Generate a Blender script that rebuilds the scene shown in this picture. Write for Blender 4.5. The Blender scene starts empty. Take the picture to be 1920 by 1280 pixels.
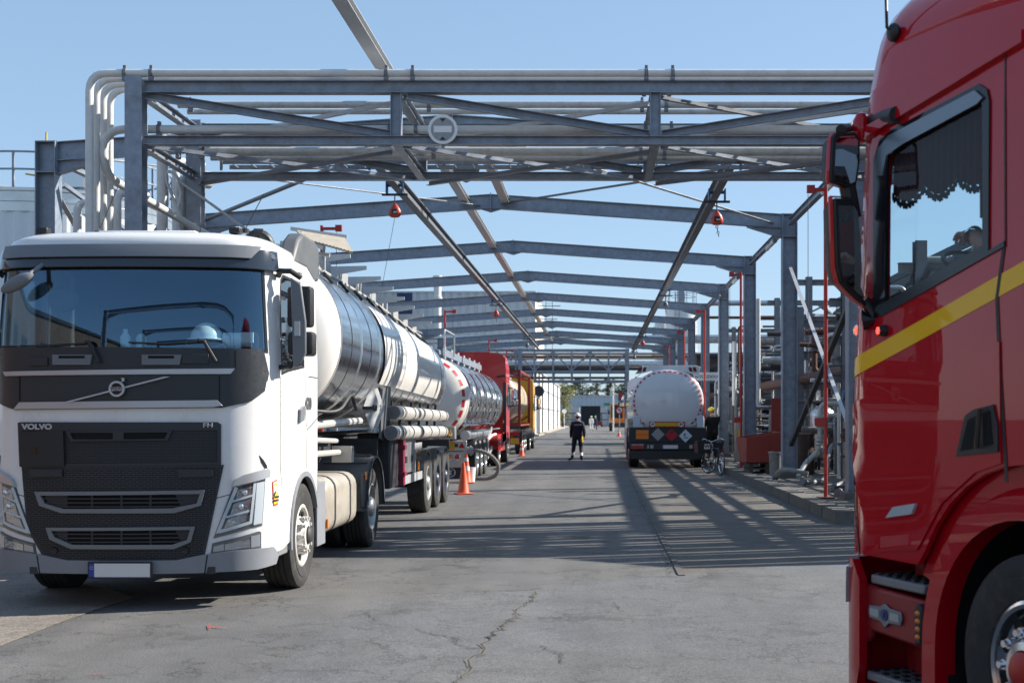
import bpy, bmesh, math, random
from mathutils import Vector, Matrix, geometry
R = math.radians
random.seed(7)
sc = bpy.context.scene
COL = sc.collection

# ------------------------------------------------------------ camera, world, sun
PXV, PYV, FPX, CH = 1122.0, 782.0, 2400.0, 1.65     # vanishing point, focal length (1920 px frame), eye height
cam = bpy.data.cameras.new('camera'); camo = bpy.data.objects.new('camera', cam); COL.objects.link(camo)
camo.location = (0, 0, CH); camo.rotation_euler = (R(90), 0, 0)
cam.sensor_width = 36; cam.lens = FPX/1920*36
cam.shift_x = -(PXV-960)/1920; cam.shift_y = (PYV-640)/1920
cam.clip_start = .1; cam.clip_end = 3000
cam.dof.use_dof = True; cam.dof.focus_distance = 14.5; cam.dof.aperture_fstop = 3.6
sc.camera = camo
SUN_AZ, SUN_EL = 16.9, 33.7      # degrees from +X towards +Y, and above the horizon
w = bpy.data.worlds.new('World'); sc.world = w; w.use_nodes = True
nt = w.node_tree; nt.nodes.clear()
sky = nt.nodes.new('ShaderNodeTexSky'); sky.sky_type = 'NISHITA'; sky.sun_disc = False
sky.sun_elevation = R(SUN_EL); sky.sun_rotation = R(90-SUN_AZ)
sky.air_density = 1.0; sky.dust_density = .3; sky.ozone_density = 5; sky.altitude = 50
bg = nt.nodes.new('ShaderNodeBackground'); bg.inputs[1].default_value = .15
wo = nt.nodes.new('ShaderNodeOutputWorld')
gm = nt.nodes.new('ShaderNodeGamma'); gm.inputs[1].default_value = .45; tn = nt.nodes.new('ShaderNodeMix'); tn.data_type = 'RGBA'; tn.blend_type = 'MULTIPLY'; tn.clamp_factor = False
tn.inputs[0].default_value = 1; tn.inputs[7].default_value = (1.10, 1.30, 1.50, 1)
nt.links.new(sky.outputs[0], gm.inputs[0]); nt.links.new(gm.outputs[0], tn.inputs[6]); nt.links.new(tn.outputs[2], bg.inputs[0]); nt.links.new(bg.outputs[0], wo.inputs[0])
sl = bpy.data.lights.new('sun', 'SUN'); sl.energy = 5.0; sl.angle = R(.55); sl.color = (1, .94, .85)
so = bpy.data.objects.new('sun', sl); COL.objects.link(so)
sdir = Vector((math.cos(R(SUN_EL))*math.cos(R(SUN_AZ)), math.cos(R(SUN_EL))*math.sin(R(SUN_AZ)), math.sin(R(SUN_EL))))
so.rotation_euler = sdir.to_track_quat('Z', 'Y').to_euler(); so.location = (30, 10, 30)
sc.view_settings.view_transform = 'Standard'; sc.view_settings.look = 'None'
sc.view_settings.gamma = 1; sc.view_settings.use_curve_mapping = False
sc.view_settings.exposure = .88
sc.cycles.max_bounces = 8; sc.cycles.transparent_max_bounces = 12
sc.cycles.caustics_reflective = False; sc.cycles.caustics_refractive = False
sc.cycles.use_denoising = True

def P(px, py, Y):
    "the world point at depth Y that the photograph shows at this pixel (used for measuring only)"
    s = FPX/Y
    return Vector(((px-PXV)/s, Y, CH+(PYV-py)/s))

# ------------------------------------------------------------ materials
MT = {}
def mat(name, col, rough=.5, metal=0., vary=0., vscale=6., bump=0., bscale=60., coat=0., coat_rough=.03, coat_ior=1.5, stretch=None, spec=.5, dirt=None, dscale=2.5, damt=.5, emit=None):
    if name in MT: return MT[name]
    m = bpy.data.materials.new(name); m.use_nodes = True; n = m.node_tree; b = n.nodes['Principled BSDF']
    b.inputs['Base Color'].default_value = (*col, 1); b.inputs['Roughness'].default_value = rough
    b.inputs['Metallic'].default_value = metal; b.inputs['Specular IOR Level'].default_value = spec
    b.inputs['Coat Weight'].default_value = coat; b.inputs['Coat IOR'].default_value = coat_ior; b.inputs['Coat Roughness'].default_value = coat_rough
    if emit: b.inputs['Emission Color'].default_value = (*emit[0], 1); b.inputs['Emission Strength'].default_value = emit[1]
    L = n.links.new
    tc = n.nodes.new('ShaderNodeTexCoord'); src = tc.outputs['Object']
    if stretch:
        mp = n.nodes.new('ShaderNodeMapping'); mp.inputs['Scale'].default_value = stretch; L(src, mp.inputs[0]); src = mp.outputs[0]
    cur = None
    if vary:
        t = n.nodes.new('ShaderNodeTexNoise'); t.inputs['Scale'].default_value = vscale; t.inputs['Detail'].default_value = 8; t.inputs['Roughness'].default_value = .65; L(src, t.inputs[0])
        mr = n.nodes.new('ShaderNodeMapRange'); mr.inputs[1].default_value = .25; mr.inputs[2].default_value = .75
        mr.inputs[3].default_value = 1-vary; mr.inputs[4].default_value = 1+vary; L(t.outputs[0], mr.inputs[0])
        mx = n.nodes.new('ShaderNodeVectorMath'); mx.operation = 'SCALE'; mx.inputs[0].default_value = col; L(mr.outputs[0], mx.inputs['Scale'])
        cur = mx.outputs[0]
        rr = n.nodes.new('ShaderNodeMapRange'); rr.inputs[1].default_value = .3; rr.inputs[2].default_value = .7
        rr.inputs[3].default_value = max(.02, rough-.08); rr.inputs[4].default_value = min(1, rough+.08); L(t.outputs[0], rr.inputs[0]); L(rr.outputs[0], b.inputs['Roughness'])
    if dirt:
        t = n.nodes.new('ShaderNodeTexNoise'); t.inputs['Scale'].default_value = dscale; t.inputs['Detail'].default_value = 9; t.inputs['Roughness'].default_value = .7; L(src, t.inputs[0])
        mr = n.nodes.new('ShaderNodeMapRange'); mr.inputs[1].default_value = .48; mr.inputs[2].default_value = .72; mr.inputs[4].default_value = damt; L(t.outputs[0], mr.inputs[0])
        mm = n.nodes.new('ShaderNodeMix'); mm.data_type = 'RGBA'; L(mr.outputs[0], mm.inputs[0])
        if cur: L(cur, mm.inputs[6])
        else: mm.inputs[6].default_value = (*col, 1)
        mm.inputs[7].default_value = (*dirt, 1); cur = mm.outputs[2]
    if cur: L(cur, b.inputs['Base Color'])
    if bump:
        t = n.nodes.new('ShaderNodeTexNoise'); t.inputs['Scale'].default_value = bscale; t.inputs['Detail'].default_value = 4; L(src, t.inputs[0])
        bp = n.nodes.new('ShaderNodeBump'); bp.inputs['Strength'].default_value = bump; bp.inputs['Distance'].default_value = .01; L(t.outputs[0], bp.inputs['Height']); L(bp.outputs[0], b.inputs['Normal'])
    MT[name] = m; return m

def glass_mat(name, tint=(.5, .6, .62), f0=.08, gcol=(1, 1, 1)):
    if name in MT: return MT[name]
    m = bpy.data.materials.new(name); m.use_nodes = True; n = m.node_tree; n.nodes.clear(); L = n.links.new
    g = n.nodes.new('ShaderNodeNewGeometry'); d = n.nodes.new('ShaderNodeVectorMath'); d.operation = 'DOT_PRODUCT'
    L(g.outputs['Normal'], d.inputs[0]); L(g.outputs['Incoming'], d.inputs[1])
    def M(op, a, b=None):
        q = n.nodes.new('ShaderNodeMath'); q.operation = op
        for i, v in enumerate((a, b)):
            if v is None: continue
            if isinstance(v, (int, float)): q.inputs[i].default_value = v
            else: L(v, q.inputs[i])
        return q.outputs[0]
    c = M('ABSOLUTE', d.outputs['Value']); k = M('POWER', M('SUBTRACT', 1.0, c), 5.0)
    f = M('ADD', M('MULTIPLY', k, 1-f0), f0)
    tr = n.nodes.new('ShaderNodeBsdfTransparent'); tr.inputs[0].default_value = (*tint, 1)
    gl = n.nodes.new('ShaderNodeBsdfGlossy'); gl.inputs['Roughness'].default_value = .01; gl.inputs[0].default_value = (*gcol, 1)
    mx = n.nodes.new('ShaderNodeMixShader'); L(f, mx.inputs[0]); L(tr.outputs[0], mx.inputs[1]); L(gl.outputs[0], mx.inputs[2])
    o = n.nodes.new('ShaderNodeOutputMaterial'); L(mx.outputs[0], o.inputs[0]); MT[name] = m; return m

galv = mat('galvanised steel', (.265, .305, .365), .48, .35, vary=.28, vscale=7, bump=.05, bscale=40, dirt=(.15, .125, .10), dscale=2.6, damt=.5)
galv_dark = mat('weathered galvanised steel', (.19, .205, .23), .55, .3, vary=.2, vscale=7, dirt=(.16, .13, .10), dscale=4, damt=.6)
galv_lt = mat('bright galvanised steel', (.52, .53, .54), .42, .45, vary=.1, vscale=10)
pipe_m = mat('grey pipe paint', (.52, .525, .51), .45, .1, vary=.1, vscale=5, dirt=(.22, .19, .14), dscale=7, damt=.5)
pipe_w = mat('white pipe paint', (.68, .68, .66), .42, .0, vary=.06, vscale=4, dirt=(.45, .42, .36), dscale=6, damt=.4)
alum = mat('aluminium cladding', (.62, .63, .64), .28, .9, vary=.12, vscale=3, bump=.08, bscale=14)
rust = mat('rusty brown steel', (.12, .055, .04), .75, .1, vary=.35, vscale=12)
darks = mat('dark steel', (.045, .045, .048), .6, .2, vary=.3, vscale=8)
black = mat('black plastic', (.018, .019, .021), .5, vary=.15, vscale=20)
blackg = mat('glossy black', (.012, .013, .016), .15)
rubber = mat('tyre rubber', (.032, .031, .03), .82, vary=.25, vscale=14, bump=.15, bscale=90, dirt=(.10, .092, .082), dscale=6, damt=.55)
redp = mat('red post paint', (.50, .035, .025), .4, vary=.12, vscale=6)
white = mat('white truck paint', (.80, .79, .77), .3, coat=.6, vary=.015, vscale=3, dirt=(.60, .56, .50), dscale=2.2, damt=.35)
chrome = mat('chrome', (.85, .86, .88), .06, 1.)
mirror = mat('mirror glass', (.82, .84, .86), .01, 1.)
skin_m = mat('skin', (.45, .25, .18), .55)
navy = mat('navy workwear', (.008, .012, .028), .85, vary=.25, vscale=14, bump=.3, bscale=40)
amber = mat('amber lamp plastic', (.75, .22, .02), .25, spec=.6)
redl = mat('red lamp plastic', (.45, .01, .012), .15, coat=.6)
concrete = mat('old concrete', (.15, .14, .125), .9, vary=.25, vscale=3, bump=.4, bscale=30, dirt=(.05, .045, .04), dscale=2, damt=.7)
glass = glass_mat('tinted cab glass')
glass_clear = glass_mat('clear glass', (.86, .9, .9), .06)

# ------------------------------------------------------------ mesh builder
def frame_from(d, up=Vector((0, 0, 1))):
    d = d.normalized()
    if abs(d.dot(up)) > .999: up = Vector((0, 1, 0))
    s = d.cross(up).normalized(); u = s.cross(d).normalized()
    return s, u
class MB:
    def __init__(s): s.v = []; s.f = []; s.mi = []; s.m = 0
    def add(s, vs, fs):
        o = len(s.v); s.v += [Vector(v) for v in vs]
        for f in fs: s.f.append([i+o for i in f]); s.mi.append(s.m)
        return s
    def box(s, c, size, rot=None):
        c = Vector(c); hx, hy, hz = [k/2 for k in size]; M = rot or Matrix.Identity(3)
        vs = [c+M@Vector((x*hx, y*hy, z*hz)) for x in (-1, 1) for y in (-1, 1) for z in (-1, 1)]
        return s.add(vs, [(0, 1, 3, 2), (4, 6, 7, 5), (0, 4, 5, 1), (2, 3, 7, 6), (0, 2, 6, 4), (1, 5, 7, 3)])
    def bb(s, x0, x1, y0, y1, z0, z1): return s.box(((x0+x1)/2, (y0+y1)/2, (z0+z1)/2), (abs(x1-x0), abs(y1-y0), abs(z1-z0)))
    def prism(s, poly, o, u, v, n, depth):
        "polygon in the plane o+a*u+b*v, pushed out along n by depth"
        o, u, v, n = Vector(o), Vector(u), Vector(v), Vector(n); k = len(poly)
        a = [o+u*p[0]+v*p[1] for p in poly]; b = [p+n*depth for p in a]
        fs = [tuple(range(k-1, -1, -1)), tuple(range(k, 2*k))]+[(i, (i+1) % k, k+(i+1) % k, k+i) for i in range(k)]
        return s.add(a+b, fs)
    def beam(s, p, q, w, h, kind='I', up=(0, 0, 1), t=None, tw=None):
        p, q = Vector(p), Vector(q); d = q-p; a, u = frame_from(d, Vector(up)); t = t or h*.06; tw = tw or w*.05
        t = max(t, .008); tw = max(tw, .006)
        if kind == 'I': poly = [(-w/2, -h/2), (w/2, -h/2), (w/2, -h/2+t), (tw/2, -h/2+t), (tw/2, h/2-t), (w/2, h/2-t), (w/2, h/2), (-w/2, h/2), (-w/2, h/2-t), (-tw/2, h/2-t), (-tw/2, -h/2+t), (-w/2, -h/2+t)]
        elif kind == 'U': poly = [(-w/2, -h/2), (w/2, -h/2), (w/2, -h/2+t), (-w/2+tw, -h/2+t), (-w/2+tw, h/2-t), (w/2, h/2-t), (w/2, h/2), (-w/2, h/2)]
        elif kind == 'L': poly = [(-w/2, -h/2), (w/2, -h/2), (w/2, -h/2+t), (-w/2+t, -h/2+t), (-w/2+t, h/2), (-w/2, h/2)]
        else: poly = [(-w/2, -h/2), (w/2, -h/2), (w/2, h/2), (-w/2, h/2)]
        return s.prism(poly, p, a, u, d.normalized(), d.length)
    def tube(s, pts, r, n=10, caps=True):
        pts = [Vector(p) for p in pts]; rs = r if isinstance(r, (list, tuple)) else [r]*len(pts)
        o = len(s.v); up = Vector((0, 0, 1)); prev = None
        for i, p in enumerate(pts):
            d = (pts[min(i+1, len(pts)-1)]-pts[max(i-1, 0)]).normalized()
            if prev is None: a, u = frame_from(d, up)
            else:
                a = prev - d*prev.dot(d)
                a = a.normalized() if a.length > 1e-6 else frame_from(d, up)[0]
                u = a.cross(d).normalized()
            prev = a
            for k in range(n):
                th = 2*math.pi*k/n; s.v.append(p+(a*math.cos(th)+u*math.sin(th))*rs[i])
        for i in range(len(pts)-1):
            for k in range(n):
                s.f.append([o+i*n+k, o+i*n+(k+1) % n, o+(i+1)*n+(k+1) % n, o+(i+1)*n+k]); s.mi.append(s.m)
        if caps:
            s.f.append([o+k for k in range(n-1, -1, -1)]); s.mi.append(s.m)
            s.f.append([o+(len(pts)-1)*n+k for k in range(n)]); s.mi.append(s.m)
        return s
    def cyl(s, p, q, r, n=16, r2=None): return s.tube([p, q], [r, r if r2 is None else r2], n)
    def lathe(s, prof, c, axis=(0, 0, 1), n=32, close=False):
        "profile of (radius, height along axis)"
        c = Vector(c); ax = Vector(axis).normalized(); a, u = frame_from(ax, Vector((0, 0, 1)) if abs(ax.z) < .9 else Vector((0, 1, 0)))
        o = len(s.v); m = len(prof)
        for r, h in prof:
            for k in range(n):
                th = 2*math.pi*k/n; s.v.append(c+ax*h+(a*math.cos(th)+u*math.sin(th))*r)
        for i in range(m if close else m-1):
            j = (i+1) % m
            for k in range(n):
                s.f.append([o+i*n+k, o+i*n+(k+1) % n, o+j*n+(k+1) % n, o+j*n+k]); s.mi.append(s.m)
        return s
    def loft(s, rings, closed=True, cap=True):
        n = len(rings[0]); o = len(s.v)
        for r in rings: s.v += [Vector(p) for p in r]
        for i in range(len(rings)-1):
            for k in range(n if closed else n-1):
                s.f.append([o+i*n+k, o+i*n+(k+1) % n, o+(i+1)*n+(k+1) % n, o+(i+1)*n+k]); s.mi.append(s.m)
        if cap:
            s.f.append([o+k for k in range(n-1, -1, -1)]); s.mi.append(s.m)
            s.f.append([o+(len(rings)-1)*n+k for k in range(n)]); s.mi.append(s.m)
        return s
    def ell(s, c, r, n=14, m=8, M=None):
        c = Vector(c); r = Vector(r) if not isinstance(r, (int, float)) else Vector((r, r, r)); o = len(s.v)
        for i in range(m+1):
            ph = math.pi*i/m-math.pi/2
            for k in range(n):
                th = 2*math.pi*k/n; v = Vector((r.x*math.cos(ph)*math.cos(th), r.y*math.cos(ph)*math.sin(th), r.z*math.sin(ph)))
                s.v.append(c+(M@v if M else v))
        for i in range(m):
            for k in range(n):
                s.f.append([o+i*n+k, o+i*n+(k+1) % n, o+(i+1)*n+(k+1) % n, o+(i+1)*n+k]); s.mi.append(s.m)
        return s
    def mesh(s, name, mats, smooth=35, fix=True):
        me = bpy.data.meshes.new(name); me.from_pydata([tuple(v) for v in s.v], [], s.f)
        if not isinstance(mats, (list, tuple)): mats = [mats]
        for m in mats: me.materials.append(m)
        if len(mats) > 1: me.polygons.foreach_set('material_index', s.mi)
        if fix:
            bm = bmesh.new(); bm.from_mesh(me); bmesh.ops.remove_doubles(bm, verts=bm.verts, dist=1e-5)
            bmesh.ops.recalc_face_normals(bm, faces=bm.faces); bm.to_mesh(me); bm.free()
        if smooth:
            me.shade_smooth(); me.set_sharp_from_angle(angle=R(smooth))
        me.update(); return me
    def build(s, name, mats, parent=None, smooth=35, bevel=0, fix=True):
        me = s.mesh(name, mats, smooth, fix); o = bpy.data.objects.new(name, me); COL.objects.link(o)
        if parent: o.parent = parent
        if bevel:
            b = o.modifiers.new('bevel', 'BEVEL'); b.width = bevel; b.segments = 2; b.limit_method = 'ANGLE'; b.angle_limit = R(40)
        return o
def tag(o, label=None, cat=None, group=None, kind=None):
    if label: o['label'] = label
    if cat: o['category'] = cat
    if group: o['group'] = group
    if kind: o['kind'] = kind
    return o
def thing(name, label, cat, loc=(0, 0, 0), rz=0, group=None):
    o = bpy.data.objects.new(name, None); COL.objects.link(o); o.location = loc; o.rotation_euler = (0, 0, rz); o.empty_display_size = .2
    return tag(o, label, cat, group)
def inst(name, me, parent=None, loc=(0, 0, 0), rot=(0, 0, 0), scale=(1, 1, 1)):
    o = bpy.data.objects.new(name, me); COL.objects.link(o); o.location = loc; o.rotation_euler = rot; o.scale = scale
    if parent: o.parent = parent
    return o
KIDS = {}
def copy_tree(o, parent=None):
    c = o.copy(); COL.objects.link(c); c.parent = parent
    for ch in list(o.children): copy_tree(ch, c)
    return c
def dup(o, loc, rz=None, label=None, group=None):
    c = copy_tree(o); c.location = loc
    if rz is not None: c.rotation_euler = (0, 0, rz)
    if label: c['label'] = label
    if group: c['group'] = group
    return c
def structure(name, mb, m, **k):
    o = mb.build(name, m, **k); o['kind'] = 'structure'; return o

def inpoly(x, y, poly):
    c = False; j = len(poly)-1
    for i in range(len(poly)):
        xi, yi = poly[i]; xj, yj = poly[j]
        if (yi > y) != (yj > y) and x < (xj-xi)*(y-yi)/(yj-yi)+xi: c = not c
        j = i
    return c
def resample(poly, g):
    out = []
    for i, p in enumerate(poly):
        q = poly[(i+1) % len(poly)]; L = math.hypot(q[0]-p[0], q[1]-p[1]); k = max(1, math.ceil(L/g))
        for j in range(k): out.append((p[0]+(q[0]-p[0])*j/k, p[1]+(q[1]-p[1])*j/k))
    return out
def panel(mb, outer, holes, fn, thick=.02, g=.1, off=0.):
    "a sheet with holes, cut in flat coordinates (a, b) and laid on the surface fn(a, b, offset)"
    loops = [resample(outer, g)]+[resample(h, g) for h in holes]
    pts = []; edges = []
    for lp in loops:
        o = len(pts); pts += lp; edges += [(o+i, o+(i+1) % len(lp)) for i in range(len(lp))]
    xs = [p[0] for p in outer]; ys = [p[1] for p in outer]; bp = list(pts)
    nx = int((max(xs)-min(xs))/g); ny = int((max(ys)-min(ys))/g)
    for i in range(1, nx+1):
        for j in range(1, ny+1):
            x = min(xs)+(i-.5)*(max(xs)-min(xs))/max(nx, 1); y = min(ys)+(j-.5)*(max(ys)-min(ys))/max(ny, 1)
            if inpoly(x, y, outer) and not any(inpoly(x, y, h) for h in holes):
                if all((x-a)**2+(y-b)**2 > (g*.45)**2 for a, b in bp): pts.append((x, y))
    r = geometry.delaunay_2d_cdt([Vector(p) for p in pts], edges, [], 0, 1e-6)
    V, F = r[0], r[2]; fs = []
    for f in F:
        cx = sum(V[i].x for i in f)/len(f); cy = sum(V[i].y for i in f)/len(f)
        if inpoly(cx, cy, outer) and not any(inpoly(cx, cy, h) for h in holes): fs.append(list(f))
    n = len(V); top = [fn(v.x, v.y, off) for v in V]
    if thick:
        bot = [fn(v.x, v.y, off-thick) for v in V]; cnt = {}
        for f in fs:
            for i in range(len(f)):
                e = (f[i], f[(i+1) % len(f)]); k = tuple(sorted(e)); cnt[k] = None if k in cnt else e
        sides = [(e[1], e[0], e[0]+n, e[1]+n) for e in cnt.values() if e]
        mb.add(top+bot, fs+[[i+n for i in reversed(f)] for f in fs]+sides)
    else: mb.add(top, fs)
    return mb
def text_mesh(txt, size, depth=.004, bold=0., font_x=1.):
    c = bpy.data.curves.new('t', 'FONT'); c.body = txt; c.size = size; c.extrude = depth; c.align_x = 'CENTER'; c.align_y = 'CENTER'; c.offset = bold
    o = bpy.data.objects.new('t', c); COL.objects.link(o); dg = bpy.context.evaluated_depsgraph_get(); dg.update()
    me = bpy.data.meshes.new_from_object(o.evaluated_get(dg)); bpy.data.objects.remove(o); bpy.data.curves.remove(c)
    if font_x != 1: me.transform(Matrix.Diagonal((font_x, 1, 1, 1)))
    return me
def text(name, txt, size, m, loc, rot=(R(90), 0, 0), parent=None, **k):
    me = text_mesh(txt, size, **k); me.materials.clear(); me.materials.append(m); return inst(name, me, parent, loc, rot)
ORD = ['first', 'second', 'third', 'fourth', 'fifth', 'sixth', 'seventh', 'eighth', 'ninth', 'tenth', 'eleventh', 'twelfth']
def circ(cx, cy, r, n=20, ry=None, a0=0): return [(cx+r*math.cos(a0+2*math.pi*i/n), cy+(ry or r)*math.sin(a0+2*math.pi*i/n)) for i in range(n)]
# ------------------------------------------------------------ ground
def asphalt(name, base, warm, crack=.0, cs=.55):
    m = bpy.data.materials.new(name); m.use_nodes = True; n = m.node_tree; b = n.nodes['Principled BSDF']; L = n.links.new
    tc = n.nodes.new('ShaderNodeTexCoord'); src = tc.outputs['Object']
    def noise(s, d=4, r=.6):
        t = n.nodes.new('ShaderNodeTexNoise'); t.inputs['Scale'].default_value = s; t.inputs['Detail'].default_value = d; t.inputs['Roughness'].default_value = r; L(src, t.inputs[0]); return t
    def rng(s, a, b_, c, d):
        q = n.nodes.new('ShaderNodeMapRange'); L(s, q.inputs[0])
        for i, v in enumerate((a, b_, c, d)): q.inputs[i+1].default_value = v
        return q.outputs[0]
    def mul(a, b_):
        q = n.nodes.new('ShaderNodeMath'); q.operation = 'MULTIPLY'
        for i, v in enumerate((a, b_)):
            if isinstance(v, float): q.inputs[i].default_value = v
            else: L(v, q.inputs[i])
        return q.outputs[0]
    big = noise(.22, 5); mid = noise(1.7, 6, .65); fine = noise(62, 4, .8); fine2 = noise(190, 2, .7)
    cm = n.nodes.new('ShaderNodeMix'); cm.data_type = 'RGBA'; cm.inputs[6].default_value = (*base, 1); cm.inputs[7].default_value = (*warm, 1)
    L(rng(big.outputs[0], .4, .6, 0, 1), cm.inputs[0])
    k = mul(rng(fine.outputs[0], .3, .7, .40, 1.65), rng(mid.outputs[0], .3, .7, .84, 1.16)); k = mul(k, rng(fine2.outputs[0], .3, .7, .62, 1.38))
    h = fine.outputs[0]
    if crack:
        dn = noise(1.3, 6, .7); ad = n.nodes.new('ShaderNodeVectorMath'); ad.operation = 'MULTIPLY_ADD'; L(dn.outputs[1], ad.inputs[0]); ad.inputs[1].default_value = (1.5, 1.5, 0); L(src, ad.inputs[2])
        for sc_, wd in ((cs, .012), (cs*3.1, .030)):
            vo = n.nodes.new('ShaderNodeTexVoronoi'); vo.feature = 'DISTANCE_TO_EDGE'; vo.inputs['Scale'].default_value = sc_; L(ad.outputs[0], vo.inputs[0])
            line = rng(vo.outputs[0], wd*.3, wd, 0, 1)
            mk = noise(.45 if sc_ == cs else .6, 3); mk2 = rng(mk.outputs[0], .46, .54, 1, 0) if sc_ == cs else rng(mk.outputs[0], .42, .52, 1, 0)
            mx = n.nodes.new('ShaderNodeMath'); mx.operation = 'MAXIMUM'; L(line, mx.inputs[0]); L(mk2, mx.inputs[1])
            k = mul(k, rng(mx.outputs[0], 0, 1, 1-crack, 1))
            h = mul(h, rng(mx.outputs[0], 0, 1, .0, 1))
    mpg = n.nodes.new('ShaderNodeMapping'); mpg.inputs['Scale'].default_value = (1.6, .05, 1); L(src, mpg.inputs[0]); tk = n.nodes.new('ShaderNodeTexNoise'); tk.inputs['Scale'].default_value = 1.; tk.inputs['Detail'].default_value = 3; L(mpg.outputs[0], tk.inputs[0]); k = mul(k, rng(tk.outputs[0], .35, .65, .86, 1.10))
    oil = noise(.55, 6, .75); k = mul(k, rng(oil.outputs[0], .63, .70, 1, .62))
    st = noise(.9, 4); k = mul(k, rng(st.outputs[0], .60, .72, 1, .88))
    vm = n.nodes.new('ShaderNodeVectorMath'); vm.operation = 'SCALE'; L(cm.outputs[2], vm.inputs[0]); L(k, vm.inputs['Scale']); L(vm.outputs[0], b.inputs['Base Color'])
    b.inputs['Roughness'].default_value = .82
    bp = n.nodes.new('ShaderNodeBump'); bp.inputs['Strength'].default_value = .55; bp.inputs['Distance'].default_value = .006; L(h, bp.inputs['Height']); L(bp.outputs[0], b.inputs['Normal'])
    return m
asph = asphalt('old asphalt', (.104, .103, .104), (.120, .114, .107), .45)
asph_new = asphalt('smoother asphalt', (.112, .113, .118), (.119, .118, .117), .32, .5)
asph_dark = asphalt('worn lane asphalt', (.100, .092, .082), (.125, .112, .096), .3)
slab_m = asphalt('pale concrete slab', (.24, .21, .18), (.20, .175, .15), .3)
def sheet(name, poly, z, m, z0=None):
    b = MB(); b.prism(poly, (0, 0, z-.003), (1, 0, 0), (0, 1, 0), (0, 0, 1), .003); return structure(name, b, m, smooth=0)
g = MB(); g.add([(-700, -300, 0), (700, -300, 0), (700, 1500, 0), (-700, 1500, 0)], [(0, 1, 2, 3)])
structure('ground', g, asph, smooth=0)
def G(px, py): s = (py-PYV)/CH; return ((px-PXV)/s, FPX/s)
def wob(pts, amp, k=5):
    out = []
    for a, b in zip(pts, pts[1:]):
        for i in range(k):
            t = i/k; out.append((a[0]+(b[0]-a[0])*t+random.uniform(-amp, amp)*(i > 0), a[1]+(b[1]-a[1])*t+random.uniform(-amp, amp)*(i > 0)))
    return out+[pts[-1]]
edge = wob([G(700, 1120), G(860, 1112), G(1000, 1108), G(1130, 1088), G(1265, 1079), G(1400, 1066), G(1500, 1056), G(1650, 1050)], .02)
sheet('asphalt_patch', [(-3.2, -40), (60, -40), (60, 14.8), (4.0, 14.7)]+list(reversed(edge)), .006, asph_new)
sheet('right_lane', [(.86, 13.25), (3.6, 14.3), (3.6, 95), (.86, 95)], .004, asph_dark)
gut = MB()
for i in range(26): gut.bb(.835+random.uniform(-.004, .004), .90, 13.3+i*.8, 13.3+i*.8+.785, .0, .012+random.uniform(0, .004))
structure('gutter', gut, asphalt('gutter stone', (.085, .082, .078), (.11, .10, .09), .3), smooth=0)
sl = wob([G(-60, 1240), G(0, 1212), G(100, 1172), G(172, 1146), G(250, 1120)], .01)
sheet('concrete_slab', sl+[(-6, 14), (-14, 14), (-14, 8)], .008, slab_m)
# the long open crack and a few branches
crackm = mat('crack filling', (.05, .047, .043), .95); crumb = mat('crumbled asphalt', (.135, .128, .115), .95, vary=.3, vscale=80)
def ribbon(pts, wd, z, m, name):
    b = MB(); pts = [Vector((x, y, z)) for x, y in pts]; n = len(pts); L_, R_ = [], []
    for i, p in enumerate(pts):
        d = (pts[min(i+1, n-1)]-pts[max(i-1, 0)]).normalized(); s = Vector((d.y, -d.x, 0)); w_ = wd*random.uniform(.35, 1.3)*(1 if 0 < i < n-1 else .2)
        L_.append(p+s*w_/2); R_.append(p-s*w_/2)
    b.add(L_+R_, [(i, i+1, n+i+1, n+i) for i in range(n-1)]); return structure(name, b, m, smooth=0)
cr = wob([G(858, 1285), G(880, 1250), G(905, 1212), G(925, 1190), G(950, 1170), G(968, 1155), G(975, 1140), G(1000, 1128), G(1003, 1110)], .035, 7)
ribbon(cr, .05, .010, crumb, 'crack_crumbs'); ribbon(cr, .013, .0125, crackm, 'crack')
for pl in ([(1010, 1212), (1040, 1222), (1055, 1232), (1060, 1245)], [(860, 1195), (855, 1205), (880, 1218), (905, 1216)], [(780, 1180), (820, 1192), (870, 1200)], [(1000, 1120), (960, 1118), (910, 1112), (870, 1100)],
           [(1150, 1130), (1160, 1140), (1165, 1150)], [(600, 1155), (640, 1160), (690, 1150), (710, 1165)], [(1260, 1082), (1250, 1060), (1240, 1030), (1225, 1000), (1205, 960), (1195, 935)], [(1400, 1066), (1440, 1061), (1500, 1056), (1590, 1050)]):
    ribbon(wob([G(*p) for p in pl], .03, 8), .009, .0135, crackm, 'crack')
redpaint = mat('red marking paint', (.55, .05, .04), .8)
for k in (((388, 1176), (428, 1179), .02), ((391, 1172), (394, 1182), .03), ((160, 1265), (198, 1265), .015)):
    ribbon([G(*k[0]), G((k[0][0]+k[1][0])/2, (k[0][1]+k[1][1])/2), G(*k[1])], k[2], .013, redpaint, 'paint_mark')
# platform on the right with a kerb of separate blocks
pl = MB(); pl.bb(3.98, 16, 19.9, 95, -.2, .185); structure('platform', pl, concrete)
kerb_me = {}
for i in range(32):
    y = 19.85+i*1.2; k = i % 4
    if k not in kerb_me:
        b = MB(); b.box((0, 0, 0), (.30, 1.185, .42)); me = b.mesh('kerb_stone', concrete, 0); kerb_me[k] = me
    o = inst('kerb_stone', kerb_me[k], None, (3.82+random.uniform(-.012, .012), y+.6, -.005+random.uniform(-.006, .006)), (0, 0, random.uniform(-.006, .006)))
    o['kind'] = 'structure'
pv = MB()
for a, b_, c in ((-14, -5.2, 112),): pv.bb(a, b_, 112, 240, -.1, .12)
structure('pavement', pv, mat('pavement concrete', (.33, .29, .24), .9, vary=.15))

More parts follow.
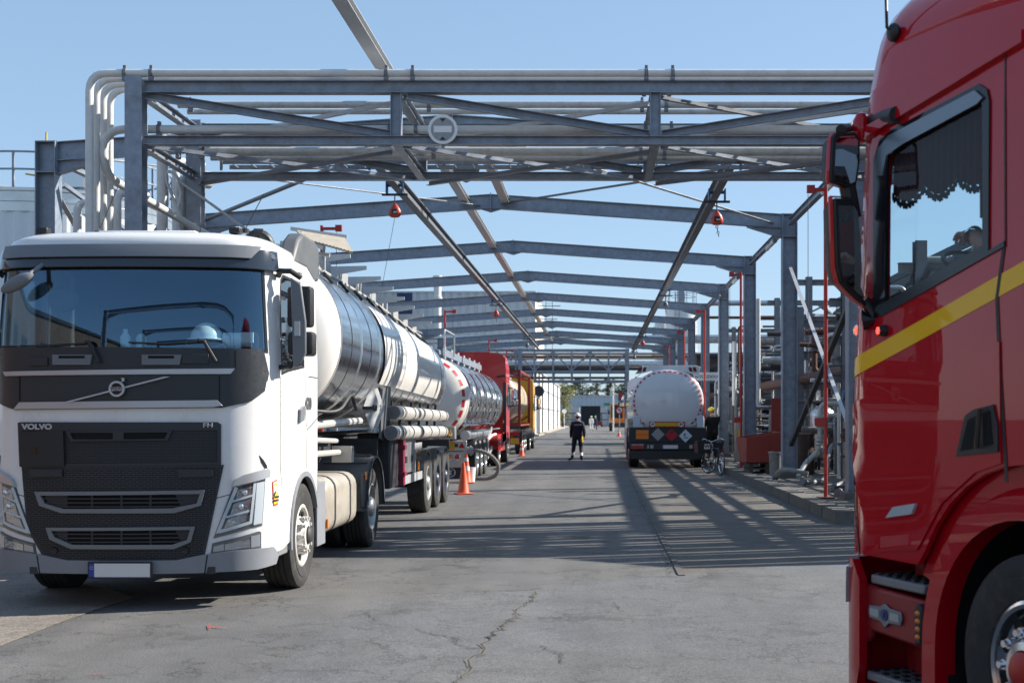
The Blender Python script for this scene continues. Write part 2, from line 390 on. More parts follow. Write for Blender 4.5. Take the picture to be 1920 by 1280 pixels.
# ------------------------------------------------------------ portal frames
XL, XR, XM = -9.83, 4.62, -2.6; ZE, ZR = 6.56, 7.04; Y1, BAY = 31.0, 8.12
def rz(x): return ZE+(ZR-ZE)*(1-abs(x-XM)/(XR-XM))
def portal(label, Y):
    t = thing('portal_frame', label, 'portal frame', ((XL+XR)/2, Y, 0), 0, 'portal frames over the loading lanes')
    cx = (XL+XR)/2
    for sx, x in ((-1, XL), (1, XR)):
        x -= cx; b = MB(); b.beam((x, 0, .3), (x, 0, ZE), .30, .36, 'I', up=(1, 0, 0), t=.02, tw=.014)
        b.bb(x-.18, x+.18, -.15, .15, ZE-.02, ZE); b.build('column', galv, t)
        b = MB(); b.bb(x-.26, x+.26, -.24, .24, .0, .30); b.build('plinth', concrete, t)
        b = MB(); b.bb(x-.22, x+.22, -.19, .19, .30, .325)
        for i in (-1, 1):
            for j in (-1, 1): b.cyl((x+i*.17, j*.14, .32), (x+i*.17, j*.14, .37), .016, 6)
        b.build('base_plate', galv_dark, t)
        b = MB(); b.bb(x-.17, x+.17, -.148, -.01, ZE-.56, ZE-.54); b.bb(x-.17, x+.17, .01, .148, ZE-.56, ZE-.54); b.build('stiffener', galv, t)
        x0 = x-sx*.18; b = MB(); xm = XM-cx
        b.beam((x0, 0, ZE-.17), (xm, 0, ZR-.17), .17, .34, 'I', t=.016, tw=.012); b.build('rafter', galv, t)
        b = MB(); b.bb(x0-.012, x0+.012, -.10, .10, ZE-.58, ZE+.01)
        for i in range(4):
            for j in (-1, 1): b.cyl((x0-sx*.02, j*.06, ZE-.5+i*.14), (x0+sx*.02, j*.06, ZE-.5+i*.14), .014, 6)
        b.build('end_plate', galv, t)
        b = MB(); xa = x0-sx*.85
        b.prism([(x0, ZE-.34), (x0, ZE-.56), (xa, ZE-.30)], (0, -.006, 0), (1, 0, 0), (0, 0, 1), (0, 1, 0), .012)
        b.beam((x0, 0, ZE-.57), (xa, 0, ZE-.305), .16, .015, 'B'); b.build('haunch', galv, t)
    b = MB(); b.bb(xm-.012, xm+.012, -.10, .10, ZR-.42, ZR+.03); b.prism([(-.3, .0), (.3, 0), (0, -.09)], (xm, -.006, ZR-.35), (1, 0, 0), (0, 0, 1), (0, 1, 0), .012)
    b.build('apex_plate', galv, t)
    return t
YB = [Y1+BAY*(k-1) for k in range(0, 9)]
p0 = portal('nearest steel portal frame, just behind the pipe gantry', YB[0])
for k in range(1, 9):
    dup(p0, (p0.location.x, YB[k], 0), label=f'{ORD[k-1]} steel portal frame beyond the two orange fall arresters' if False else f'steel portal frame standing {ORD[k]} in the row, counted from the pipe gantry' if k < 8 else 'last steel portal frame, in front of the far truss bridge')
for i, (y, x) in enumerate(((-3.2, -1), (-11.3, 0), (-19.4, 0))):
    dup(p0, (p0.location.x+x, y, 0), label=f'steel portal frame behind the viewpoint, {ORD[i]} of those mirrored in the white truck windscreen')
def single(name, mb, m, label, cat, group=None, **k): return tag(mb.build(name, m, **k), label, cat, group)
# monorails, purlins and eaves beams
yE = YB[8]+.1
for x, y0, lab in ((-4.12, YB[0]-.3, 'long steel monorail rail hung under the rafters above the left truck lane'), (2.35, YB[0]-.3, 'long steel monorail rail hung under the rafters above the right truck lane')):
    t = thing('monorail_beam', lab, 'monorail beam', (x, y0, 0), 0, 'monorail rails'); z = rz(x)-.34
    b = MB(); b.beam((0, 0, z-.16), (0, yE-y0, z-.16), .16, .26, 'I', t=.018); b.build('rail', galv_dark, t)
    for Y in YB: b = MB(); b.bb(-.05, .05, Y-y0-.08, Y-y0+.08, z-.035, z+.005); b.prism([(-.1, 0), (.1, 0), (.03, -.1), (-.03, -.1)], (0, Y-y0-.09, z+.004), (1, 0, 0), (0, 0, 1), (0, 1, 0), .01); b.build('hanger_plate', galv, t)
b = MB(); b.beam((-3.2, 9.5, 6.86), (-3.2, YB[8], 6.86), .20, .12, 'U', t=.01)
single('purlin', b, galv_lt, 'long light steel purlin just left of the ridge, running overhead towards the camera', 'purlin')
b = MB(); b.beam((-2.25, YB[0], 6.88), (-2.25, YB[1], 6.88), .20, .12, 'U', t=.01)
single('purlin', b, galv_lt, 'short light steel purlin right of the ridge, in the first bay only', 'purlin')
for sx, x in ((1, XR), (-1, XL)):
    for k in range(8):
        if sx < 0 and k > 5: continue
        b = MB(); b.beam((x, YB[k]+.16, ZE-.22), (x, YB[k+1]-.16, ZE-.22), .12, .16, 'I'); side = 'right' if sx > 0 else 'left'
        single('eaves_beam', b, galv, f'eaves beam between the {ORD[k]} and {ORD[k+1]} {side} columns', 'eaves beam', 'eaves beams')
# roof bracing in the first bay
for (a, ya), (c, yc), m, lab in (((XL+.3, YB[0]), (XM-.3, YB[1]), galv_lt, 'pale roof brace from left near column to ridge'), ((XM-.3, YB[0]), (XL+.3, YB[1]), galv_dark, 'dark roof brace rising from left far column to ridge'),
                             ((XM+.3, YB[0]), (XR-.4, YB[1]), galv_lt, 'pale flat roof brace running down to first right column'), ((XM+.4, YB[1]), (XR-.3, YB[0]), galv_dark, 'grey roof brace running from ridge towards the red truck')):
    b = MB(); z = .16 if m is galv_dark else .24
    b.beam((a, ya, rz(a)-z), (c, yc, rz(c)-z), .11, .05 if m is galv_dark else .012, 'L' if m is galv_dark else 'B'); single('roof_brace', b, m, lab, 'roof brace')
# wall bracing first bay right (white flat bar + dark bar crossing) and left knee braces
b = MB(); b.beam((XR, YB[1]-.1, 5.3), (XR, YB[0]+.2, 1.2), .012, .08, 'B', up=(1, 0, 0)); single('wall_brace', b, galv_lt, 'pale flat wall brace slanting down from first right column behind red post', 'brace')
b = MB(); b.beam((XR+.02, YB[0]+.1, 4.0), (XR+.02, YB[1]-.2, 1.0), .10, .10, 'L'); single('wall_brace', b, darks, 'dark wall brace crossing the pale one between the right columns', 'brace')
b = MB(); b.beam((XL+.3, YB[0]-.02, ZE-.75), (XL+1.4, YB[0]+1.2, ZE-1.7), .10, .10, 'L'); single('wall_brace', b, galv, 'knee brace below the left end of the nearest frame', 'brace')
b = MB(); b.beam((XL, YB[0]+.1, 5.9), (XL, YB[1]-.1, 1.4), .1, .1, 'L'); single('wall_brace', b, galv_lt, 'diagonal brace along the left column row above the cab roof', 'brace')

# fluorescent lamps and red posts
lampm = mat('lamp diffuser', (.75, .75, .68), .4)
for i, (Y, sx) in enumerate(((24.9, 1), (33.4, 1), (42.0, 1), (47.5, 1))):
    t = thing('strip_lamp', f'unlit fluorescent strip lamp under the {["nearest", "second", "third", "fourth"][i]} right eaves beam', 'lamp', (XR-.12, Y, ZE-.42), 0, 'strip lamps under the eaves beams')
    b = MB(); b.tube([(0, -.75, 0), (0, .75, 0)], .055, 12); b.build('diffuser', lampm, t)
    b = MB()
    for s in (-1, 1): b.cyl((0, s*.75, 0), (0, s*.80, 0), .06, 12); b.bb(-.01, .05, s*.5-.02, s*.5+.02, .03, .14)
    b.build('end_cap', galv_dark, t)
def red_post(x, Y, z0, top, lab, arm=-.32):
    t = thing('red_post', lab, 'red post', (x, Y, z0), 0, 'red pull-rope posts')
    b = MB(); b.cyl((0, 0, 0), (0, 0, top-z0), .037, 12); b.build('pole', redp, t)
    b = MB(); b.bb(arm, 0, -.03, .03, top-z0-.10, top-z0-.04); b.bb(arm-.02, arm+.12, -.04, .04, top-z0-.13, top-z0+.01); b.build('bracket', redp, t)
    b = MB(); b.bb(-.14, .14, -.14, .14, 0, .02); b.build('base_plate', rust, t)
    b = MB(); b.bb(-.2, .0, -.05, .03, 1.30, 1.45); b.build('clamp', redp, t)
    b = MB(); b.tube([(arm, 0, top-z0-.15), (arm, .0, .6)], .006, 5); b.build('pull_wire', darks, t)
    return t
for i, (Y, x) in enumerate(((23.2, 4.12), (37, 4.12), (50, 4.15), (62, 4.15), (75, 4.15))):
    red_post(x, Y, .19, 5.84, f'tall red post on the platform edge, {ORD[i]} counted from the red truck')
for i, (Y, x) in enumerate(((28, -6.05), (50, -6.0), (69, -5.9), (80, -5.75))):
    red_post(x, Y, 0, 5.84, ['red post rising behind the folded walkway board of the white truck', 'red post between the first tanker and the corrugated building', 'red post rising above the red tractor roof', 'red post beside the red tractor cab, farthest left one'][i], arm=.32)
# fall arresters on trolleys
orange = mat('orange red housing', (.62, .075, .04), .38, vary=.08)
def arrester(x, Y, lab, sz=.85, wire=None, m=orange):
    z = rz(x)-.34-.30
    t = thing('fall_arrester', lab, 'fall arrester', (x, Y, z), 0, 'fall arresters on the monorails')
    b = MB()
    for s in (-1, 1): b.bb(s*.16-.012, s*.16+.012, -.10, .10, -.13, .10); b.cyl((s*.16, 0, .04), (s*.07, 0, .04), .035, 10)
    b.cyl((-.16, 0, .04), (.16, 0, .04), .012, 6); b.build('trolley', mat('blue trolley paint', (.03, .12, .28), .4), t)
    b = MB(); b.bb(-.26, .26, -.03, .03, -.17, -.13); b.tube([(0, 0, -.16), (0, 0, -.33)], .012, 6); b.build('shackle', darks, t)
    b = MB(); b.loft([[(x_*sz, y_*sz, -.33-zz*sz) for x_, y_ in circ(0, 0, r, 16, r*.55)] for zz, r in ((0, .03), (.03, .055), (.09, .10), (.18, .145), (.26, .15), (.31, .12), (.33, .08))]); b.build('housing', m, t)
    b = MB(); b.box((0, -.085*sz, -.33-.2*sz), (.13*sz, .01, .12*sz)); o = b.build('label_plate', blackg, t)
    b = MB(); b.box((0.02*sz, -.092*sz, -.33-.215*sz), (.08*sz, .006, .03*sz)); b.build('sticker', lampm, o)
    b = MB(); zz = -.33-.33*sz
    if wire: b.tube([(0, 0, zz), (wire[0]*.3, 0, zz-.9), wire], .005, 5)
    else:
        for i in range(4): b.lathe([(.018, -.006), (.030, -.006), (.030, .006), (.018, .006)], (.0+i*.012, 0, zz-.04-i*.055), (1, 0, 0) if i % 2 else (0, 1, 0), 8, close=True)
    b.build('cable', darks, t); return t
arrester(-4.12, 25.9, 'orange fall arrester with a long thin cable above the first tank', wire=(-.55, 0, -3.6))
arrester(2.35, 25.4, 'reddish fall arrester with a short chain on the right rail')
arrester(-4.12, 51.5, 'small red fall arrester halfway down the left rail')
arrester(2.35, 68, 'small red fall arrester near far end of right rail')
grh = mat('grey housing', (.2, .21, .22), .4)
arrester(-4.12, 74, 'grey fall arrester near far end of left rail', m=grh); arrester(2.35, 45, 'grey fall arrester on the right rail above the white tanker', .7, m=grh); arrester(2.35, 84, 'grey fall arrester last on right rail', m=grh)

# ------------------------------------------------------------ pipe gantry
YN, YF = 18.0, 20.65; ZT, ZB = 6.39, 5.6; GX = [-6.5, -2.84, .80, 4.46, 8.12]
gt = thing('pipe_gantry', 'long galvanised steel pipe gantry spanning the road above the white truck', 'pipe gantry', (GX[0], YN, 0))
def gb(name, p, q, wd, h, kind='I', m=galv, up=(0, 0, 1), **k):
    o = Vector((GX[0], YN, 0)); b = MB(); b.beam(Vector(p)-o, Vector(q)-o, wd, h, kind, up=up, **k); return b.build(name, m, gt)
for Y in (YN, YF):
    for x in (GX[0], GX[4]): gb('column', (x, Y, 0), (x, Y, ZT+.03), .24, .24, 'I', up=(0, 1, 0), t=.017)
    gb('top_chord', (GX[0]+.12, Y, ZT-.11), (GX[4], Y, ZT-.11), .18, .17); gb('bottom_chord', (GX[0]+.12, Y, ZB-.07), (GX[4], Y, ZB-.07), .16, .12)
    for x in GX[1:4]: gb('post', (x, Y, ZB-.01), (x, Y, ZT-.19), .15, .15, 'I', up=(1, 0, 0))
    for i in range(4):
        a, c = GX[i], GX[i+1]; zt, zb = ZT-.22, ZB+.02
        if i in (0, 1): p, q = (a+.15, Y, zt), (c-.1, Y, zb)
        else: p, q = (a+.1, Y, zb), (c-.1, Y, zt)
        gb('diagonal_brace', p, q, .10, .11, 'U')
for x in GX:
    gb('cross_beam', (x, YN+.09, ZT-.12), (x, YF-.09, ZT-.12), .12, .14); gb('cross_beam', (x, YN+.09, ZB-.07), (x, YF-.09, ZB-.07), .12, .12)
for i in range(4):
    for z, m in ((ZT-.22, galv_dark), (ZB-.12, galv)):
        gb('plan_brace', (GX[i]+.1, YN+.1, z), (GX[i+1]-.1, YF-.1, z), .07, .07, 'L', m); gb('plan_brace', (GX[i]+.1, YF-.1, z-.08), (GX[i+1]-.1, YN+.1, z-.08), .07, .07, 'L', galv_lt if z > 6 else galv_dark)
def bend(pts, r=.18, n=5):
    pts = [Vector(p) for p in pts]; out = [pts[0]]
    for a, b_, c in zip(pts, pts[1:], pts[2:]):
        d1, d2 = (a-b_).normalized(), (c-b_).normalized(); p, q = b_+d1*r, b_+d2*r
        for i in range(n+1):
            t = i/n; out.append(p*(1-t)**2+b_*2*t*(1-t)+q*t*t)
    return out+[pts[-1]]
def gpipe(pts, r, lab, m=pipe_m, group='pipes carried by the gantry', clamps=(), bendr=.2, name='pipe'):
    t = thing(name, lab, 'pipe', pts[0], 0, group); o = Vector(pts[0]); b = MB(); b.tube([p-o for p in bend(pts, bendr)], r, 14); b.build('pipe_run', m, t)
    for x in clamps:
        b = MB(); c = Vector((x, pts[-1][1], pts[-1][2]))-o
        b.lathe([(r+.002, -.025), (r+.014, -.025), (r+.014, .025), (r+.002, .025)], c, (1, 0, 0), 14, close=True); b.bb(c.x-.02, c.x+.02, c.y-.03, c.y+.03, c.z+r, c.z+r+.05); b.bb(c.x-.03, c.x+.03, c.y-.05, c.y+.05, c.z-r-.05, c.z-r); b.build('pipe_clamp', galv_dark, t)
    return t
cl = [x+s for x in GX for s in (-.13, .24)]
zt = ZT+.055
for i, Y in enumerate((17.93, 18.22, 18.51, 18.80)):
    gpipe([(-7.13-.015*i, Y, 0), (-7.13-.015*i, Y, zt+.02), (8.6, Y, zt+.02)], .055 if i == 0 else .05, f'white upright pipe turning onto gantry top, {ORD[i]} from the camera side', pipe_w if i < 4 else pipe_m, clamps=cl if i in (0, 3) else (), bendr=.26)
for i, (Y, r) in enumerate(((19.65, .055), (20.1, .045))):
    gpipe([(-6.45+.0, Y, zt), (8.6, Y, zt)], r, ['thicker', 'thinner'][i]+' grey pipe along the far top edge of the gantry', clamps=cl if i == 0 else (), bendr=.2)
gpipe([(-6.35, 20.9, 4.6), (-7.05, 18.25, 5.1), (-7.05, 18.25, ZB+.15), (8.6, 18.25, ZB+.15)], .06, 'grey pipe resting on the near bottom chord with a dog-leg bend at left', pipe_w, clamps=cl, bendr=.3)
gpipe([(-6.6, 18.75, ZB+.1), (8.6, 18.75, ZB+.1)], .05, 'second grey pipe on the gantry bottom chord')
gpipe([(-6.2, 20.2, ZB+.24), (8.6, 20.2, ZB+.24)], .07, 'thick grey pipe on the far bottom chord of the gantry', clamps=cl)
gpipe([(-6.2, 20.48, ZB+.19), (8.6, 20.48, ZB+.19)], .04, 'thin grey pipe below the thick one on far bottom chord')
for i, (x, Y, z, r) in enumerate(((-7.6, 20.2, 5.2, .07), (-6.95, 20.4, 6.1, .085), (-6.75, 20.7, 5.5, .09), (-7.0, 21.2, 5.9, .06), (-7.9, 19.4, 4.9, .06))):
    b = MB(); b.tube(bend([(x, Y, 0), (x, Y, z), (x+.3, Y+.5, z+.02)], .15), r, 14)
    single('upright_pipe', b, pipe_w, ['slim white upright pipe left of the gantry columns', 'white upright pipe between the gantry columns, tallest', 'thick white upright pipe beside the far gantry column', 'thin white upright pipe behind the gantry columns', 'short white upright pipe at gantry foot'][i], 'pipe', 'white upright pipes beside the gantry')
# cable ladder
t = thing('cable_ladder', 'galvanised cable ladder running along the far bottom of the gantry', 'cable ladder', (-6.1, 20.95, ZB+.16))
b = MB()
for s in (-.22, .22): b.beam((0, s, .02), (14.4, s, .02), .02, .07, 'B')
b.build('side_rail', galv, t)
rm = MB(); rm.cyl((0, -.22, .01), (0, .22, .01), .012, 6); rme = rm.mesh('rung', galv)
for i in range(48): inst('rung', rme, t, (.15+i*.3, 0, 0))
for i in range(13):
    b = MB(); b.bb(i*1.2-.02, i*1.2+.02, -.26, -.23, -.12, .06); b.build('bracket', galv, t)
# round sign on the gantry
t = thing('round_sign', 'round white height limit sign with black arrows and blank centre on the gantry', 'road sign', (-2.17, 17.86, 5.66))
sgw = mat('sign white', (.80, .80, .78), .5, vary=.04); sgg = mat('faded sign face', (.32, .33, .34), .6, vary=.18, vscale=14)
b = MB(); b.lathe([(0, 0), (.205, 0), (.205, -.02), (0, -.02)], (0, 0, 0), (0, 1, 0), 40); b.build('disc', sgw, t)
b = MB(); b.lathe([(0, -.024), (.165, -.024), (.165, -.02), (0, -.02)], (0, 0, 0), (0, 1, 0), 40); b.build('face', sgg, t)
b = MB(); b.bb(-.125, .125, -.029, -.025, -.045, .045); b.build('blank_strip', sgw, t)
for s in (-1, 1):
    b = MB(); b.prism([(-.045, s*.15), (.045, s*.15), (0, s*.105)], (0, -.026, 0), (1, 0, 0), (0, 0, 1), (0, -1, 0), .003); b.build('arrow', blackg, t)
b = MB(); b.bb(-.02, .02, 0, .05, -.25, .12); b.build('bracket', galv_dark, t)
b = MB(); b.lathe([(0, 0), (.23, 0), (.23, .02), (0, .02)], (-2.2, 21.3, 5.78), (0, 1, 0), 8); single('sign_back', b, galv_dark, 'grey back of an octagonal sign behind the cable ladder', 'sign')

# ------------------------------------------------------------ shed canopy on the right
corr = mat('dark corrugated roof', (.045, .043, .042), .75, vary=.3, vscale=3)
sh = thing('dark_shed', 'dark corrugated lean-to roof of the shed beyond the red truck', 'shed', (8.3, 20.8, 0))
b = MB(); n = 110; LY = 24.
vs = []; fs = []
for i in range(n*2+1):
    z = .05*(i % 2); y = LY*i/(n*2); vs += [(0, y, 5.45+z), (2.6, y, 6.9+z)]
for i in range(n*2): fs.append((2*i, 2*i+2, 2*i+3, 2*i+1))
b.add(vs, fs); b.build('roof', corr, sh, smooth=0)
b = MB(); b.bb(0, .04, 0, LY, 5.1, 5.43); b.build('fascia', corr, sh)
for i in range(5):
    b = MB(); b.beam((2.4, .3+i*LY/4.2, 0), (2.4, .3+i*LY/4.2, 6.7), .2, .2); b.build('post', darks, sh)
b = MB(); b.prism([(.02, 5.42), (2.58, 6.86), (2.58, 4.4), (.02, 4.75)], (0, LY-.06, 0), (1, 0, 0), (0, 0, 1), (0, 1, 0), .05); b.build('gable', corr, sh)
# ------------------------------------------------------------ wheels shared by all trucks
tread_m = mat('tyre tread', (.020, .0195, .019), .9, bump=.2, bscale=60)
rimsteel = mat('rim grey', (.42, .42, .41), .4, .5, vary=.1, dirt=(.16, .12, .09), dscale=9, damt=.5)
rimwhite = mat('rim white', (.62, .60, .57), .4, .1, vary=.08, dirt=(.25, .18, .13), dscale=8, damt=.6)
rimdark = mat('rim dark blue', (.05, .06, .09), .4, .3); rimchrome = mat('polished rim', (.75, .75, .77), .16, .95, vary=.05)
holem = mat('deep black', (.004, .004, .004), .9)
WM = {}
def wheel_mesh(kind, r=.505, w=.32, rr=.29):
    """outer face towards +X; axle along X, origin at the hub in the plane of the outer face"""
    if kind in WM: return WM[kind]
    b = MB(); g = .009; prof = [(rr, -w+.03), (rr+.03, -w+.005), (r-.06, -w), (r-.012, -w+.025)]
    for i in range(5):
        y0 = -w+.035+i*(w-.07)/5; y1 = -w+.035+(i+1)*(w-.07)/5-g; prof += [(r, y0), (r, y1), (r-.014, y1+.001), (r-.014, y1+g-.001)]
    prof = prof[:-2]+[(r-.006, -.022), (r-.035, -.006), (r-.07, .0), (r-.10, -.004), (r-.104, .001), (rr+.06, -.004), (rr+.02, -.012), (rr, -.03)]
    b.lathe(prof, (0, 0, 0), (1, 0, 0), 56); ty = b.mesh('wheel', [rubber], 30)
    b = MB()
    if kind.startswith('front'):       # convex disc with hub and ten nuts
        m0, m1 = {'front_white': (rimwhite, darks), 'front_chrome': (rimchrome, redp), 'front_steel': (rimsteel, darks)}[kind]
        b.lathe([(rr, -w+.03), (rr-.012, -.06), (rr+.004, -.028), (rr+.012, -.016), (rr-.004, -.008), (rr-.022, -.014), (rr-.035, -.06), (rr-.085, -.075), (rr-.115, -.03), (.135, .015), (.125, .035), (.09, .04), (.085, .005)], (0, 0, 0), (1, 0, 0), 48)
        b.m = 1; b.lathe([(.086, .004), (.082, .055), (.06, .075), (.0, .078)], (0, 0, 0), (1, 0, 0), 24); b.m = 0
        for i in range(10):
            a = 2*math.pi*i/10; c = Vector((0, math.cos(a)*.165, math.sin(a)*.165)); b.cyl(c+Vector((-.02, 0, 0)), c+Vector((.045, 0, 0)), .016, 8); b.cyl(c+Vector((-.02, 0, 0)), c+Vector((.018, 0, 0)), .024, 8)
        b.m = 2
        for i in range(10):
            a = 2*math.pi*(i+.5)/10; c = Vector((-.047, math.cos(a)*.218, math.sin(a)*.218)); b.lathe([(0, .012), (.030, .012), (.030, -.02)], c, (1, 0, 0), 12)
        ri = b.mesh('rim', [m0, m1, holem], 40)
    else:                              # deep dished rear wheel
        m0 = {'rear': rimsteel, 'rear_blue': rimdark, 'rear_chrome': rimchrome}[kind]
        b.lathe([(rr, -.03), (rr+.01, -.012), (rr-.006, -.006), (rr-.02, -.02), (rr-.03, -.07), (rr-.04, -.13), (rr-.06, -.155), (.16, -.135), (.15, -.13), (.13, -.02), (.10, .01), (0, .015)], (0, 0, 0), (1, 0, 0), 48)
        for i in range(10):
            a = 2*math.pi*i/10; c = Vector((-.13, math.cos(a)*.185, math.sin(a)*.185)); b.cyl(c, c+Vector((.03, 0, 0)), .017, 6)
        b.m = 1
        for i in range(8):
            a = 2*math.pi*(i+.5)/8; c = Vector((-.142, math.cos(a)*.215, math.sin(a)*.215)); b.lathe([(0, .012), (.024, .012), (.024, -.02)], c, (1, 0, 0), 10)
        ri = b.mesh('rim', [m0, holem], 40)
    WM[kind] = (ty, ri); return WM[kind]
def add_wheel(parent, x, y, kind, side=1, r=.505, dual=False, steer=0):
    ty, ri = wheel_mesh(kind)
    s = r/.505
    w = inst('wheel', ty, parent, (x, y, r), (0, 0, (0 if side > 0 else math.pi)+steer), (1, s, s))
    inst('rim', ri, w)
    if dual: inst('wheel', ty, parent, (x-side*.345, y, r), (0, 0, 0 if side > 0 else math.pi), (1, s, s))
    return w
def plate(parent, loc, wd=.52, ht=.115, rz_=0, name='number_plate', sx=-1):
    b = MB(); b.box((0, 0, 0), (wd+.03, .02, ht+.03)); o = b.build(name, black, parent, bevel=.004); o.location = loc; o.rotation_euler = (0, 0, rz_)
    b = MB(); b.box((.022, -.012, 0), (wd-.045, .006, ht)); b.build('plate_face', mat('plate white', (.72, .70, .69), .4, vary=.03), o)
    b = MB(); b.box((-wd/2+.022, -.012, 0), (.044, .006, ht)); e = b.build('country_strip', mat('plate blue', (.01, .05, .35), .4), o)
    b = MB()
    for i in range(12):
        a = i*math.pi/6; b.box((-wd/2+.022+.013*math.cos(a), -.016, .02+.013*math.sin(a)), (.004, .003, .004))
    b.build('star_ring', mat('star yellow', (.75, .55, .02), .4), e)
    return o

# ------------------------------------------------------------ the white tractor unit
FX, FY = -4.11, 11.0
fh = thing('truck', 'white tractor unit facing the camera at left, dark grille and blank number plate', 'truck', (FX, FY, 0), 0, 'articulated tankers queueing')
TA, TR, TB = .87, .46, .08; PH0 = math.atan(2*.08/.87)
TS = TA+TR*(math.pi/2-PH0); YS = TB+TR*math.cos(PH0); XS = TA+TR*(1-math.sin(PH0))
def cab(t, z, off=0.):
    s = 1 if t >= 0 else -1; a = abs(t)
    if a <= TA: x, y = a, TB*(a/TA)**2; nx, ny = .184*(a/TA), -1
    elif a <= TS: ph = (a-TA)/TR+PH0; x = TA+TR*(math.sin(ph)-math.sin(PH0)); y = TB+TR*(math.cos(PH0)-math.cos(ph)); nx, ny = math.sin(ph), -math.cos(ph)
    else: x, y = XS, YS+a-TS; nx, ny = 1, 0
    fr = max(0, 1-y/1.3)
    dy = 0
    if z > 2.1: dy += (z-2.1)**2*.10
    if z < 1.1: dy += (1.1-z)*.04
    if z > 2.95: dy += (z-2.95)**2*1.1
    x -= max(0, z-2.2)*.035*(1 if a > TA else a/TA)
    return Vector((s*(x+nx*off), y+dy*fr+ny*off, z))
def inv(px, py):
    "surface coordinates (t, z) on the cab that the photograph shows at a pixel"
    lo, hi = -1.6, 3.1
    for _ in range(50):
        t = (lo+hi)/2; z = 1.5
        for _ in range(3):
            y = cab(t, z).y+FY; z = CH+(PYV-py)/FPX*y
        p = cab(t, z); X = PXV+(p.x+FX)/(p.y+FY)*FPX
        if X < px: lo = t
        else: hi = t
    return (t, z)
def IP(*pts): return [inv(*p) for p in pts]
def mir(poly): return [(-a, b) for a, b in reversed(poly)]
def fpart(name, poly, m, off=.01, thick=.02, holes=(), g=.09, parent=fh, bevel=0, smooth=30):
    b = MB(); panel(b, poly, list(holes), cab, thick, g, off); return b.build(name, m, parent, smooth=smooth, bevel=bevel)
grey_pl = mat('dark grey cab plastic', (.028, .031, .037), .42, vary=.12, vscale=30)
mid_pl = mat('mid grey trim', (.17, .18, .195), .42, vary=.05, vscale=20)
bump_m = mat('grey bumper plastic', (.24, .25, .27), .45, vary=.06, vscale=8)
silver = mat('silver trim', (.50, .51, .53), .3, .5)
# body panel
WHC = TS+1.46-YS; WR = .60
arch = [(WHC+WR*math.cos(R(a)), .53+WR*math.sin(R(a))) for a in range(22, 181, 12)]
side = [(3.02, 3.13), (3.02, 1.13), (2.99, .98)]+arch
half = side+[(WHC-WR-.0, .50), (1.60, .46), (1.2, .44), (0, .44)]
outer = half+mir(half)[1:]
ws = [(-1.26, 2.235), (1.26, 2.235), (1.235, 2.95), (-1.235, 2.95)]
win = [(1.56, 2.76), (1.58, 2.88), (1.66, 2.93), (2.36, 2.93), (2.40, 2.88), (2.40, 2.15), (1.80, 2.10), (1.56, 2.06)]
hl = IP((433, 913), (478, 902), (487, 900), (470, 988), (401, 1008))
fog = IP((397, 1037), (400, 1021), (487, 999), (487, 1026))
b = MB(); panel(b, outer, [ws, win, mir(win)], cab, .03, .09, 0)
body = b.build('cab_body', white, fh, smooth=40)
# roof
def ring(d, z, n=70):
    out = []
    for i in range(n+1):
        t = -3.02+6.04*i/n; p = cab(t, 3.13); k = 1-d/1.25
        out.append(Vector((p.x*k, min(2.02, p.y+d*.75), z)))
    return out
b = MB(); b.loft([ring(d, z) for d, z in ((-.002, 3.128), (.012, 3.17), (.04, 3.215), (.09, 3.245), (.17, 3.275), (.32, 3.30), (.6, 3.32), (1.0, 3.33))], closed=True); b.build('cab_roof', white, fh, smooth=50)
b = MB(); b.bb(-1.17, 1.17, 2.0, 2.03, 1.15, 3.2); b.build('rear_wall', white, fh)
b = MB(); b.bb(-.45, .45, .65, 1.25, 3.30, 3.35); b.build('roof_hatch', white, fh, bevel=.02)
# seams
for pts in (((2.47, 3.05), (2.47, 1.80), (2.50, 1.62), (2.56, 1.52), (2.53, 1.40), (2.53, 1.14)), ((2.57, 1.53), (3.01, 1.64)), ((1.50, 2.02), (1.50, 1.2), (1.55, 1.02)), ((2.47, 3.05), (1.56, 3.0)), ((2.62, 2.05), (3.01, 2.05))):
    for s in (1, -1):
        b = MB()
        for a, c in zip(pts, pts[1:]):
            d = math.hypot(c[0]-a[0], c[1]-a[1]); nx, nz = -(c[1]-a[1])/d*.005, (c[0]-a[0])/d*.005
            panel(b, [(s*(a[0]+nx), a[1]+nz), (s*(c[0]+nx), c[1]+nz), (s*(c[0]-nx), c[1]-nz), (s*(a[0]-nx), a[1]-nz)], [], cab, 0, .3, .0015)
        b.build('door_seam', black, fh, smooth=0, fix=False)
# windscreen, visor and trims
fpart('windscreen', [(-1.27, 2.22), (1.27, 2.22), (1.245, 2.96), (-1.245, 2.96)], glass_mat('windscreen glass', (.66, .82, .88), .17, (.45, .72, 1.)), -.004, 0, g=.06)
ed = .035
fpart('windscreen_seal', [(-1.28, 2.215), (1.28, 2.215), (1.25, 2.965), (-1.25, 2.965)], blackg, .003, .012, holes=[[(-1.25, 2.245), (1.25, 2.245), (1.22, 2.93), (-1.22, 2.93)]])
vz = IP((478, 462), (487, 505)); vt, vt2 = 1.36, 1.40
fpart('sun_visor', [(-1.40, 2.945), (1.40, 2.945), (1.36, 3.13), (-1.36, 3.13)], mat('smoked visor', (.02, .028, .04), .12, coat=.6), .05, .035, bevel=.008)
fpart('visor_trim', [(-1.13, 3.035), (1.08, 3.035), (1.17, 3.155), (-1.13, 3.155)], mid_pl, .075, .03, bevel=.006)
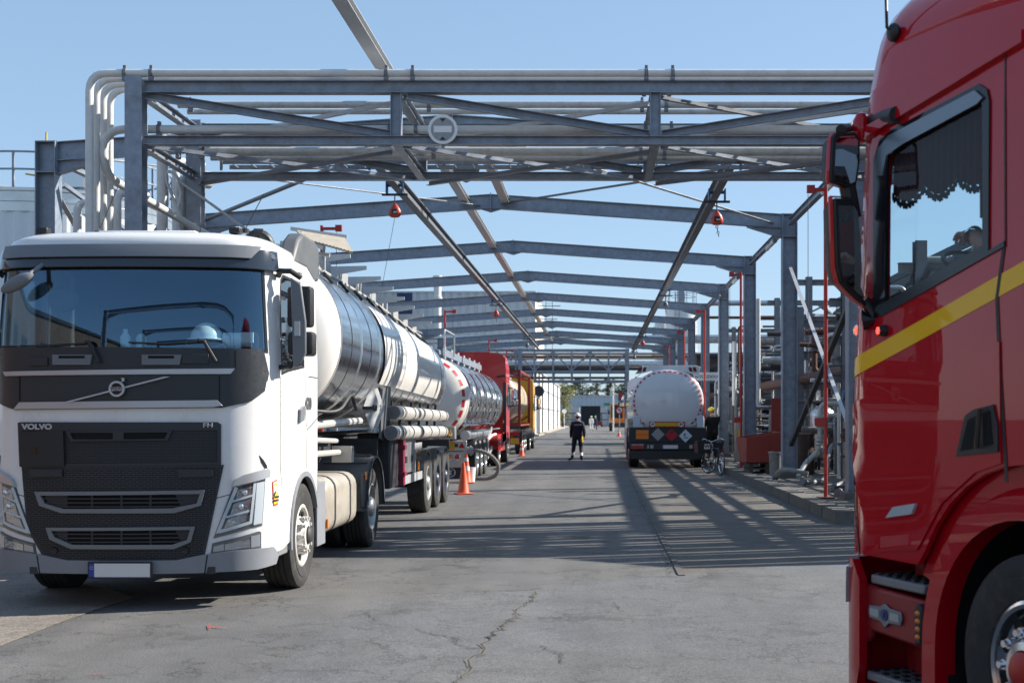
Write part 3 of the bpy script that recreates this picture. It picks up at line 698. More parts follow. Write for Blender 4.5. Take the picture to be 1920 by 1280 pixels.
b = MB(); c_ = cab(1.30, 3.085, .056); b.lathe([(.0, .004), (.028, .004), (.028, 0)], c_, (.5, -.86, .1), 20); b.lathe([(.032, 0), (.034, .007), (.028, .008), (.028, 0)], c_, (.5, -.86, .1), 20); b.build('visor_lamp', mat('lamp lens clear', (.25, .28, .32), .1), fh)
fpart('cowl_panel', IP((-4, 656), (488, 655), (494, 660), (503, 700), (500, 715), (-8, 715)), grey_pl, .012, .03, bevel=.004)
fpart('badge_panel', IP((-8, 700), (501, 700), (495, 733), (470, 752), (417, 764), (30, 768), (-8, 735)), grey_pl, .014, .03, bevel=.004)
fpart('silver_trim', IP((12, 697), (440, 691), (432, 701), (16, 705)), silver, .035, .03, g=.15, bevel=.004)
fpart('silver_trim', IP((40, 754), (408, 750), (418, 760), (400, 763), (30, 767)), silver, .032, .03, g=.15, bevel=.004)
for x in ((38, 235), (410, 235)):
    pass
for a, c in (((102, 665), (176, 684)), ((268, 665), (342, 684))):
    fpart('grab_step', IP((a[0], a[1]), (c[0], a[1]), (c[0]-4, c[1]), (a[0], c[1])), mid_pl, .035, .03, bevel=.006); fpart('grab_recess', IP((a[0]+12, a[1]+2), (c[0]-14, a[1]+2), (c[0]-14, a[1]+7), (a[0]+12, a[1]+7)), holem, .037, .004)
for a, c in (((58, 670), (92, 686)), ((342, 664), (392, 682))): fpart('cowl_hatch', IP((a[0], a[1]), (c[0], a[1]), (c[0], c[1]), (a[0], c[1])), grey_pl, .026, .02, bevel=.004)
for px in (38, 411): fpart('panel_gap', IP((px, 705), (px+2, 705), (px+2, 752), (px, 752)), holem, .016, .003)
fpart('panel_gap', IP((440, 657), (442, 657), (442, 692), (440, 692)), holem, .014, .003)
# emblem: ring with arrow, bar and lettering
e = cab(-.01, 1.893, .028)
b = MB(); b.prism([(-.455, -.112), (-.40, -.112), (.455, .105), (.40, .105)], e, (1, 0, 0), (0, .0, 1), (0, -1, 0), .012); b.build('badge_bar', silver, fh)
b = MB(); b.lathe([(.050, .004), (.050, .03), (.068, .03), (.068, .004)], e, (0, -1, 0), 36, close=True)
b.prism([(.040, .058), (.066, .066), (.066, .092), (.038, .092), (.048, .078)], e+Vector((0, -.012, 0)), (1, 0, 0), (0, 0, 1), (0, -1, 0), .02)
b.box(e+Vector((0, -.02, 0)), (.118, .018, .030)); bo = b.build('badge', silver, fh)
b = MB(); b.lathe([(0, .010), (.052, .010)], e, (0, -1, 0), 30); b.build('badge_back', blackg, bo)
text('badge_text', 'VOLVO', .030, mat('badge blue', (.01, .02, .06), .4), e+Vector((0, -.0295, 0)), parent=bo, depth=.002, bold=.0012)
# upper grille
def mesh_mat(name, sc_=1., base=(.045, .05, .058), hole=(.004, .004, .005)):
    m = bpy.data.materials.new(name); m.use_nodes = True; n = m.node_tree; b = n.nodes['Principled BSDF']; L = n.links.new
    tc = n.nodes.new('ShaderNodeTexCoord'); sp = n.nodes.new('ShaderNodeSeparateXYZ'); L(tc.outputs['Object'], sp.inputs[0]); cb = n.nodes.new('ShaderNodeCombineXYZ'); L(sp.outputs[0], cb.inputs[0]); L(sp.outputs[2], cb.inputs[1])
    t = n.nodes.new('ShaderNodeTexBrick'); L(cb.outputs[0], t.inputs[0]); t.inputs['Scale'].default_value = 1; t.inputs['Brick Width'].default_value = .040*sc_; t.inputs['Row Height'].default_value = .0125*sc_
    t.inputs['Mortar Size'].default_value = .0026*sc_; t.inputs['Mortar Smooth'].default_value = .3; t.inputs['Color1'].default_value = (*hole, 1); t.inputs['Color2'].default_value = (*hole, 1); t.inputs['Mortar'].default_value = (*base, 1)
    L(t.outputs[0], b.inputs['Base Color']); b.inputs['Roughness'].default_value = .5
    bp = n.nodes.new('ShaderNodeBump'); bp.inputs['Distance'].default_value = .01; bp.inputs['Strength'].default_value = .8; L(t.outputs['Fac'], bp.inputs['Height']); L(bp.outputs[0], b.inputs['Normal']); return m
hexm = mesh_mat('grille honeycomb'); hexw = mesh_mat('wide grille honeycomb', 1.5)
go = IP((36, 792), (42, 791), (408, 791), (415, 795), (415, 871), (39, 874)); fpart('upper_grille_frame', go, grey_pl, .02, .03, holes=[IP((42, 808), (408, 806), (408, 866), (44, 869))], bevel=.003)
fpart('upper_grille', IP((42, 808), (408, 806), (408, 866), (44, 869)), hexm, .012, .01, g=.2, smooth=0)
fpart('intake_surround', IP((126, 808), (324, 806), (316, 825), (136, 827)), grey_pl, .03, .02, holes=[IP((134, 811), (214, 811), (214, 823), (140, 823)), IP((234, 811), (316, 810), (310, 822), (234, 823))], bevel=.003)
for q in (((134, 811), (214, 811), (214, 823), (140, 823)), ((234, 811), (316, 810), (310, 822), (234, 823))): fpart('intake_opening', IP(*q), holem, .018, .004)
fpart('blank_cover', IP((40, 809), (122, 807), (124, 873), (43, 875)), black, .035, .02, bevel=.004)
fpart('radar_cover', IP((61, 837), (73, 837), (73, 850), (61, 850)), blackg, .038, .004)
def ftext(name, s, px, py, size, m, **k):
    t, z = inv(px, py); o = text(name, s, size, m, cab(t, z, .036), parent=fh, depth=.003, **k); return o
ftext('maker_name', 'VOLVO', 74, 800, .062, silver, bold=.003, font_x=1.25); ftext('model_letters', 'FH', 391, 797, .055, silver, bold=.001, font_x=1.35)
# lower grille
lo = IP((44, 879), (417, 875), (378, 1038), (330, 1046), (140, 1048), (84, 1036), (58, 990))
f1 = IP((69, 921), (385, 918), (378, 947), (328, 961), (119, 961), (78, 947)); f1i = IP((80, 928), (376, 925), (370, 943), (324, 952), (122, 953), (88, 943))
f2 = IP((90, 988), (367, 986), (359, 1015), (328, 1028), (137, 1028), (97, 1010)); f2i = IP((100, 994), (358, 992), (352, 1011), (324, 1020), (139, 1020), (106, 1006))
fpart('lower_grille', lo, hexw, .015, .03, holes=[f1i, f2i], g=.12, smooth=0)
fpart('lower_grille_rim', IP((42, 874), (420, 871), (384, 1040), (332, 1050), (138, 1052), (80, 1040), (52, 990)), grey_pl, .012, .03, holes=[lo], g=.15, bevel=.004)
for f, fi in ((f1, f1i), (f2, f2i)): fpart('grille_frame', f, mat('grille frame grey', (.20, .205, .21), .4, vary=.05), .04, .05, holes=[fi], g=.15, bevel=.006)
for y0, x0, x1 in ((920, 80, 378), (986, 98, 360)):
    fpart('radiator', IP((x0, y0+2), (x1, y0), (x1-6, y0+36), (x0+8, y0+38)), holem, .006, .003)
    for k in range(3): fpart('grille_slat', IP((x0+4+k*3, y0+13+k*7.5), (x1-4-k*3, y0+12+k*7.5), (x1-5-k*3, y0+14.5+k*7.5), (x0+5+k*3, y0+15.5+k*7.5)), grey_pl, .024, .016, g=.3)
    for px in (172, 227, 281): fpart('grille_bar', IP((px, y0+4), (px+4, y0+4), (px+4, y0+34), (px, y0+34)), grey_pl, .016, .008, g=.3)
    for xa, xb in ((x0, 128), (325, x1)): fpart('grille_blank', IP((xa+4, y0+5), (xb, y0+4), (xb, y0+32), (xa+14, y0+28)), grey_pl, .012, .004)
for px in (112, 357):
    b = MB(); t, z = inv(px-8, 1031); b.lathe([(0, .006), (.018, .006), (.028, .012), (.032, 0)], cab(t, z, .016), (0, -1, 0), 20); b.build('tow_eye_cap', blackg, fh)
for a, c in ((58, 120), (334, 400)): fpart('grille_handle', IP((a, 879), (c, 879), (c, 893), (a+3, 894)), grey_pl, .035, .02, bevel=.005)
# headlights
chr2 = mat('lamp reflector', (.55, .58, .62), .12, .9, bump=.5, bscale=25); lens = glass_mat('lamp lens', (.9, .93, .95), .10)
white_pl = mat('light grey lamp brow', (.50, .51, .52), .35)
EXPL = {}
for s in (1, -1):
    S = (lambda p: p) if s > 0 else mir
    h0 = fpart('headlight', S(IP((436, 914), (480, 903), (497, 897), (491, 985), (470, 989), (400, 1009))), mat('lamp housing', (.10, .105, .11), .3), .006, .02, g=.07)
    for poly in (((446, 918), (474, 910), (470, 928), (441, 938)), ((438, 944), (470, 932), (467, 955), (431, 968)), ((428, 972), (464, 960), (460, 976), (420, 990))):
        fpart('reflector', S(IP(*poly)), chr2, .012, .004, parent=h0, g=.05)
    for poly in (((440, 912), (446, 914), (412, 998), (405, 1000)), ((414, 992), (468, 976), (470, 981), (412, 999)), ((430, 939), (472, 926), (472, 930), (430, 943)), ((424, 967), (466, 955), (466, 959), (424, 971)), ((474, 905), (479, 904), (471, 980), (466, 982)), ((480, 905), (494, 902), (489, 980), (474, 984))):
        fpart('running_light', S(IP(*poly)), mat('daytime strip', (.75, .78, .80), .2, coat=.5), .018, .008, parent=h0, g=.08)
    for px, py in ((458, 922), (451, 948)):
        t, z = inv(px, py); c_ = cab(t*s, z, .018); b = MB(); b.ell(c_, .026, 14, 8); b.build('bulb', chrome, h0)
    fpart('lens', S(IP((434, 913), (479, 902), (498, 896), (492, 987), (470, 990), (399, 1010))), lens, .032, 0, parent=h0, g=.05)
    fpart('headlight_brow', S(IP((434, 911), (441, 898), (455, 890), (497, 877), (502, 882), (501, 894), (440, 910))), silver, .038, .04, bevel=.008, g=.06)
    f0 = fpart('fog_light', S(IP((395, 1038), (398, 1018), (485, 995), (489, 997), (489, 1027), (470, 1030))), mat('lamp housing'.strip(), (.1, .1, .1)), .008, .03, g=.08)
    fpart('reflector', S(IP((422, 1020), (468, 1008), (468, 1025), (422, 1031))), chr2, .014, .004, parent=f0, g=.05); fpart('lamp_block', S(IP((401, 1024), (420, 1019), (420, 1031), (400, 1034))), silver, .013, .004, parent=f0); fpart('lamp_block', S(IP((470, 1005), (486, 1001), (486, 1023), (470, 1026))), silver, .013, .004, parent=f0)
    fpart('lens', S(IP((397, 1037), (400, 1019), (486, 996), (488, 1026), (470, 1029))), lens, .022, 0, parent=f0, g=.05)
    fpart('cheek_seam', S(IP((397, 935), (434, 925), (434, 926.5), (397, 936.5))), black, .002, .003)
    fpart('corner_gap', S(IP((486, 853), (494, 862), (500, 872), (502, 880), (497, 878), (490, 866))), holem, .004, .006, g=.05)
    fpart('door_handle', S([(2.15, 1.60), (2.17, 1.72), (2.34, 1.76), (2.35, 1.68), (2.32, 1.62)]), mid_pl, .03, .03, bevel=.006)
    tr = [(p[0], p[1]) for p in arch]; ins = [(WHC+(WR-.05)*math.cos(R(a)), .53+(WR-.05)*math.sin(R(a))) for a in range(22, 181, 12)]
    fpart('arch_trim', S(tr+[(WHC-WR, .42), (WHC-WR+.05, .42)]+list(reversed(ins))), bump_m, .018, .05, g=.08)
    # inner wheel box and step
    b = MB()
    inner = [(WHC-TS+YS+(WR-.02)*math.cos(R(a)), .53+(WR-.02)*math.sin(R(a))) for a in range(0, 181, 15)]
    b.loft([[(s*1.22, y, z) for y, z in inner], [(s*.75, y, z) for y, z in inner]], closed=False, cap=False); b.build('wheel_liner', black, fh)
    b = MB(); b.bb(s*.70, s*.76, .75, 2.2, .35, 1.15); b.build('inner_panel', holem, fh)
    # bumper step
    b = MB(); b.bb(s*.98, s*1.235, .53, .84, .40, .50); b.build('entry_step', mat('step aluminium', (.55, .55, .54), .35, .7, bump=.8, bscale=70), fh, bevel=.01)
    # mirrors
    mm = fpart('door_mirror_arm', S([(1.45, 2.99), (1.50, 3.0), (1.50, 2.94), (1.45, 2.93)]), mid_pl, .03, .03)
    b = MB(); b.tube([(s*1.235, .50, 2.92), (s*1.27, .44, 2.955), (s*1.36, .44, 2.955), (s*1.44, .49, 2.90)], .026, 10); b.build('door_mirror_arm', black, fh); b = MB(); b.tube([(s*1.25, .50, 2.10), (s*1.34, .46, 2.10), (s*1.45, .50, 2.20)], .024, 10); b.build('door_mirror_arm', black, fh)
    b = MB(); pts = [(1.36, 2.90), (1.455, 2.84), (1.50, 2.50), (1.50, 2.22), (1.46, 2.15), (1.385, 2.09)]
    o_ = [(s*x, z) for x, z in pts]
    b.prism(o_, (0, .42, 0), (1, 0, 0), (0, 0, 1), (0, 1, 0), .035); mo = b.build('door_mirror_shell', mid_pl, fh, bevel=.012)
    b = MB(); b.box((s*1.425, .425-.012, 2.44), (.05, .02, .13)); b.build('recess', white_pl, mo)
    for z0, z1, x0, x1 in ((2.46, 2.83, 1.315, 1.535), (2.20, 2.42, 1.32, 1.555)):
        b = MB(); n_ = []
        for yy, k in ((.455, .75), (.47, .93), (.52, 1), (.60, 1)):
            cx, cz = (x0+x1)/2, (z0+z1)/2; hx, hz = (x1-x0)/2*k, (z1-z0)/2*k; rr = .03
            q = [(cx+sx*(hx-rr)+rr*math.cos(R(a)), cz+sz*(hz-rr)+rr*math.sin(R(a))) for sx, sz, a0 in ((1, 1, 0), (-1, 1, 90), (-1, -1, 180), (1, -1, 270)) for a in (a0, a0+45, a0+90)]
            n_.append([(s*x, yy, z) for x, z in q])
        b.loft(n_); hh = b.build('door_mirror_head', black, fh)
        b = MB(); b.box((s*(x0+x1)/2, .603, (z0+z1)/2), (x1-x0-.03, .006, z1-z0-.03)); b.build('mirror_glass', mirror, hh)
    pw = [(1.555, 2.765), (1.575, 2.885), (1.655, 2.935), (2.365, 2.935), (2.405, 2.885), (2.405, 2.145), (1.80, 2.095), (1.555, 2.055)]
    fpart('side_window', S(pw), glass_mat('side glass', (.35, .42, .45), .16), -.008, 0, g=.2)
    fpart('window_seal', S([(1.535, 2.77), (1.56, 2.90), (1.65, 2.955), (2.38, 2.955), (2.425, 2.9), (2.425, 2.13), (1.80, 2.07), (1.535, 2.03)]), black, .004, .01, holes=[S(win)], g=.3)
    b = MB(); b.prism([(1.15, 3.12), (1.35, 3.36), (1.55, 3.45), (2.05, 3.45), (2.25, 3.40), (2.25, 3.05), (2.0, 3.02), (1.7, 3.12)], (s*1.06, -.0, 0), (0, 1, 0), (0, 0, 1), (s, 0, 0), .16); b.build('side_deflector', mat('deflector grey', (.11, .115, .12), .5, vary=.1), fh, bevel=.03)
    # rear mudguard over the drive axle
    b = MB(); pr = [(1.06*0+5.4-FY+11-.0, 0)]; yc = 5.40; prof = [(yc+.62*math.cos(R(a)), .56+.60*math.sin(R(a))) for a in range(5, 176, 10)]
    prof = [(yc+.66, .50)]+prof+[(yc-.66, .62), (yc-.70, .50)]
    ot = [(y, z) for y, z in prof]; it = [(yc+(y-yc)*.95, .56+(z-.56)*.95 if z > .56 else z) for y, z in prof]
    b.loft([[(s*1.27, y, z) for y, z in ot], [(s*.60, y, z) for y, z in ot], [(s*.60, y, z) for y, z in it], [(s*1.27, y, z) for y, z in it]], closed=False, cap=False)
    b.prism([(y, z) for y, z in ot[:]]+[(y, z) for y, z in reversed(it)], (s*1.24, 0, 0), (0, 1, 0), (0, 0, 1), (s, 0, 0), .03)
    for yy in (4.86, 5.1, 5.35, 5.6): b.box((s*.93, yy, .56+math.sqrt(max(.01, .60**2-(yy-yc)**2))+.008), (.55, .07, .02))
    b.build('mudguard', mat('mudguard grey', (.075, .082, .09), .45, vary=.12, vscale=6, dirt=(.2, .19, .17), dscale=4, damt=.3), fh)
    b = MB(); b.bb(s*1.20, s*1.24, 4.62, 5.02, .55, .95); b.build('mudguard_flap', mat('mudguard grey', (0, 0, 0)), fh, bevel=.01)
    b = MB(); b.box((s*1.255, 4.72, .93), (.02, .07, .10)); b.build('side_marker', amber, fh, bevel=.006)
    # fuel tank with straps
    b = MB(); cy, cz, hw, hh2, rr = 0, .70, .30, .31, .15
    def rrect(k=1.): return [(s*(.90+sx*((.33*k)-rr)+rr*math.cos(R(a))), cz+sz*((hh2*k)-rr)+rr*math.sin(R(a))) for sx, sz, a0 in ((1, 1, 0), (-1, 1, 90), (-1, -1, 180), (1, -1, 270)) for a in (a0, a0+22, a0+45, a0+67, a0+90)]
    b.loft([[(x, y, z) for x, z in rrect(k)] for y, k in ((2.56, .9), (2.60, .97), (2.66, 1), (4.22, 1), (4.28, .97), (4.31, .9))]); ft = b.build('fuel_tank', mat('dirty fuel tank', (.42, .38, .32), .42, .15, vary=.1, vscale=3, dirt=(.25, .21, .17), dscale=5, damt=.5), fh, smooth=60)
    for yy in (3.0, 3.85):
        b = MB(); b.loft([[(x, yy+d, z) for x, z in rrect(1.02)] for d in (-.03, .03)]); b.build('strap', darks, ft)
    b = MB(); b.cyl((s*1.0, 2.85, 1.0), (s*1.0, 2.85, 1.05), .05, 14); b.build('filler_cap', black, ft)
    b = MB(); b.bb(s*.98, s*1.21, 2.18, 2.52, .32, .36); b.bb(s*1.19, s*1.22, 2.16, 2.55, .32, .98); b.bb(s*.9, s*1.2, 2.5, 2.54, .34, .70); b.build('side_fairing', bump_m, fh, bevel=.008)
    b = MB(); b.box((s*1.225, 2.62, .52), (.02, .05, .10)); b.build('side_marker', amber, fh)
    b = MB(); b.bb(s*.85, s*1.18, 2.30, 2.60, .42, .66); b.build('battery_box', mat('aluminium box', (.38, .38, .37), .4, .6, vary=.1), fh, bevel=.01)
    add_wheel(fh, s*1.245, 1.46, 'front_white', s, steer=0); add_wheel(fh, s*1.22, 5.40, 'rear', s, dual=True)
    # roof lamps, antenna
    b = MB(); b.bb(s*.86-.05, s*.86+.05, .42, .52, 3.29, 3.345); b.build('roof_bracket', black, fh, bevel=.01)
# bumper
bp = IP((0, 1040), (84, 1040), (138, 1049), (332, 1049), (378, 1040), (440, 1032), (506, 1024), (514, 1040), (512, 1055), (480, 1066), (366, 1073), (97, 1075), (0, 1072))
half_b = IP((228, 1050), (332, 1049), (380, 1039), (440, 1031), (508, 1024), (517, 1038), (512, 1056), (480, 1066), (366, 1073), (228, 1075)); 
half_b[0] = (0, half_b[0][1]); half_b[-1] = (0, half_b[-1][1])
fpart('bumper', half_b+mir(half_b)[1:-1], bump_m, .035, .05, g=.07, bevel=.008, smooth=45)
for s in (1, -1): fpart('bumper_seam', [(s*.70, .295), (s*.71, .295), (s*.735, .462), (s*.725, .462)][::s], holem, .037, .004)
b = MB(); b.bb(-.8, .8, .05, .6, .30, .36); b.bb(-.5, .5, .12, 7.0, .6, .75); b.build('underbody', darks, fh)
plate(fh, (.02, -.055, .345))
# chassis
b = MB()
for s in (-1, 1): b.beam((s*.42, 1.0, .85), (s*.42, 6.6, .85), .09, .27, 'U')
b.bb(-.45, .45, 1.5, 2.0, .8, 1.1); b.bb(-.6, .6, 5.2, 5.6, .35, .65); b.bb(-.5, .5, 4.9, 6.0, 1.0, 1.12); b.build('chassis', darks, fh)
b = MB(); b.cyl((-1.2, 1.46, .505), (1.2, 1.46, .505), .07, 12); b.cyl((-1.1, 5.4, .505), (1.1, 5.4, .505), .1, 12); b.build('axle', darks, fh)
b = MB(); b.tube([(.95, 2.35, 1.25), (.95, 5.0, 1.22)], .035, 8); b.tube([(1.02, 2.3, 1.42), (.9, 4.7, 1.36)], .03, 8); b.bb(.86, 1.1, 4.6, 4.75, 1.1, 1.3); b.build('air_line', mat('pipe beige', (.5, .48, .44), .4), fh)
b = MB(); b.box((1.0, 4.68, 1.26), (.20, .06, .07)); b.build('work_lamp', mat('lamp beige', (.45, .42, .38), .4), fh, bevel=.01)
b = MB(); b.tube(bend([(.55, 1.95, 3.1), (.55, 2.0, 3.52), (.75, 2.05, 3.52), (.78, 2.1, 3.2)], .14), .05, 10); b.build('air_intake_hose', black, fh)
# horn/antenna
for x, y, L_ in ((-.52, .85, .42), (.88, .7, .34)):
    b = MB(); b.cyl((x, y, 3.33), (x, y, 3.37), .035, 10); b.tube([(x, y, 3.36), (x+.16, y+.05, 3.36+L_)], .004, 5); b.build('antenna', black, fh)
# side sticker with printed picture, model number
def stick(poly, m, off=.004, parent=fh): return fpart('sticker_patch', poly, m, off, .002, g=.05, parent=parent)
sk = fpart('blind_spot_sticker', IP((510, 903), (519, 898), (521, 945), (512, 949)), mat('sticker red', (.65, .05, .03), .5), .004, .003, g=.05)
stick(IP((511.2, 909), (518.2, 905), (519.6, 942), (513, 945)), mat('sticker yellow', (.85, .62, .05), .5), .007, sk); stick(IP((511.8, 912), (517, 909), (518, 922), (513, 923)), mat('sticker white', (.8, .8, .78), .5), .009, sk)
stick(IP((512, 926), (516, 917), (517, 919), (513, 931)), black, .010, sk); stick(IP((511.4, 905), (518, 901), (518.2, 904), (511.5, 908)), mat('sticker white', (0, 0, 0)), .007, sk)
for k, wd in enumerate(('ANGLES', 'MORTS')):
    t, z = inv(516.2, 931+k*6.5); p = cab(t, z, .012); p2 = cab(t+.01, z, .012); a = math.atan2(p2.y-p.y, p2.x-p.x); text('sticker_text', wd, .026, black, p, (R(90), 0, a), sk, depth=.001, bold=.001)
text('power_number', '420', .17, mat('number grey', (.12, .12, .125), .4), (XS+.006, 1.62, 1.78), (R(90), 0, R(90)), fh, depth=.003, bold=.002)
# wipers
b = MB()
for pts in ([(406, 678), (384, 640), (372, 638)], [(190, 680), (172, 642), (165, 641)]):
    q = [cab(*inv(*p), .05) for p in pts]; b.tube(q, .016, 8)
b.build('wiper_arm', black, fh)
b = MB()
for pts in ([(375, 641), (310, 645), (244, 642)], [(172, 643), (90, 648), (6, 650)]):
    q = [cab(*inv(*p), .03) for p in pts]; b.tube(q, .009, 6)
b.build('wiper_blade', black, fh)
# kerb mirror hung from the visor
b = MB(); q = cab(-.78, 2.93, .10); b.ell(cab(-.86, 2.80, .16), (.16, .05, .06), 16, 8, Matrix.Rotation(R(-28), 3, 'Y')); b.tube([cab(-.72, 2.97, .04), cab(-.76, 2.88, .14)], .02, 8); b.build('kerb_mirror', mid_pl, fh)
b = MB(); b.tube([cab(-.56, 2.93, -.05), cab(-.50, 2.84, -.1), cab(-.52, 2.72, -.12)], .03, 8); b.ell(cab(-.60, 2.68, -.12), (.14, .05, .12), 16, 8); b.build('inner_mirror', black, fh)
# interior
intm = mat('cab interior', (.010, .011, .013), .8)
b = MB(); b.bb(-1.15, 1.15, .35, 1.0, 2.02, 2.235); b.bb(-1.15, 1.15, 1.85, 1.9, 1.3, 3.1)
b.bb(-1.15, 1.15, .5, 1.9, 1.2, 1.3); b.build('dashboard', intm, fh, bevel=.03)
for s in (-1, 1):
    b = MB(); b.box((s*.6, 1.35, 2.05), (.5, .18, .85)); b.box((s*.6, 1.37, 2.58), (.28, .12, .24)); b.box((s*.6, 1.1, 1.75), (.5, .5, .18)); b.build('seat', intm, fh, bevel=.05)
b = MB(); c_ = Vector((.52, .72, 2.35)); b.lathe([(.185, -.012), (.2, 0), (.185, .012), (.17, 0)], c_, Vector((0, -.5, 1)).normalized(), 32, close=True); b.build('steering_wheel', black, fh)
hc = cab(.76, 2.40, -.18)
helm_w = mat('white helmet', (.75, .76, .74), .3, coat=.3)
def helmet(parent, c, m, s=1., rot=0):
    b = MB(); rings = []
    for k in range(7):
        a = R(90*k/6); rr = math.cos(a); rings.append([(c[0]+.135*s*rr*math.cos(t), c[1]+.155*s*rr*math.sin(t), c[2]+.14*s*math.sin(a)) for t in [2*math.pi*i/18 for i in range(18)]])
    b.loft(rings, cap=True); b.lathe([(.13*s, -.006), (.165*s, -.012), (.165*s, -.003), (.13*s, .008)], c, (0, 0, 1), 18, close=True)
    return b.build('helmet', m, parent, smooth=60)
hp = cab(.70, 2.40, -.20); hw_ = hp+Vector((FX, FY, 0))
t = thing('helmet', 'white safety helmet lying on the dashboard behind the windscreen', 'helmet', hw_); helmet(t, (0, 0, -.06), helm_w, 1.02)
pp = cab(1.02, 2.33, -.16)+Vector((FX, FY, 0))
b = MB(); b.cyl((-.12, 0, 0), (.12, .03, 0), .065, 24); b.box((.10, -.03, .02), (.10, .02, .09)); t = b.build('paper_roll', mat('paper', (.75, .78, .76), .9), None); t.location = pp; tag(t, 'white paper roll beside the helmet on the dashboard', 'paper roll')
b = MB(); b.lathe([(0, 0), (.04, 0), (.045, .09), (.02, .13), (.02, .16)], (0, 0, 0), (0, 0, 1), 14); b.lathe([(0, 0), (.04, 0), (.045, .09), (.02, .12)], (.13, .02, 0), (0, 0, 1), 14); t = b.build('clear_cups', mat('pale plastic', (.5, .6, .6), .3), None); t.location = cab(-.03, 2.26, -.2)+Vector((FX, FY, 0)); tag(t, 'pale plastic cups on the dashboard beside the steering wheel', 'cups')

# ------------------------------------------------------------ tank trailers
def steelm(name, rough, vs=(1, .12, 1)):
    m = mat(name, (.88, .88, .88), rough, 1., vary=.07, vscale=14, stretch=vs, bump=.02, bscale=10); return m
steel_t = steelm('brushed tank steel', .17, (.6, 1.4, .6)); steel_p = steelm('polished tank steel', .045, (1, .3, 1))
tankwhite = mat('tank white paint', (.78, .75, .70), .35, coat=.4, vary=.03, vscale=2)
def ring_pts(y, rx, rz_, cz, n=56, e=2.15, a0=0, a1=360, off=0.):
    out = []
    for i in range(n+(a1-a0 < 360)):
        a = R(a0+(a1-a0)*i/n); c, s = math.cos(a), math.sin(a)
        k = (abs(c)**e+abs(s)**e)**(-1/e); out.append((( rx+off)*c*k, y, cz+(rz_+off)*s*k))
    return out
def interp(tab, y):
    for a, b_ in zip(tab, tab[1:]):
        if y <= b_[0]: f = (y-a[0])/(b_[0]-a[0]); return [a[i]+(b_[i]-a[i])*f for i in range(1, 4)]
    return tab[-1][1:4]
def tank_patch(tab, y0, y1, a0, a1, off, m, name, parent, ny=12, n=20):
    b = MB(); rings = []
    for i in range(ny+1):
        y = y0+(y1-y0)*i/ny; rx, rz_, cz = interp(tab, y); rings.append(ring_pts(y, rx, rz_, cz, n, 2.15, a0, a1, off))
    b.loft(rings, closed=False, cap=False); return b.build(name, m, parent, fix=False, smooth=60)
def tank_rings(tab, ys, m, parent, wd=.05, off=.012):
    for y in ys:
        rx, rz_, cz = interp(tab, y); b = MB(); b.loft([ring_pts(y-wd/2, rx, rz_, cz, off=.001), ring_pts(y-wd/2, rx, rz_, cz, off=off), ring_pts(y+wd/2, rx, rz_, cz, off=off), ring_pts(y+wd/2, rx, rz_, cz, off=.001)], cap=False); b.build('tank_band', m, parent, smooth=30)
def fender(parent, yc, x0, x1, r=.56, z0=.5, m=None, amin=8, amax=172):
    s = 1 if x1 > 0 else -1; ot = [(yc+r*math.cos(R(a)), z0+r*math.sin(R(a))) for a in range(amin, amax+1, 8)]; it = [(yc+(r-.03)*math.cos(R(a)), z0+(r-.03)*math.sin(R(a))) for a in range(amin, amax+1, 8)]
    b = MB(); b.loft([[(x, y, z) for y, z in q] for x, q in ((x1, ot), (x0, ot), (x0, it), (x1, it))], closed=False, cap=False)
    b.loft([[(x1, y, z) for y, z in ot], [(x1+s*.012, yc+(y-yc)*1.0, z) for y, z in ot], [(x1+s*.012, yc+(y-yc)*.93, z0+(z-z0)*.93) for y, z in ot], [(x1, yc+(y-yc)*.93, z0+(z-z0)*.93) for y, z in ot]], closed=False, cap=False)
    return b.build('mudguard', m or mat('trailer mudguard', (.10, .105, .11), .45, vary=.12, dirt=(.22, .2, .18), dscale=4, damt=.3), parent)
# trailer of the white truck: local origin under its tank front
T1 = (-4.22, 14.85)
tr = thing('tank_trailer', 'long brushed steel tank trailer with white front dome behind the white tractor', 'tank trailer', (*T1, 0), 0, 'tank trailers')
TAB = [(0, 1.23, 1.03, 2.58), (4.5, 1.24, 1.02, 2.52), (10.2, 1.24, .93, 2.37)]
b = MB(); b.loft([ring_pts(y, *interp(TAB, y)) for y in (0, .05, 1, 2, 3, 4, 5, 6, 7, 8, 9, 10, 10.2)], cap=True); b.build('tank_shell', steel_t, tr, smooth=60)
b = MB(); b.loft([ring_pts(y, 1.23*k, 1.03*k, 2.58) for y, k in ((.0, 1.003), (-.05, .995), (-.12, .965), (-.22, .88), (-.31, .72), (-.37, .50), (-.40, .25), (-.41, .02))], cap=True); b.build('front_dome', tankwhite, tr, smooth=60)
rx, rz_, cz = interp(TAB, 10.2)
b = MB(); b.loft([ring_pts(10.2+y, rx*k, rz_*k, cz) for y, k in ((.0, 1.003), (.05, .995), (.12, .965), (.22, .88), (.31, .72), (.37, .50), (.41, .02))], cap=True); b.build('rear_dome', steel_t, tr, smooth=60)
tank_rings(TAB, (.06, 1.35, 2.7, 4.0, 5.4, 6.8, 8.2, 10.1), steel_t, tr)
tank_rings(TAB, (.7, 2.0, 4.7, 6.1, 7.5, 9.0, 9.5), darks, tr, .012, .004)
tank_patch(TAB, 3.0, 9.3, -24, 38, .016, tankwhite, 'white_panel', tr)
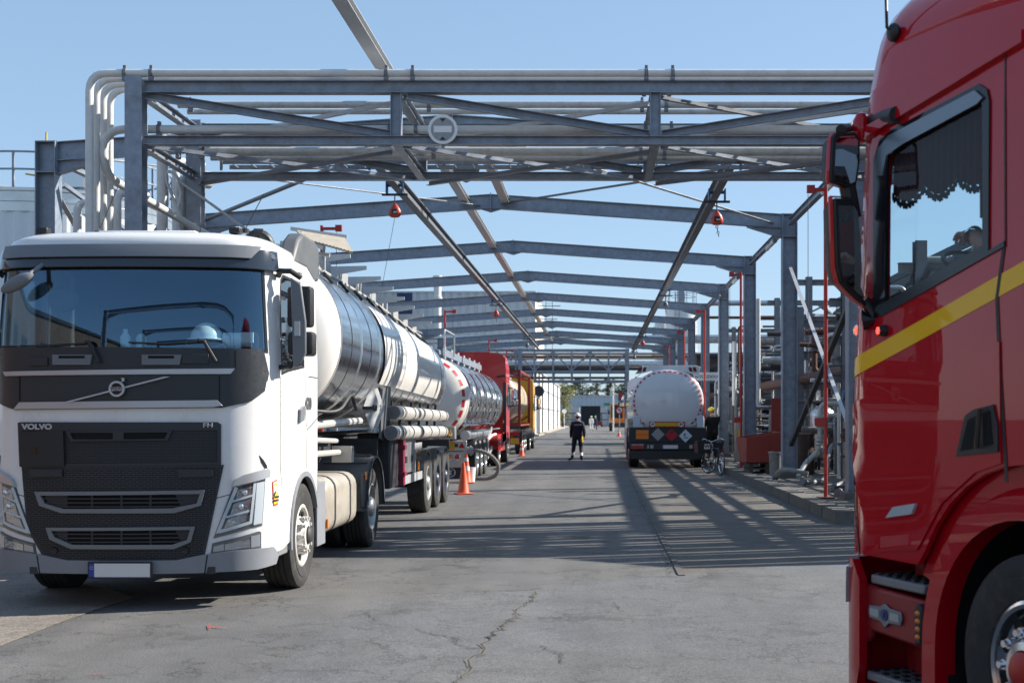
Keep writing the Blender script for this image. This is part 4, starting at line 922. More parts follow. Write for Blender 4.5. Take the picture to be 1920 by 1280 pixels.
# walkway on top: brackets, kick board, hand rail pipe with stand-offs
t1 = [(y, .55, interp(TAB, y)[2]+interp(TAB, y)[1]) for y in (0, 10.2)]
def topz(y): r = interp(TAB, y); return r[2]+r[1]
for i in range(9):
    y = .5+i*1.15; zt_ = topz(y)
    b = MB(); b.prism([(.45, -.12), (.62, -.16), (.62, .05), (1.02, .12), (1.02, .17), (.40, .16)], (0, y, zt_), (1, 0, 0), (0, 0, 1), (0, 1, 0), .035); b.build('walkway_bracket', galv_lt, tr)
    b = MB(); b.box((.62, y+.4, zt_+.02), (.03, .55, .20)); b.build('kick_board', mat('board grey', (.5, .5, .49), .4, .4), tr)
    b = MB(); b.bb(-.45, .45, y-.2, y+.2, zt_, zt_+.10); b.build('valve_box', alum, tr)
yy = [.3+i*1.0 for i in range(11)]
def rail_pt(y): r = interp(TAB, y); a = R(56); e = 2.15; k = (abs(math.cos(a))**e+abs(math.sin(a))**e)**(-1/e); return Vector(((r[0]+.06)*math.cos(a)*k, y, r[2]+(r[1]+.07)*math.sin(a)*k))
b = MB(); b.tube([rail_pt(y) for y in yy], .024, 8); b.build('side_rail', mat('rail beige', (.62, .60, .56), .35, .3), tr)
for y in yy[::1]:
    p = rail_pt(y); r = interp(TAB, y); a = R(47); e = 2.15; k = (abs(math.cos(a))**e+abs(math.sin(a))**e)**(-1/e)
    b = MB(); b.tube([p, ((r[0]+.01)*math.cos(a)*k, y, r[2]+(r[1]+.01)*math.sin(a)*k)], .022, 6); b.build('rail_stay', black, tr)
# folded board above the cab
n = 14
for i in range(n):
    b = MB(); f_ = i/13; b.beam(Vector((.83, -.1, 3.70)).lerp(Vector((1.37, -.1, 3.55)), f_), Vector((.64, .42, 3.87)).lerp(Vector((1.17, .42, 3.79)), f_), .040, .025, 'B'); b.build('board_slat', mat('weathered aluminium plank', (.50, .44, .35), .55, .2, vary=.15, vscale=12), tr)
for q in (((.55, .43, 3.90), (1.22, .43, 3.80)), ((.78, -.08, 3.68), (1.05, -.08, 3.60)), ((.70, .30, 3.5), (.70, .30, 3.84)), ((.95, .38, 3.4), (.95, .38, 3.80)), ((.60, .25, 3.62), (1.05, .25, 3.56))): b = MB(); b.beam(Vector(q[0]), Vector(q[1]), .04, .055, 'B', up=(0, 1, 0)); b.build('board_frame', galv_lt, tr)
# chassis and running gear
sg = mat('trailer frame grey', (.16, .165, .17), .45, .3, vary=.12)
b = MB()
for s in (-1, 1): b.beam((s*.45, .6, 1.28), (s*.45, 11.0, 1.28), .1, .25, 'I')
b.bb(-.6, .6, .6, 2.6, 1.15, 1.3); b.bb(-1.1, 1.1, 3.2, 3.3, 1.1, 1.35); b.bb(-1.2, 1.2, 11.0, 11.1, 1.0, 1.2); b.build('chassis', darks, tr)
b = MB(); b.prism([(3.3, 2.05), (4.1, 2.15), (3.95, 1.25), (3.2, 1.35)], (1.12, 0, 0), (0, 1, 0), (0, 0, 1), (1, 0, 0), .03); b.build('side_plate', sg, tr)
for i, y in enumerate((7.45, 8.76, 10.07)):
    for s in (-1, 1):
        add_wheel(tr, s*1.27, y, 'rear' if i == 0 else 'rear_blue', s); fender(tr, y, s*.90, s*1.24, .585, .505)
    b = MB(); b.cyl((-1.15, y, .505), (1.15, y, .505), .075, 12); b.ell((0, y, .505), (.2, .2, .2)); b.build('axle', darks, tr)
dkb = mat('dark cabinet', (.022, .024, .03), .5); mag = mat('dark red box', (.22, .02, .05), .4)
b = MB(); b.bb(.75, 1.22, 3.55, 4.35, .62, 1.42); b.build('cabinet', dkb, tr, bevel=.02)
b = MB(); b.bb(1.05, 1.30, 4.36, 4.52, .62, 1.42); ex = b.build('extinguisher_box', mag, tr, bevel=.015)
for z in (.8, 1.2): b = MB(); b.bb(1.03, 1.32, 4.33, 4.55, z-.03, z+.03); b.build('latch', mag, ex)
b = MB(); b.bb(.7, 1.24, 4.62, 5.9, .78, 1.32); b.build('toolbox', mat('brushed toolbox', (.45, .46, .48), .3, .7, vary=.1, vscale=5), tr, bevel=.015)
b = MB(); b.bb(1.25, 1.28, 4.75, 4.9, .95, 1.05); b.bb(1.25, 1.28, 5.5, 5.6, .95, 1.05); b.build('toolbox_latch', darks, tr)
b = MB(); b.beam((1.22, 4.6, .68), (1.22, 6.85, .68), .03, .13, 'B'); b.beam((1.22, 5.9, 1.17), (1.22, 6.8, 1.17), .03, .12, 'B'); b.bb(1.18, 1.22, 6.1, 6.16, .6, 1.3); b.build('side_guard', galv_lt, tr)
b = MB(); b.box((1.245, 6.3, .85), (.02, .06, .14)); b.box((1.245, 6.35, 1.08), (.02, .05, .05)); b.build('side_marker', amber, tr)
b = MB(); b.cyl((.6, 3.7, .50), (.6, 4.6, .50), .13, 16); b.build('air_reservoir', darks, tr)
b = MB(); b.bb(.8, .9, 2.5, 2.62, .3, 1.2); b.bb(-.9, -.8, 2.5, 2.62, .3, 1.2); b.bb(.72, .98, 2.42, 2.70, .26, .30); b.build('landing_leg', darks, tr)
hosem = mat('hose carrier tube', (.52, .50, .46), .4, .2, vary=.1, vscale=5)
for x, z, y0 in ((1.22, 1.72, 3.9), (1.28, 1.43, 3.3)):
    b = MB(); b.cyl((x, y0, z), (x, y0+6.0, z-.05), .105, 24); o = b.build('hose_tube', hosem, tr)
    b = MB(); b.cyl((x, y0-.012, z), (x, y0, z), .095, 24); b.cyl((x, y0-.03, z), (x, y0, z), .02, 10); b.build('tube_cap', galv_dark, o)
    for k in range(6): b = MB(); yk = y0+.5+k*1.05; b.lathe([(.107, -.02), (.114, -.02), (.114, .02), (.107, .02)], (x, yk, z-.008*k), (0, 1, 0), 24, close=True); b.bb(x-.14, x-.10, yk-.02, yk+.02, z-.1, z+.18); b.build('tube_bracket', darks, o)
# folded placards
for i, y in enumerate((2.75, 3.1)):
    b = MB(); rx, rz_, cz = interp(TAB, y); b.prism([(0, -.34), (.17, 0), (0, .34), (-.17, 0)], (1.10, y, 1.78), (.55, .83, 0), (0, 0, 1), (.83, -.55, 0), .006); b.build('placard', galv_lt, tr)
b = MB(); b.bb(1.0, 1.14, 2.6, 3.5, 1.76, 1.80)
for k in range(6): b.cyl((1.15, 2.65+k*.15, 1.74), (1.15, 2.65+k*.15, 1.82), .02, 6)
b.build('placard_rail', darks, tr)
b = MB(); b.tube([(.9, -.2, 1.55), (1.0, 2.4, 1.60)], .05, 10); b.build('side_pipe', mat('rail beige', (0, 0, 0)), tr)
b = MB(); b.tube(bend([(.7, -.25, 1.75), (1.15, .3, 1.7), (1.2, .8, 1.95), (1.1, 1.6, 1.75)], .2), .02, 8); b.build('cable', darks, tr)
# ------------------------------------------------------------ generic cab surface
class Cab:
    """plan curve: flat front, rounded corners, straight sides; t runs round it, origin at the front centre, y rearwards"""
    def __init__(s, root, ta, tr, tb, lean, x, y, rz_, roofz=3.2, rin=.25, rdy=.4):
        s.ta, s.tr, s.tb, s.lean = ta, tr, tb, lean; s.ph0 = math.atan(2*tb/ta); s.ts = ta+tr*(math.pi/2-s.ph0); s.ys = tb+tr*math.cos(s.ph0); s.xs = ta+tr*(1-math.sin(s.ph0))
        s.root = root; s.x, s.y, s.c, s.sn = x, y, math.cos(rz_), math.sin(rz_); s.roofz, s.rin, s.rdy = roofz, rin, rdy
    def __call__(s, t, z, off=0.):
        g = 1 if t >= 0 else -1; a = abs(t)
        if a <= s.ta: x, y = a, s.tb*(a/s.ta)**2; nx, ny = 2*s.tb/s.ta*(a/s.ta), -1
        elif a <= s.ts: ph = (a-s.ta)/s.tr+s.ph0; x = s.ta+s.tr*(math.sin(ph)-math.sin(s.ph0)); y = s.tb+s.tr*(math.cos(s.ph0)-math.cos(ph)); nx, ny = math.sin(ph), -math.cos(ph)
        else: x, y = s.xs, s.ys+a-s.ts; nx, ny = 1, 0
        fr = max(0, 1-y/1.3); dy = 0; k = z-s.roofz
        if z > 1.8: dy += (z-1.8)*s.lean
        if k > 0: dy += k*k*s.rdy; x -= min(k, 1.2)**2*s.rin*x/s.xs
        return Vector((g*(x+nx*off), y+dy*fr+ny*off, z))
    def world(s, p): return Vector((s.x+p.x*s.c-p.y*s.sn, s.y+p.x*s.sn+p.y*s.c, p.z))
    def inv(s, px, py, lo=None, hi=4.2):
        lo = s.ts-.22 if lo is None else lo
        best = None
        for i in range(900):
            t = lo+(hi-lo)*i/899; z = 1.5
            for _ in range(4):
                w_ = s.world(s(t, z)); z = CH+(PYV-py)/FPX*w_.y
            X = PXV+w_.x/w_.y*FPX; d = abs(X-px)
            if best is None or d < best[0]: best = (d, t, z)
        return best[1], best[2]
    def ip(s, *pts): return [s.inv(*p) for p in pts]
    def part(s, name, poly, m, off=.01, thick=.02, holes=(), g=.09, parent=None, bevel=0, smooth=30):
        b = MB(); panel(b, poly, list(holes), s, thick, g, off); return b.build(name, m, parent or s.root, smooth=smooth, bevel=bevel)
    def roof(s, m, zs, rear, n=60, name='cab_roof'):
        T = s.ts+rear-s.ys; b = MB(); rings = []
        for d, z in zs:
            r = []
            for i in range(n+1):
                t = -T+2*T*i/n; p = s(t, z); k = 1-d/s.xs; r.append(Vector((p.x*k, min(rear, p.y+d*.8), z)))
            rings.append(r)
        b.loft(rings); return b.build(name, m, s.root, smooth=50)
# ------------------------------------------------------------ the near red truck at right
TH = R(200); rc = (1.362+1.25*math.cos(R(20)), 7.231+1.25*math.sin(R(20)))
red = mat('red truck paint', (.50, .003, .012), .45, coat=1., coat_rough=.012, coat_ior=1.5, spec=.03, vary=.04, vscale=2, bump=.08, bscale=1.8, dirt=(.34, .03, .03), dscale=1.6, damt=.25)
redd = mat('red mat plastic', (.26, .008, .012), .45)
yel = mat('yellow stripe', (.92, .52, .008), .45, coat=.5, spec=.1)
rt = thing('truck', 'close red truck cab with a yellow side stripe at the right edge of the picture', 'truck', (*rc, 0), TH)
S = Cab(rt, 1.10, .155, .035, .10, rc[0], rc[1], TH, 3.2, .20, .14)
TW = S.ts-S.ys     # t = TW + u
def U(u, z): return (TW+u, z)
wc = 1.62
door_arch = [U(2.40, .95)]+[U(wc+.92*math.cos(R(a)), .52+.92*math.sin(R(a))) for a in range(30, 156, 10)]
top = 3.30
ho = [U(2.45, 3.42), U(2.45, .95)]+door_arch[1:]+[U(.76, .90), U(.26, .90), (.5, .88), (0, .88)]
outer = ho+[(-a, z) for a, z in reversed(ho[:-1])]
wn = S.ip((1662, 300), (1672, 270), (1700, 252), (1835, 178), (1846, 185), (1848, 200), (1848, 462), (1660, 570))
wsc = [(-1.05, 2.05), (1.05, 2.05), (1.02, 3.05), (-1.02, 3.05)]
b = MB(); panel(b, outer, [wn, mir(wn), wsc], S, .03, .09); b.build('cab_body', red, rt, smooth=40)
S.roof(red, ((0, 3.42), (0, 3.6), *[(.9*(1-math.cos(R(a))), 3.68+.55*math.sin(R(a))) for a in range(0, 86, 7)]), 2.3)
dp = S.ip((1622, 246), (1800, 134), (1925, 56), (1925, 80), (1800, 156), (1622, 266))
S.part('drip_moulding', dp, red, .03, .04, bevel=.008)
S.part('drip_moulding', mir(dp), red, .03, .04, bevel=.008)
b = MB(); b.bb(-1.2, 1.2, 2.30, 2.34, .95, 3.7); b.build('rear_wall', red, rt)
q0, q1, q2, q3 = S.ip((1720, 604), (1868, 519), (1868, 559), (1720, 641)); ex = lambda a, c, t: a[1]+(c[1]-a[1])*(t-a[0])/(c[0]-a[0])
st = [(t, ex(q0, q1, t)) for t in (S.ts-.42, q0[0], q1[0], S.ts+1.9)]+[(t, ex(q3, q2, t)) for t in (S.ts+1.9, q2[0], q3[0], S.ts-.42)]
for q in (st, mir(st)): S.part('yellow_stripe', q, yel, .003, .002, g=.06)
for pts in (((1886, 95), (1886, 455)), ((1884, 455), (1870, 560), (1876, 700), (1889, 905)), ((1594, 700), (1597, 760), (1603, 950)), ((1603, 950), (1612, 1040)), ((1886, 95), (1800, 150), (1640, 248))):
    q = S.ip(*pts); wd = .006 if pts[0][0] != 1884 else .011
    for a, c in zip(q, q[1:]):
        d = math.hypot(c[0]-a[0], c[1]-a[1]) or 1; nx, nz = -(c[1]-a[1])/d*wd, (c[0]-a[0])/d*wd
        S.part('door_seam', [(a[0]+nx, a[1]+nz), (c[0]+nx, c[1]+nz), (c[0]-nx, c[1]-nz), (a[0]-nx, a[1]-nz)], black, .004, .003, g=.3)
# body creases: proud panels catch the light
S.part('door_skin', S.ip((1610, 765), (1700, 712), (1876, 640), (1880, 868), (1830, 886), (1768, 943), (1722, 1030), (1640, 1035), (1616, 945)), red, .010, .012, g=.08, bevel=.012)
S.part('window_surround', S.ip((1640, 300), (1652, 262), (1680, 240), (1838, 158), (1853, 168), (1858, 190), (1856, 470), (1885, 452), (1886, 462), (1655, 592), (1640, 596)), blackg, .010, .02, holes=[S.ip((1664, 300), (1672, 276), (1700, 258), (1833, 184), (1843, 190), (1845, 204), (1845, 460), (1662, 566))], g=.2, bevel=.004)
S.part('chrome_window_trim', S.ip((1645, 330), (1652, 280), (1672, 255), (1834, 170), (1849, 184), (1838, 196), (1700, 270), (1668, 292), (1660, 330)), mat('brushed window trim', (.20, .23, .26), .25, .6), .022, .012, g=.1, bevel=.004)
S.part('side_window', S.ip((1662, 298), (1672, 272), (1835, 182), (1847, 190), (1847, 463), (1660, 569)), glass_mat('red truck side glass', (.80, .88, .90), .022), -.005, 0, g=.3)
S.part('side_window', mir(wn), glass_mat('red truck far glass', (.86, .93, .95), .05), -.005, 0, g=.3)
S.part('windscreen', wsc, glass_mat('red truck far glass'), -.005, 0, g=.2)
hd = S.part('door_handle', S.ip((1798, 855), (1815, 779), (1830, 768), (1868, 758), (1877, 800), (1877, 847)), black, .020, .02, g=.06, bevel=.006)
S.part('handle_recess', S.ip((1808, 845), (1822, 787), (1840, 778), (1842, 838)), holem, .024, .004, parent=hd); S.part('handle_recess', S.ip((1852, 836), (1850, 774), (1863, 770), (1868, 832)), holem, .024, .004, parent=hd)
b = MB(); q = [S(*S.inv(*p), .04) for p in ((1850, 765), (1847, 800), (1844, 840))]; b.tube(q, .012, 8); b.build('pull_grip', blackg, hd)
S.part('step_lamp', S.ip((1668, 970), (1682, 950), (1724, 943), (1716, 963)), mat('frosted lamp', (.45, .52, .55), .25, coat=.5), .026, .016, g=.1, bevel=.005)
# fender band over the wheel
def arc(r, a0, a1, st=8): return [U(wc-r*math.cos(R(a)), .52+r*math.sin(R(a))) for a in range(a0, a1+1, st)]
for sgn in (1, -1):
    bo = [U(wc-.78, .02)]+arc(.78, 0, 176)+[U(wc+.78, .5)]; bi = [U(wc+.67, .5)]+list(reversed(arc(.67, 0, 176)))+[U(wc-.67, .02)]
    q = bo+bi; S.part('wheel_arch', q if sgn > 0 else mir(q), red, .03, .12, g=.07, bevel=.018)
    b = MB(); rr = .69; pr = [(wc-rr*math.cos(R(a)), .52+rr*math.sin(R(a))) for a in range(-30, 211, 12)]
    b.loft([[(sgn*1.20, y, z) for y, z in pr], [(sgn*.70, y, z) for y, z in pr]], closed=False, cap=False); b.bb(sgn*.68, sgn*.72, .5, 2.5, .1, 1.6); b.build('wheel_liner', holem, rt)
    add_wheel(rt, sgn*1.235, wc, 'front_chrome', sgn, r=.52); add_wheel(rt, sgn*1.22, 5.2, 'rear_chrome', sgn, r=.52, dual=True)
    # upper fender skin between door arch and band
    b = MB(); b.loft([[(sgn*(1.19 if r > .8 else 1.235), wc-r*math.cos(R(a)), .52+r*math.sin(R(a))) for a in range(20, 165, 8)] for r in (.76, .82, .95)], closed=False, cap=False); b.build('fender_skin', red, rt, fix=False)
    # steps
    b = MB(); b.bb(sgn*.80, sgn*.84, .22, .86, .10, .95); b.build('step_well', redd, rt)
    for z, y0, y1 in ((.80, .30, .80), (.27, .26, .82)):
        b = MB(); b.bb(sgn*.90, sgn*1.235, y0, y1, z-.05, z)
        o = b.build('entry_step', mat('grey step', (.20, .21, .23), .45, .3), rt, bevel=.01); nb = MB()
        for i in range(6):
            for j in range(5): nb.box((sgn*(.94+j*.065), y0+.035+i*(y1-y0-.06)/5.2, z+.004), (.035, .035, .010))
        nb.build('step_studs', black, o)['kind'] = 'stuff'
    b = MB(); b.prism([(.20, .74), (.80, .72), (.80, .50), (.74, .47), (.30, .49), (.28, .44), (.20, .40)], (sgn*1.18, 0, 0), (0, 1, 0), (0, 0, 1), (sgn, 0, 0), .05); b.build('step_panel', redd, rt, bevel=.02)
    b = MB(); b.bb(sgn*.95, sgn*1.0, .30, .70, .07, .52); b.bb(sgn*.97, sgn*1.03, .42, .50, .05, .9); b.build('step_riser', redd, rt)
    bd_ = [U(.0, .86), U(.17, .86), U(.24, .80), U(.24, .05), (.3, .05), (.3, .9)]
    bq = [(.0, .10), (TW+.20, .10), (TW+.25, .30), (TW+.25, .76), (TW+.18, .87), (.0, .87)]
    S.part('bumper', bq if sgn > 0 else mir(bq), red, .03, .05, g=.08, bevel=.015)
    hq = S.ip((1594, 1017), (1611, 1010), (1614, 1100), (1598, 1100)); hq = [(TW-.20, .62), (TW+.10, .62), (TW+.13, .82), (TW-.20, .84)]
    h_ = S.part('headlight', hq if sgn > 0 else mir(hq), mat('headlight glass grey', (.30, .33, .35), .08, coat=1.), .045, .03, g=.06, bevel=.006)
    aq = [(TW-.02, .68), (TW+.04, .68), (TW+.04, .73), (TW-.02, .73)]; S.part('indicator', aq if sgn > 0 else mir(aq), amber, .05, .004, parent=h_)
b = MB(); c_ = Vector((1.245, .71, .585))
b.prism([(-.03, -.10), (.03, -.10), (.035, .09), (.0, .11), (-.035, .09)], (1.225, .80, .60), (0, 1, 0), (0, 0, 1), (1, 0, 0), .05); mk = b.build('marker_lamp', black, rt, bevel=.012)
for i in range(4): b = MB(); b.ell((1.272, .80, .54+i*.04), (.012, .022, .015), 10, 6); b.build('lamp_segment', amber, mk)
# badge with blue centre and two blank wings
b = MB(); b.prism([(-.15, -.035), (-.04, -.04), (0, -.07), (.04, -.04), (.15, -.035), (.16, 0), (.15, .035), (.045, .04), (0, .06), (-.045, .04), (-.15, .035), (-.16, 0)], (1.232, .45, .60), (0, 1, 0), (0, 0, 1), (1, 0, 0), .012); bg_ = b.build('badge', mat('badge grey', (.20, .24, .28), .35, .5), rt, bevel=.004)
for s_ in (-1, 1): b = MB(); b.box((1.246, .45+s_*.095, .60), (.004, .085, .040)); b.build('badge_wing', mat('badge cream', (.40, .42, .40), .4), bg_)
b = MB(); b.lathe([(0, .004), (.032, .004), (.032, 0)], (1.245, .45, .60), (1, 0, 0), 16); b.box((1.252, .45, .60), (.004, .018, .03)); b.build('badge_centre', mat('badge dark blue', (.02, .05, .16), .4), bg_)
# lamps at the mirror foot
ledm = mat('lit red lamp', (.6, .01, .01), .2, emit=((1, .03, .02), 5))
for i, (px, py, r) in enumerate(((1617, 619, .034), (1659, 620, .026))):
    t_, z_ = S.inv(px, py); c0 = S(t_, z_, .02)
    b = MB(); b.lathe([(0, .02), (r*.8, .02), (r, .015), (r*1.25, -.02), (r*1.1, -.05)], c0, (1, -.15, 0) if i else (.9, .4, 0), 20); o = b.build('lamp_pod', black if i else chrome, rt); b = MB()
    ax = Vector((1, -.15, 0) if i else (.75, .65, 0)).normalized(); q_, w2 = frame_from(ax)
    for k in range(7):
        v = Vector((0, 0, 0)) if k == 6 else (q_*math.cos(k*math.pi/3)+w2*math.sin(k*math.pi/3))*r*.55
        b.ell(c0+ax*.022+v, r*.2, 8, 5)
    b.build('red_led', ledm, o)
# mirrors
def toL(p):   # world to truck space
    d = p-Vector((rc[0], rc[1], 0)); c, s_ = math.cos(-TH), math.sin(-TH); return Vector((d.x*c-d.y*s_, d.x*s_+d.y*c, d.z))
def mhead(poly, Yw, depth, name='door_mirror'):
    w_ = [P(px, py, Yw) for px, py in poly]; c0 = sum(w_, Vector())/len(w_)
    l = [toL(p) for p in w_]; cl_ = sum(l, Vector())/len(l); n = Vector((0, 1, 0))
    a_ = R(8); ux = Vector((math.cos(a_), math.sin(a_), 0)); nn = Vector((-math.sin(a_), math.cos(a_), 0))
    pts = [((p-cl_).dot(ux), (p-cl_).z) for p in l]
    b = MB(); rings = []
    for k, dd in ((.55, -depth), (.85, -depth*.8), (.97, -depth*.45), (1, 0)): rings.append([cl_+ux*(x*k)+Vector((0, 0, z*k))+nn*dd for x, z in pts])
    b.loft(rings); h = b.build(name, black, rt, bevel=.008, smooth=40)
    b = MB(); b.loft([[cl_+ux*(x*.80)+Vector((0, 0, z*.86))+nn*dd for x, z in pts] for dd in (.001, .006)]); b.build('mirror_glass', mirror, h)
    b = MB(); b.loft([[cl_+ux*(x*k)+Vector((0, 0, z*k))+nn*dd for x, z in pts] for k, dd in ((1.03, -depth*.35), (1.05, -depth*.2), (1.03, -.012))], cap=False); b.build('mirror_shell', red, h); return h, cl_
h1, m1 = mhead([(1551, 262), (1560, 252), (1612, 246), (1624, 256), (1624, 300), (1614, 346), (1600, 352), (1548, 344), (1546, 334)], 6.85, .13)
h2, m2 = mhead([(1550, 374), (1600, 372), (1612, 384), (1620, 440), (1624, 480), (1622, 545), (1638, 572), (1610, 560), (1566, 530), (1556, 500)], 6.85, .15)
b = MB(); b.tube([S(*S.inv(1688, 216), .02), S(*S.inv(1640, 228), .10), m1+Vector((.02, -.02, .16))], [.045, .035, .03], 10); b.build('mirror_arm', black, rt); b = MB(); b.tube([m1+Vector((-.03, -.05, -.1)), m2+Vector((-.03, -.05, .2))], .045, 10); b.build('mirror_arm', black, rt); b = MB()
b.tube([m2+Vector((-.10, -.05, -.24)), m2+Vector((-.16, -.02, -.34)), S(*S.inv(1628, 600), .03)], [.03, .04, .06], 10); b.build('mirror_arm', black, rt)
b = MB(); b.ell(S(*S.inv(1612, 240), .03), (.05, .05, .09), 10, 6); b.build('arm_cover', red, rt)
# roof antenna
c0 = S(*S.inv(1681, 62), .02); b = MB(); b.ell(c0, (.03, .05, .05), 12, 8); b.tube([c0, c0+Vector((.04, 0, .02)), c0+Vector((.05, -.02, .8))], .008, 6); b.build('antenna', black, rt)
# cab floor and interior
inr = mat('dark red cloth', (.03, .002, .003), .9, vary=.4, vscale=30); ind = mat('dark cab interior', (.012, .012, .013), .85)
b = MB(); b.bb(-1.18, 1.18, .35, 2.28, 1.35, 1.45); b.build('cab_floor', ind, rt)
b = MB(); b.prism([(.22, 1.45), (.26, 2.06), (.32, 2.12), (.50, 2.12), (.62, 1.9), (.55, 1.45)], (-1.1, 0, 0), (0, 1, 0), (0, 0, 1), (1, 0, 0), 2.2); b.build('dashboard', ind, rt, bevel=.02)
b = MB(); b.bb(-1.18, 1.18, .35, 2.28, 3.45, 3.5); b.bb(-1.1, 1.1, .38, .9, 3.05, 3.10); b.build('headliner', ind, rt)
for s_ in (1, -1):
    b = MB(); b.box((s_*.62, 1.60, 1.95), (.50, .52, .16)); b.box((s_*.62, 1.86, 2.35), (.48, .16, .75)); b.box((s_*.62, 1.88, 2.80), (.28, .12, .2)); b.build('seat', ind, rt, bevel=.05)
    # scalloped curtain: pleated strip with a scalloped lower hem and hanging fringe
    q = S.ip((1662, 290), (1848, 185)); q2 = S.ip((1668, 345), (1850, 345)); b = MB(); n = 90; vs = []
    for i in range(n+1):
        f = i/n; t_ = q[0][0]+(q[1][0]-q[0][0])*f; sc_ = abs(math.sin(f*math.pi*3)); zb = 2.82-.012*0+.0-.06*sc_-.02*f+.02; pl_ = .012*math.sin(i*1.1)
        p = S(t_*1., 3.2, -.05+pl_*.4); p2 = S(t_, zb, -.05+pl_*.4); vs += [Vector((s_*p.x, p.y, 3.25)), Vector((s_*p2.x, p2.y, zb))]
    b.add(vs, [(2*i, 2*i+2, 2*i+3, 2*i+1) for i in range(n)]); cu = b.build('curtain_valance', inr, rt, fix=False)
    fr_ = MB()
    for i in range(0, n+1):
        p = vs[2*i+1]; fr_.box(p+Vector((0, 0, -.012-.006*(i%3))), (.006, .014, .03))
    fr_.build('fringe', ind, cu)['kind'] = 'stuff'
    b = MB(); vs = []
    for i in range(31):
        f = i/30; t_ = S.inv(1822, 300)[0]-.0+(S.inv(1856, 300)[0]-S.inv(1822, 300)[0])*f; p = S(t_, 2.9, -.06+.02*math.sin(i*1.6)); vs += [Vector((s_*p.x, p.y, 3.2)), Vector((s_*p.x, p.y+.06*f, 2.6))]
    b.add(vs, [(2*i, 2*i+2, 2*i+3, 2*i+1) for i in range(30)]); b.build('side_curtain', mat('red curtain', (.20, .006, .010), .8, vary=.35, vscale=25), rt, fix=False)
swc = Vector((.84, .74, 2.43)); swa = Vector((0, .55, 1)).normalized()
b = MB(); b.lathe([(.205, -.012), (.218, 0), (.205, .012), (.190, 0)], swc, swa, 36, close=True); b.tube([swc, swc-swa*.4+Vector((0, -.2, 0))], .035, 8)
a_, u_ = frame_from(swa)
for k in (0, 2.2, 4.0): b.tube([swc, swc+(a_*math.cos(k)+u_*math.sin(k))*.2], .018, 6)
b.build('steering_wheel', black, rt)
b = MB(); b.tube([(1.15, .62, 1.95), (1.15, .66, 2.35), (1.15, .72, 2.42), (1.15, .80, 2.40), (1.15, .82, 2.1)], .018, 8); b.build('grab_handle', black, rt)
b = MB()
for s_ in (-1, 1): b.beam((s_*.42, 1.0, .9), (s_*.42, 6.2, .9), .09, .27, 'U')
b.bb(-.5, .5, 1.2, 2.2, .7, 1.3); b.build('chassis', darks, rt)
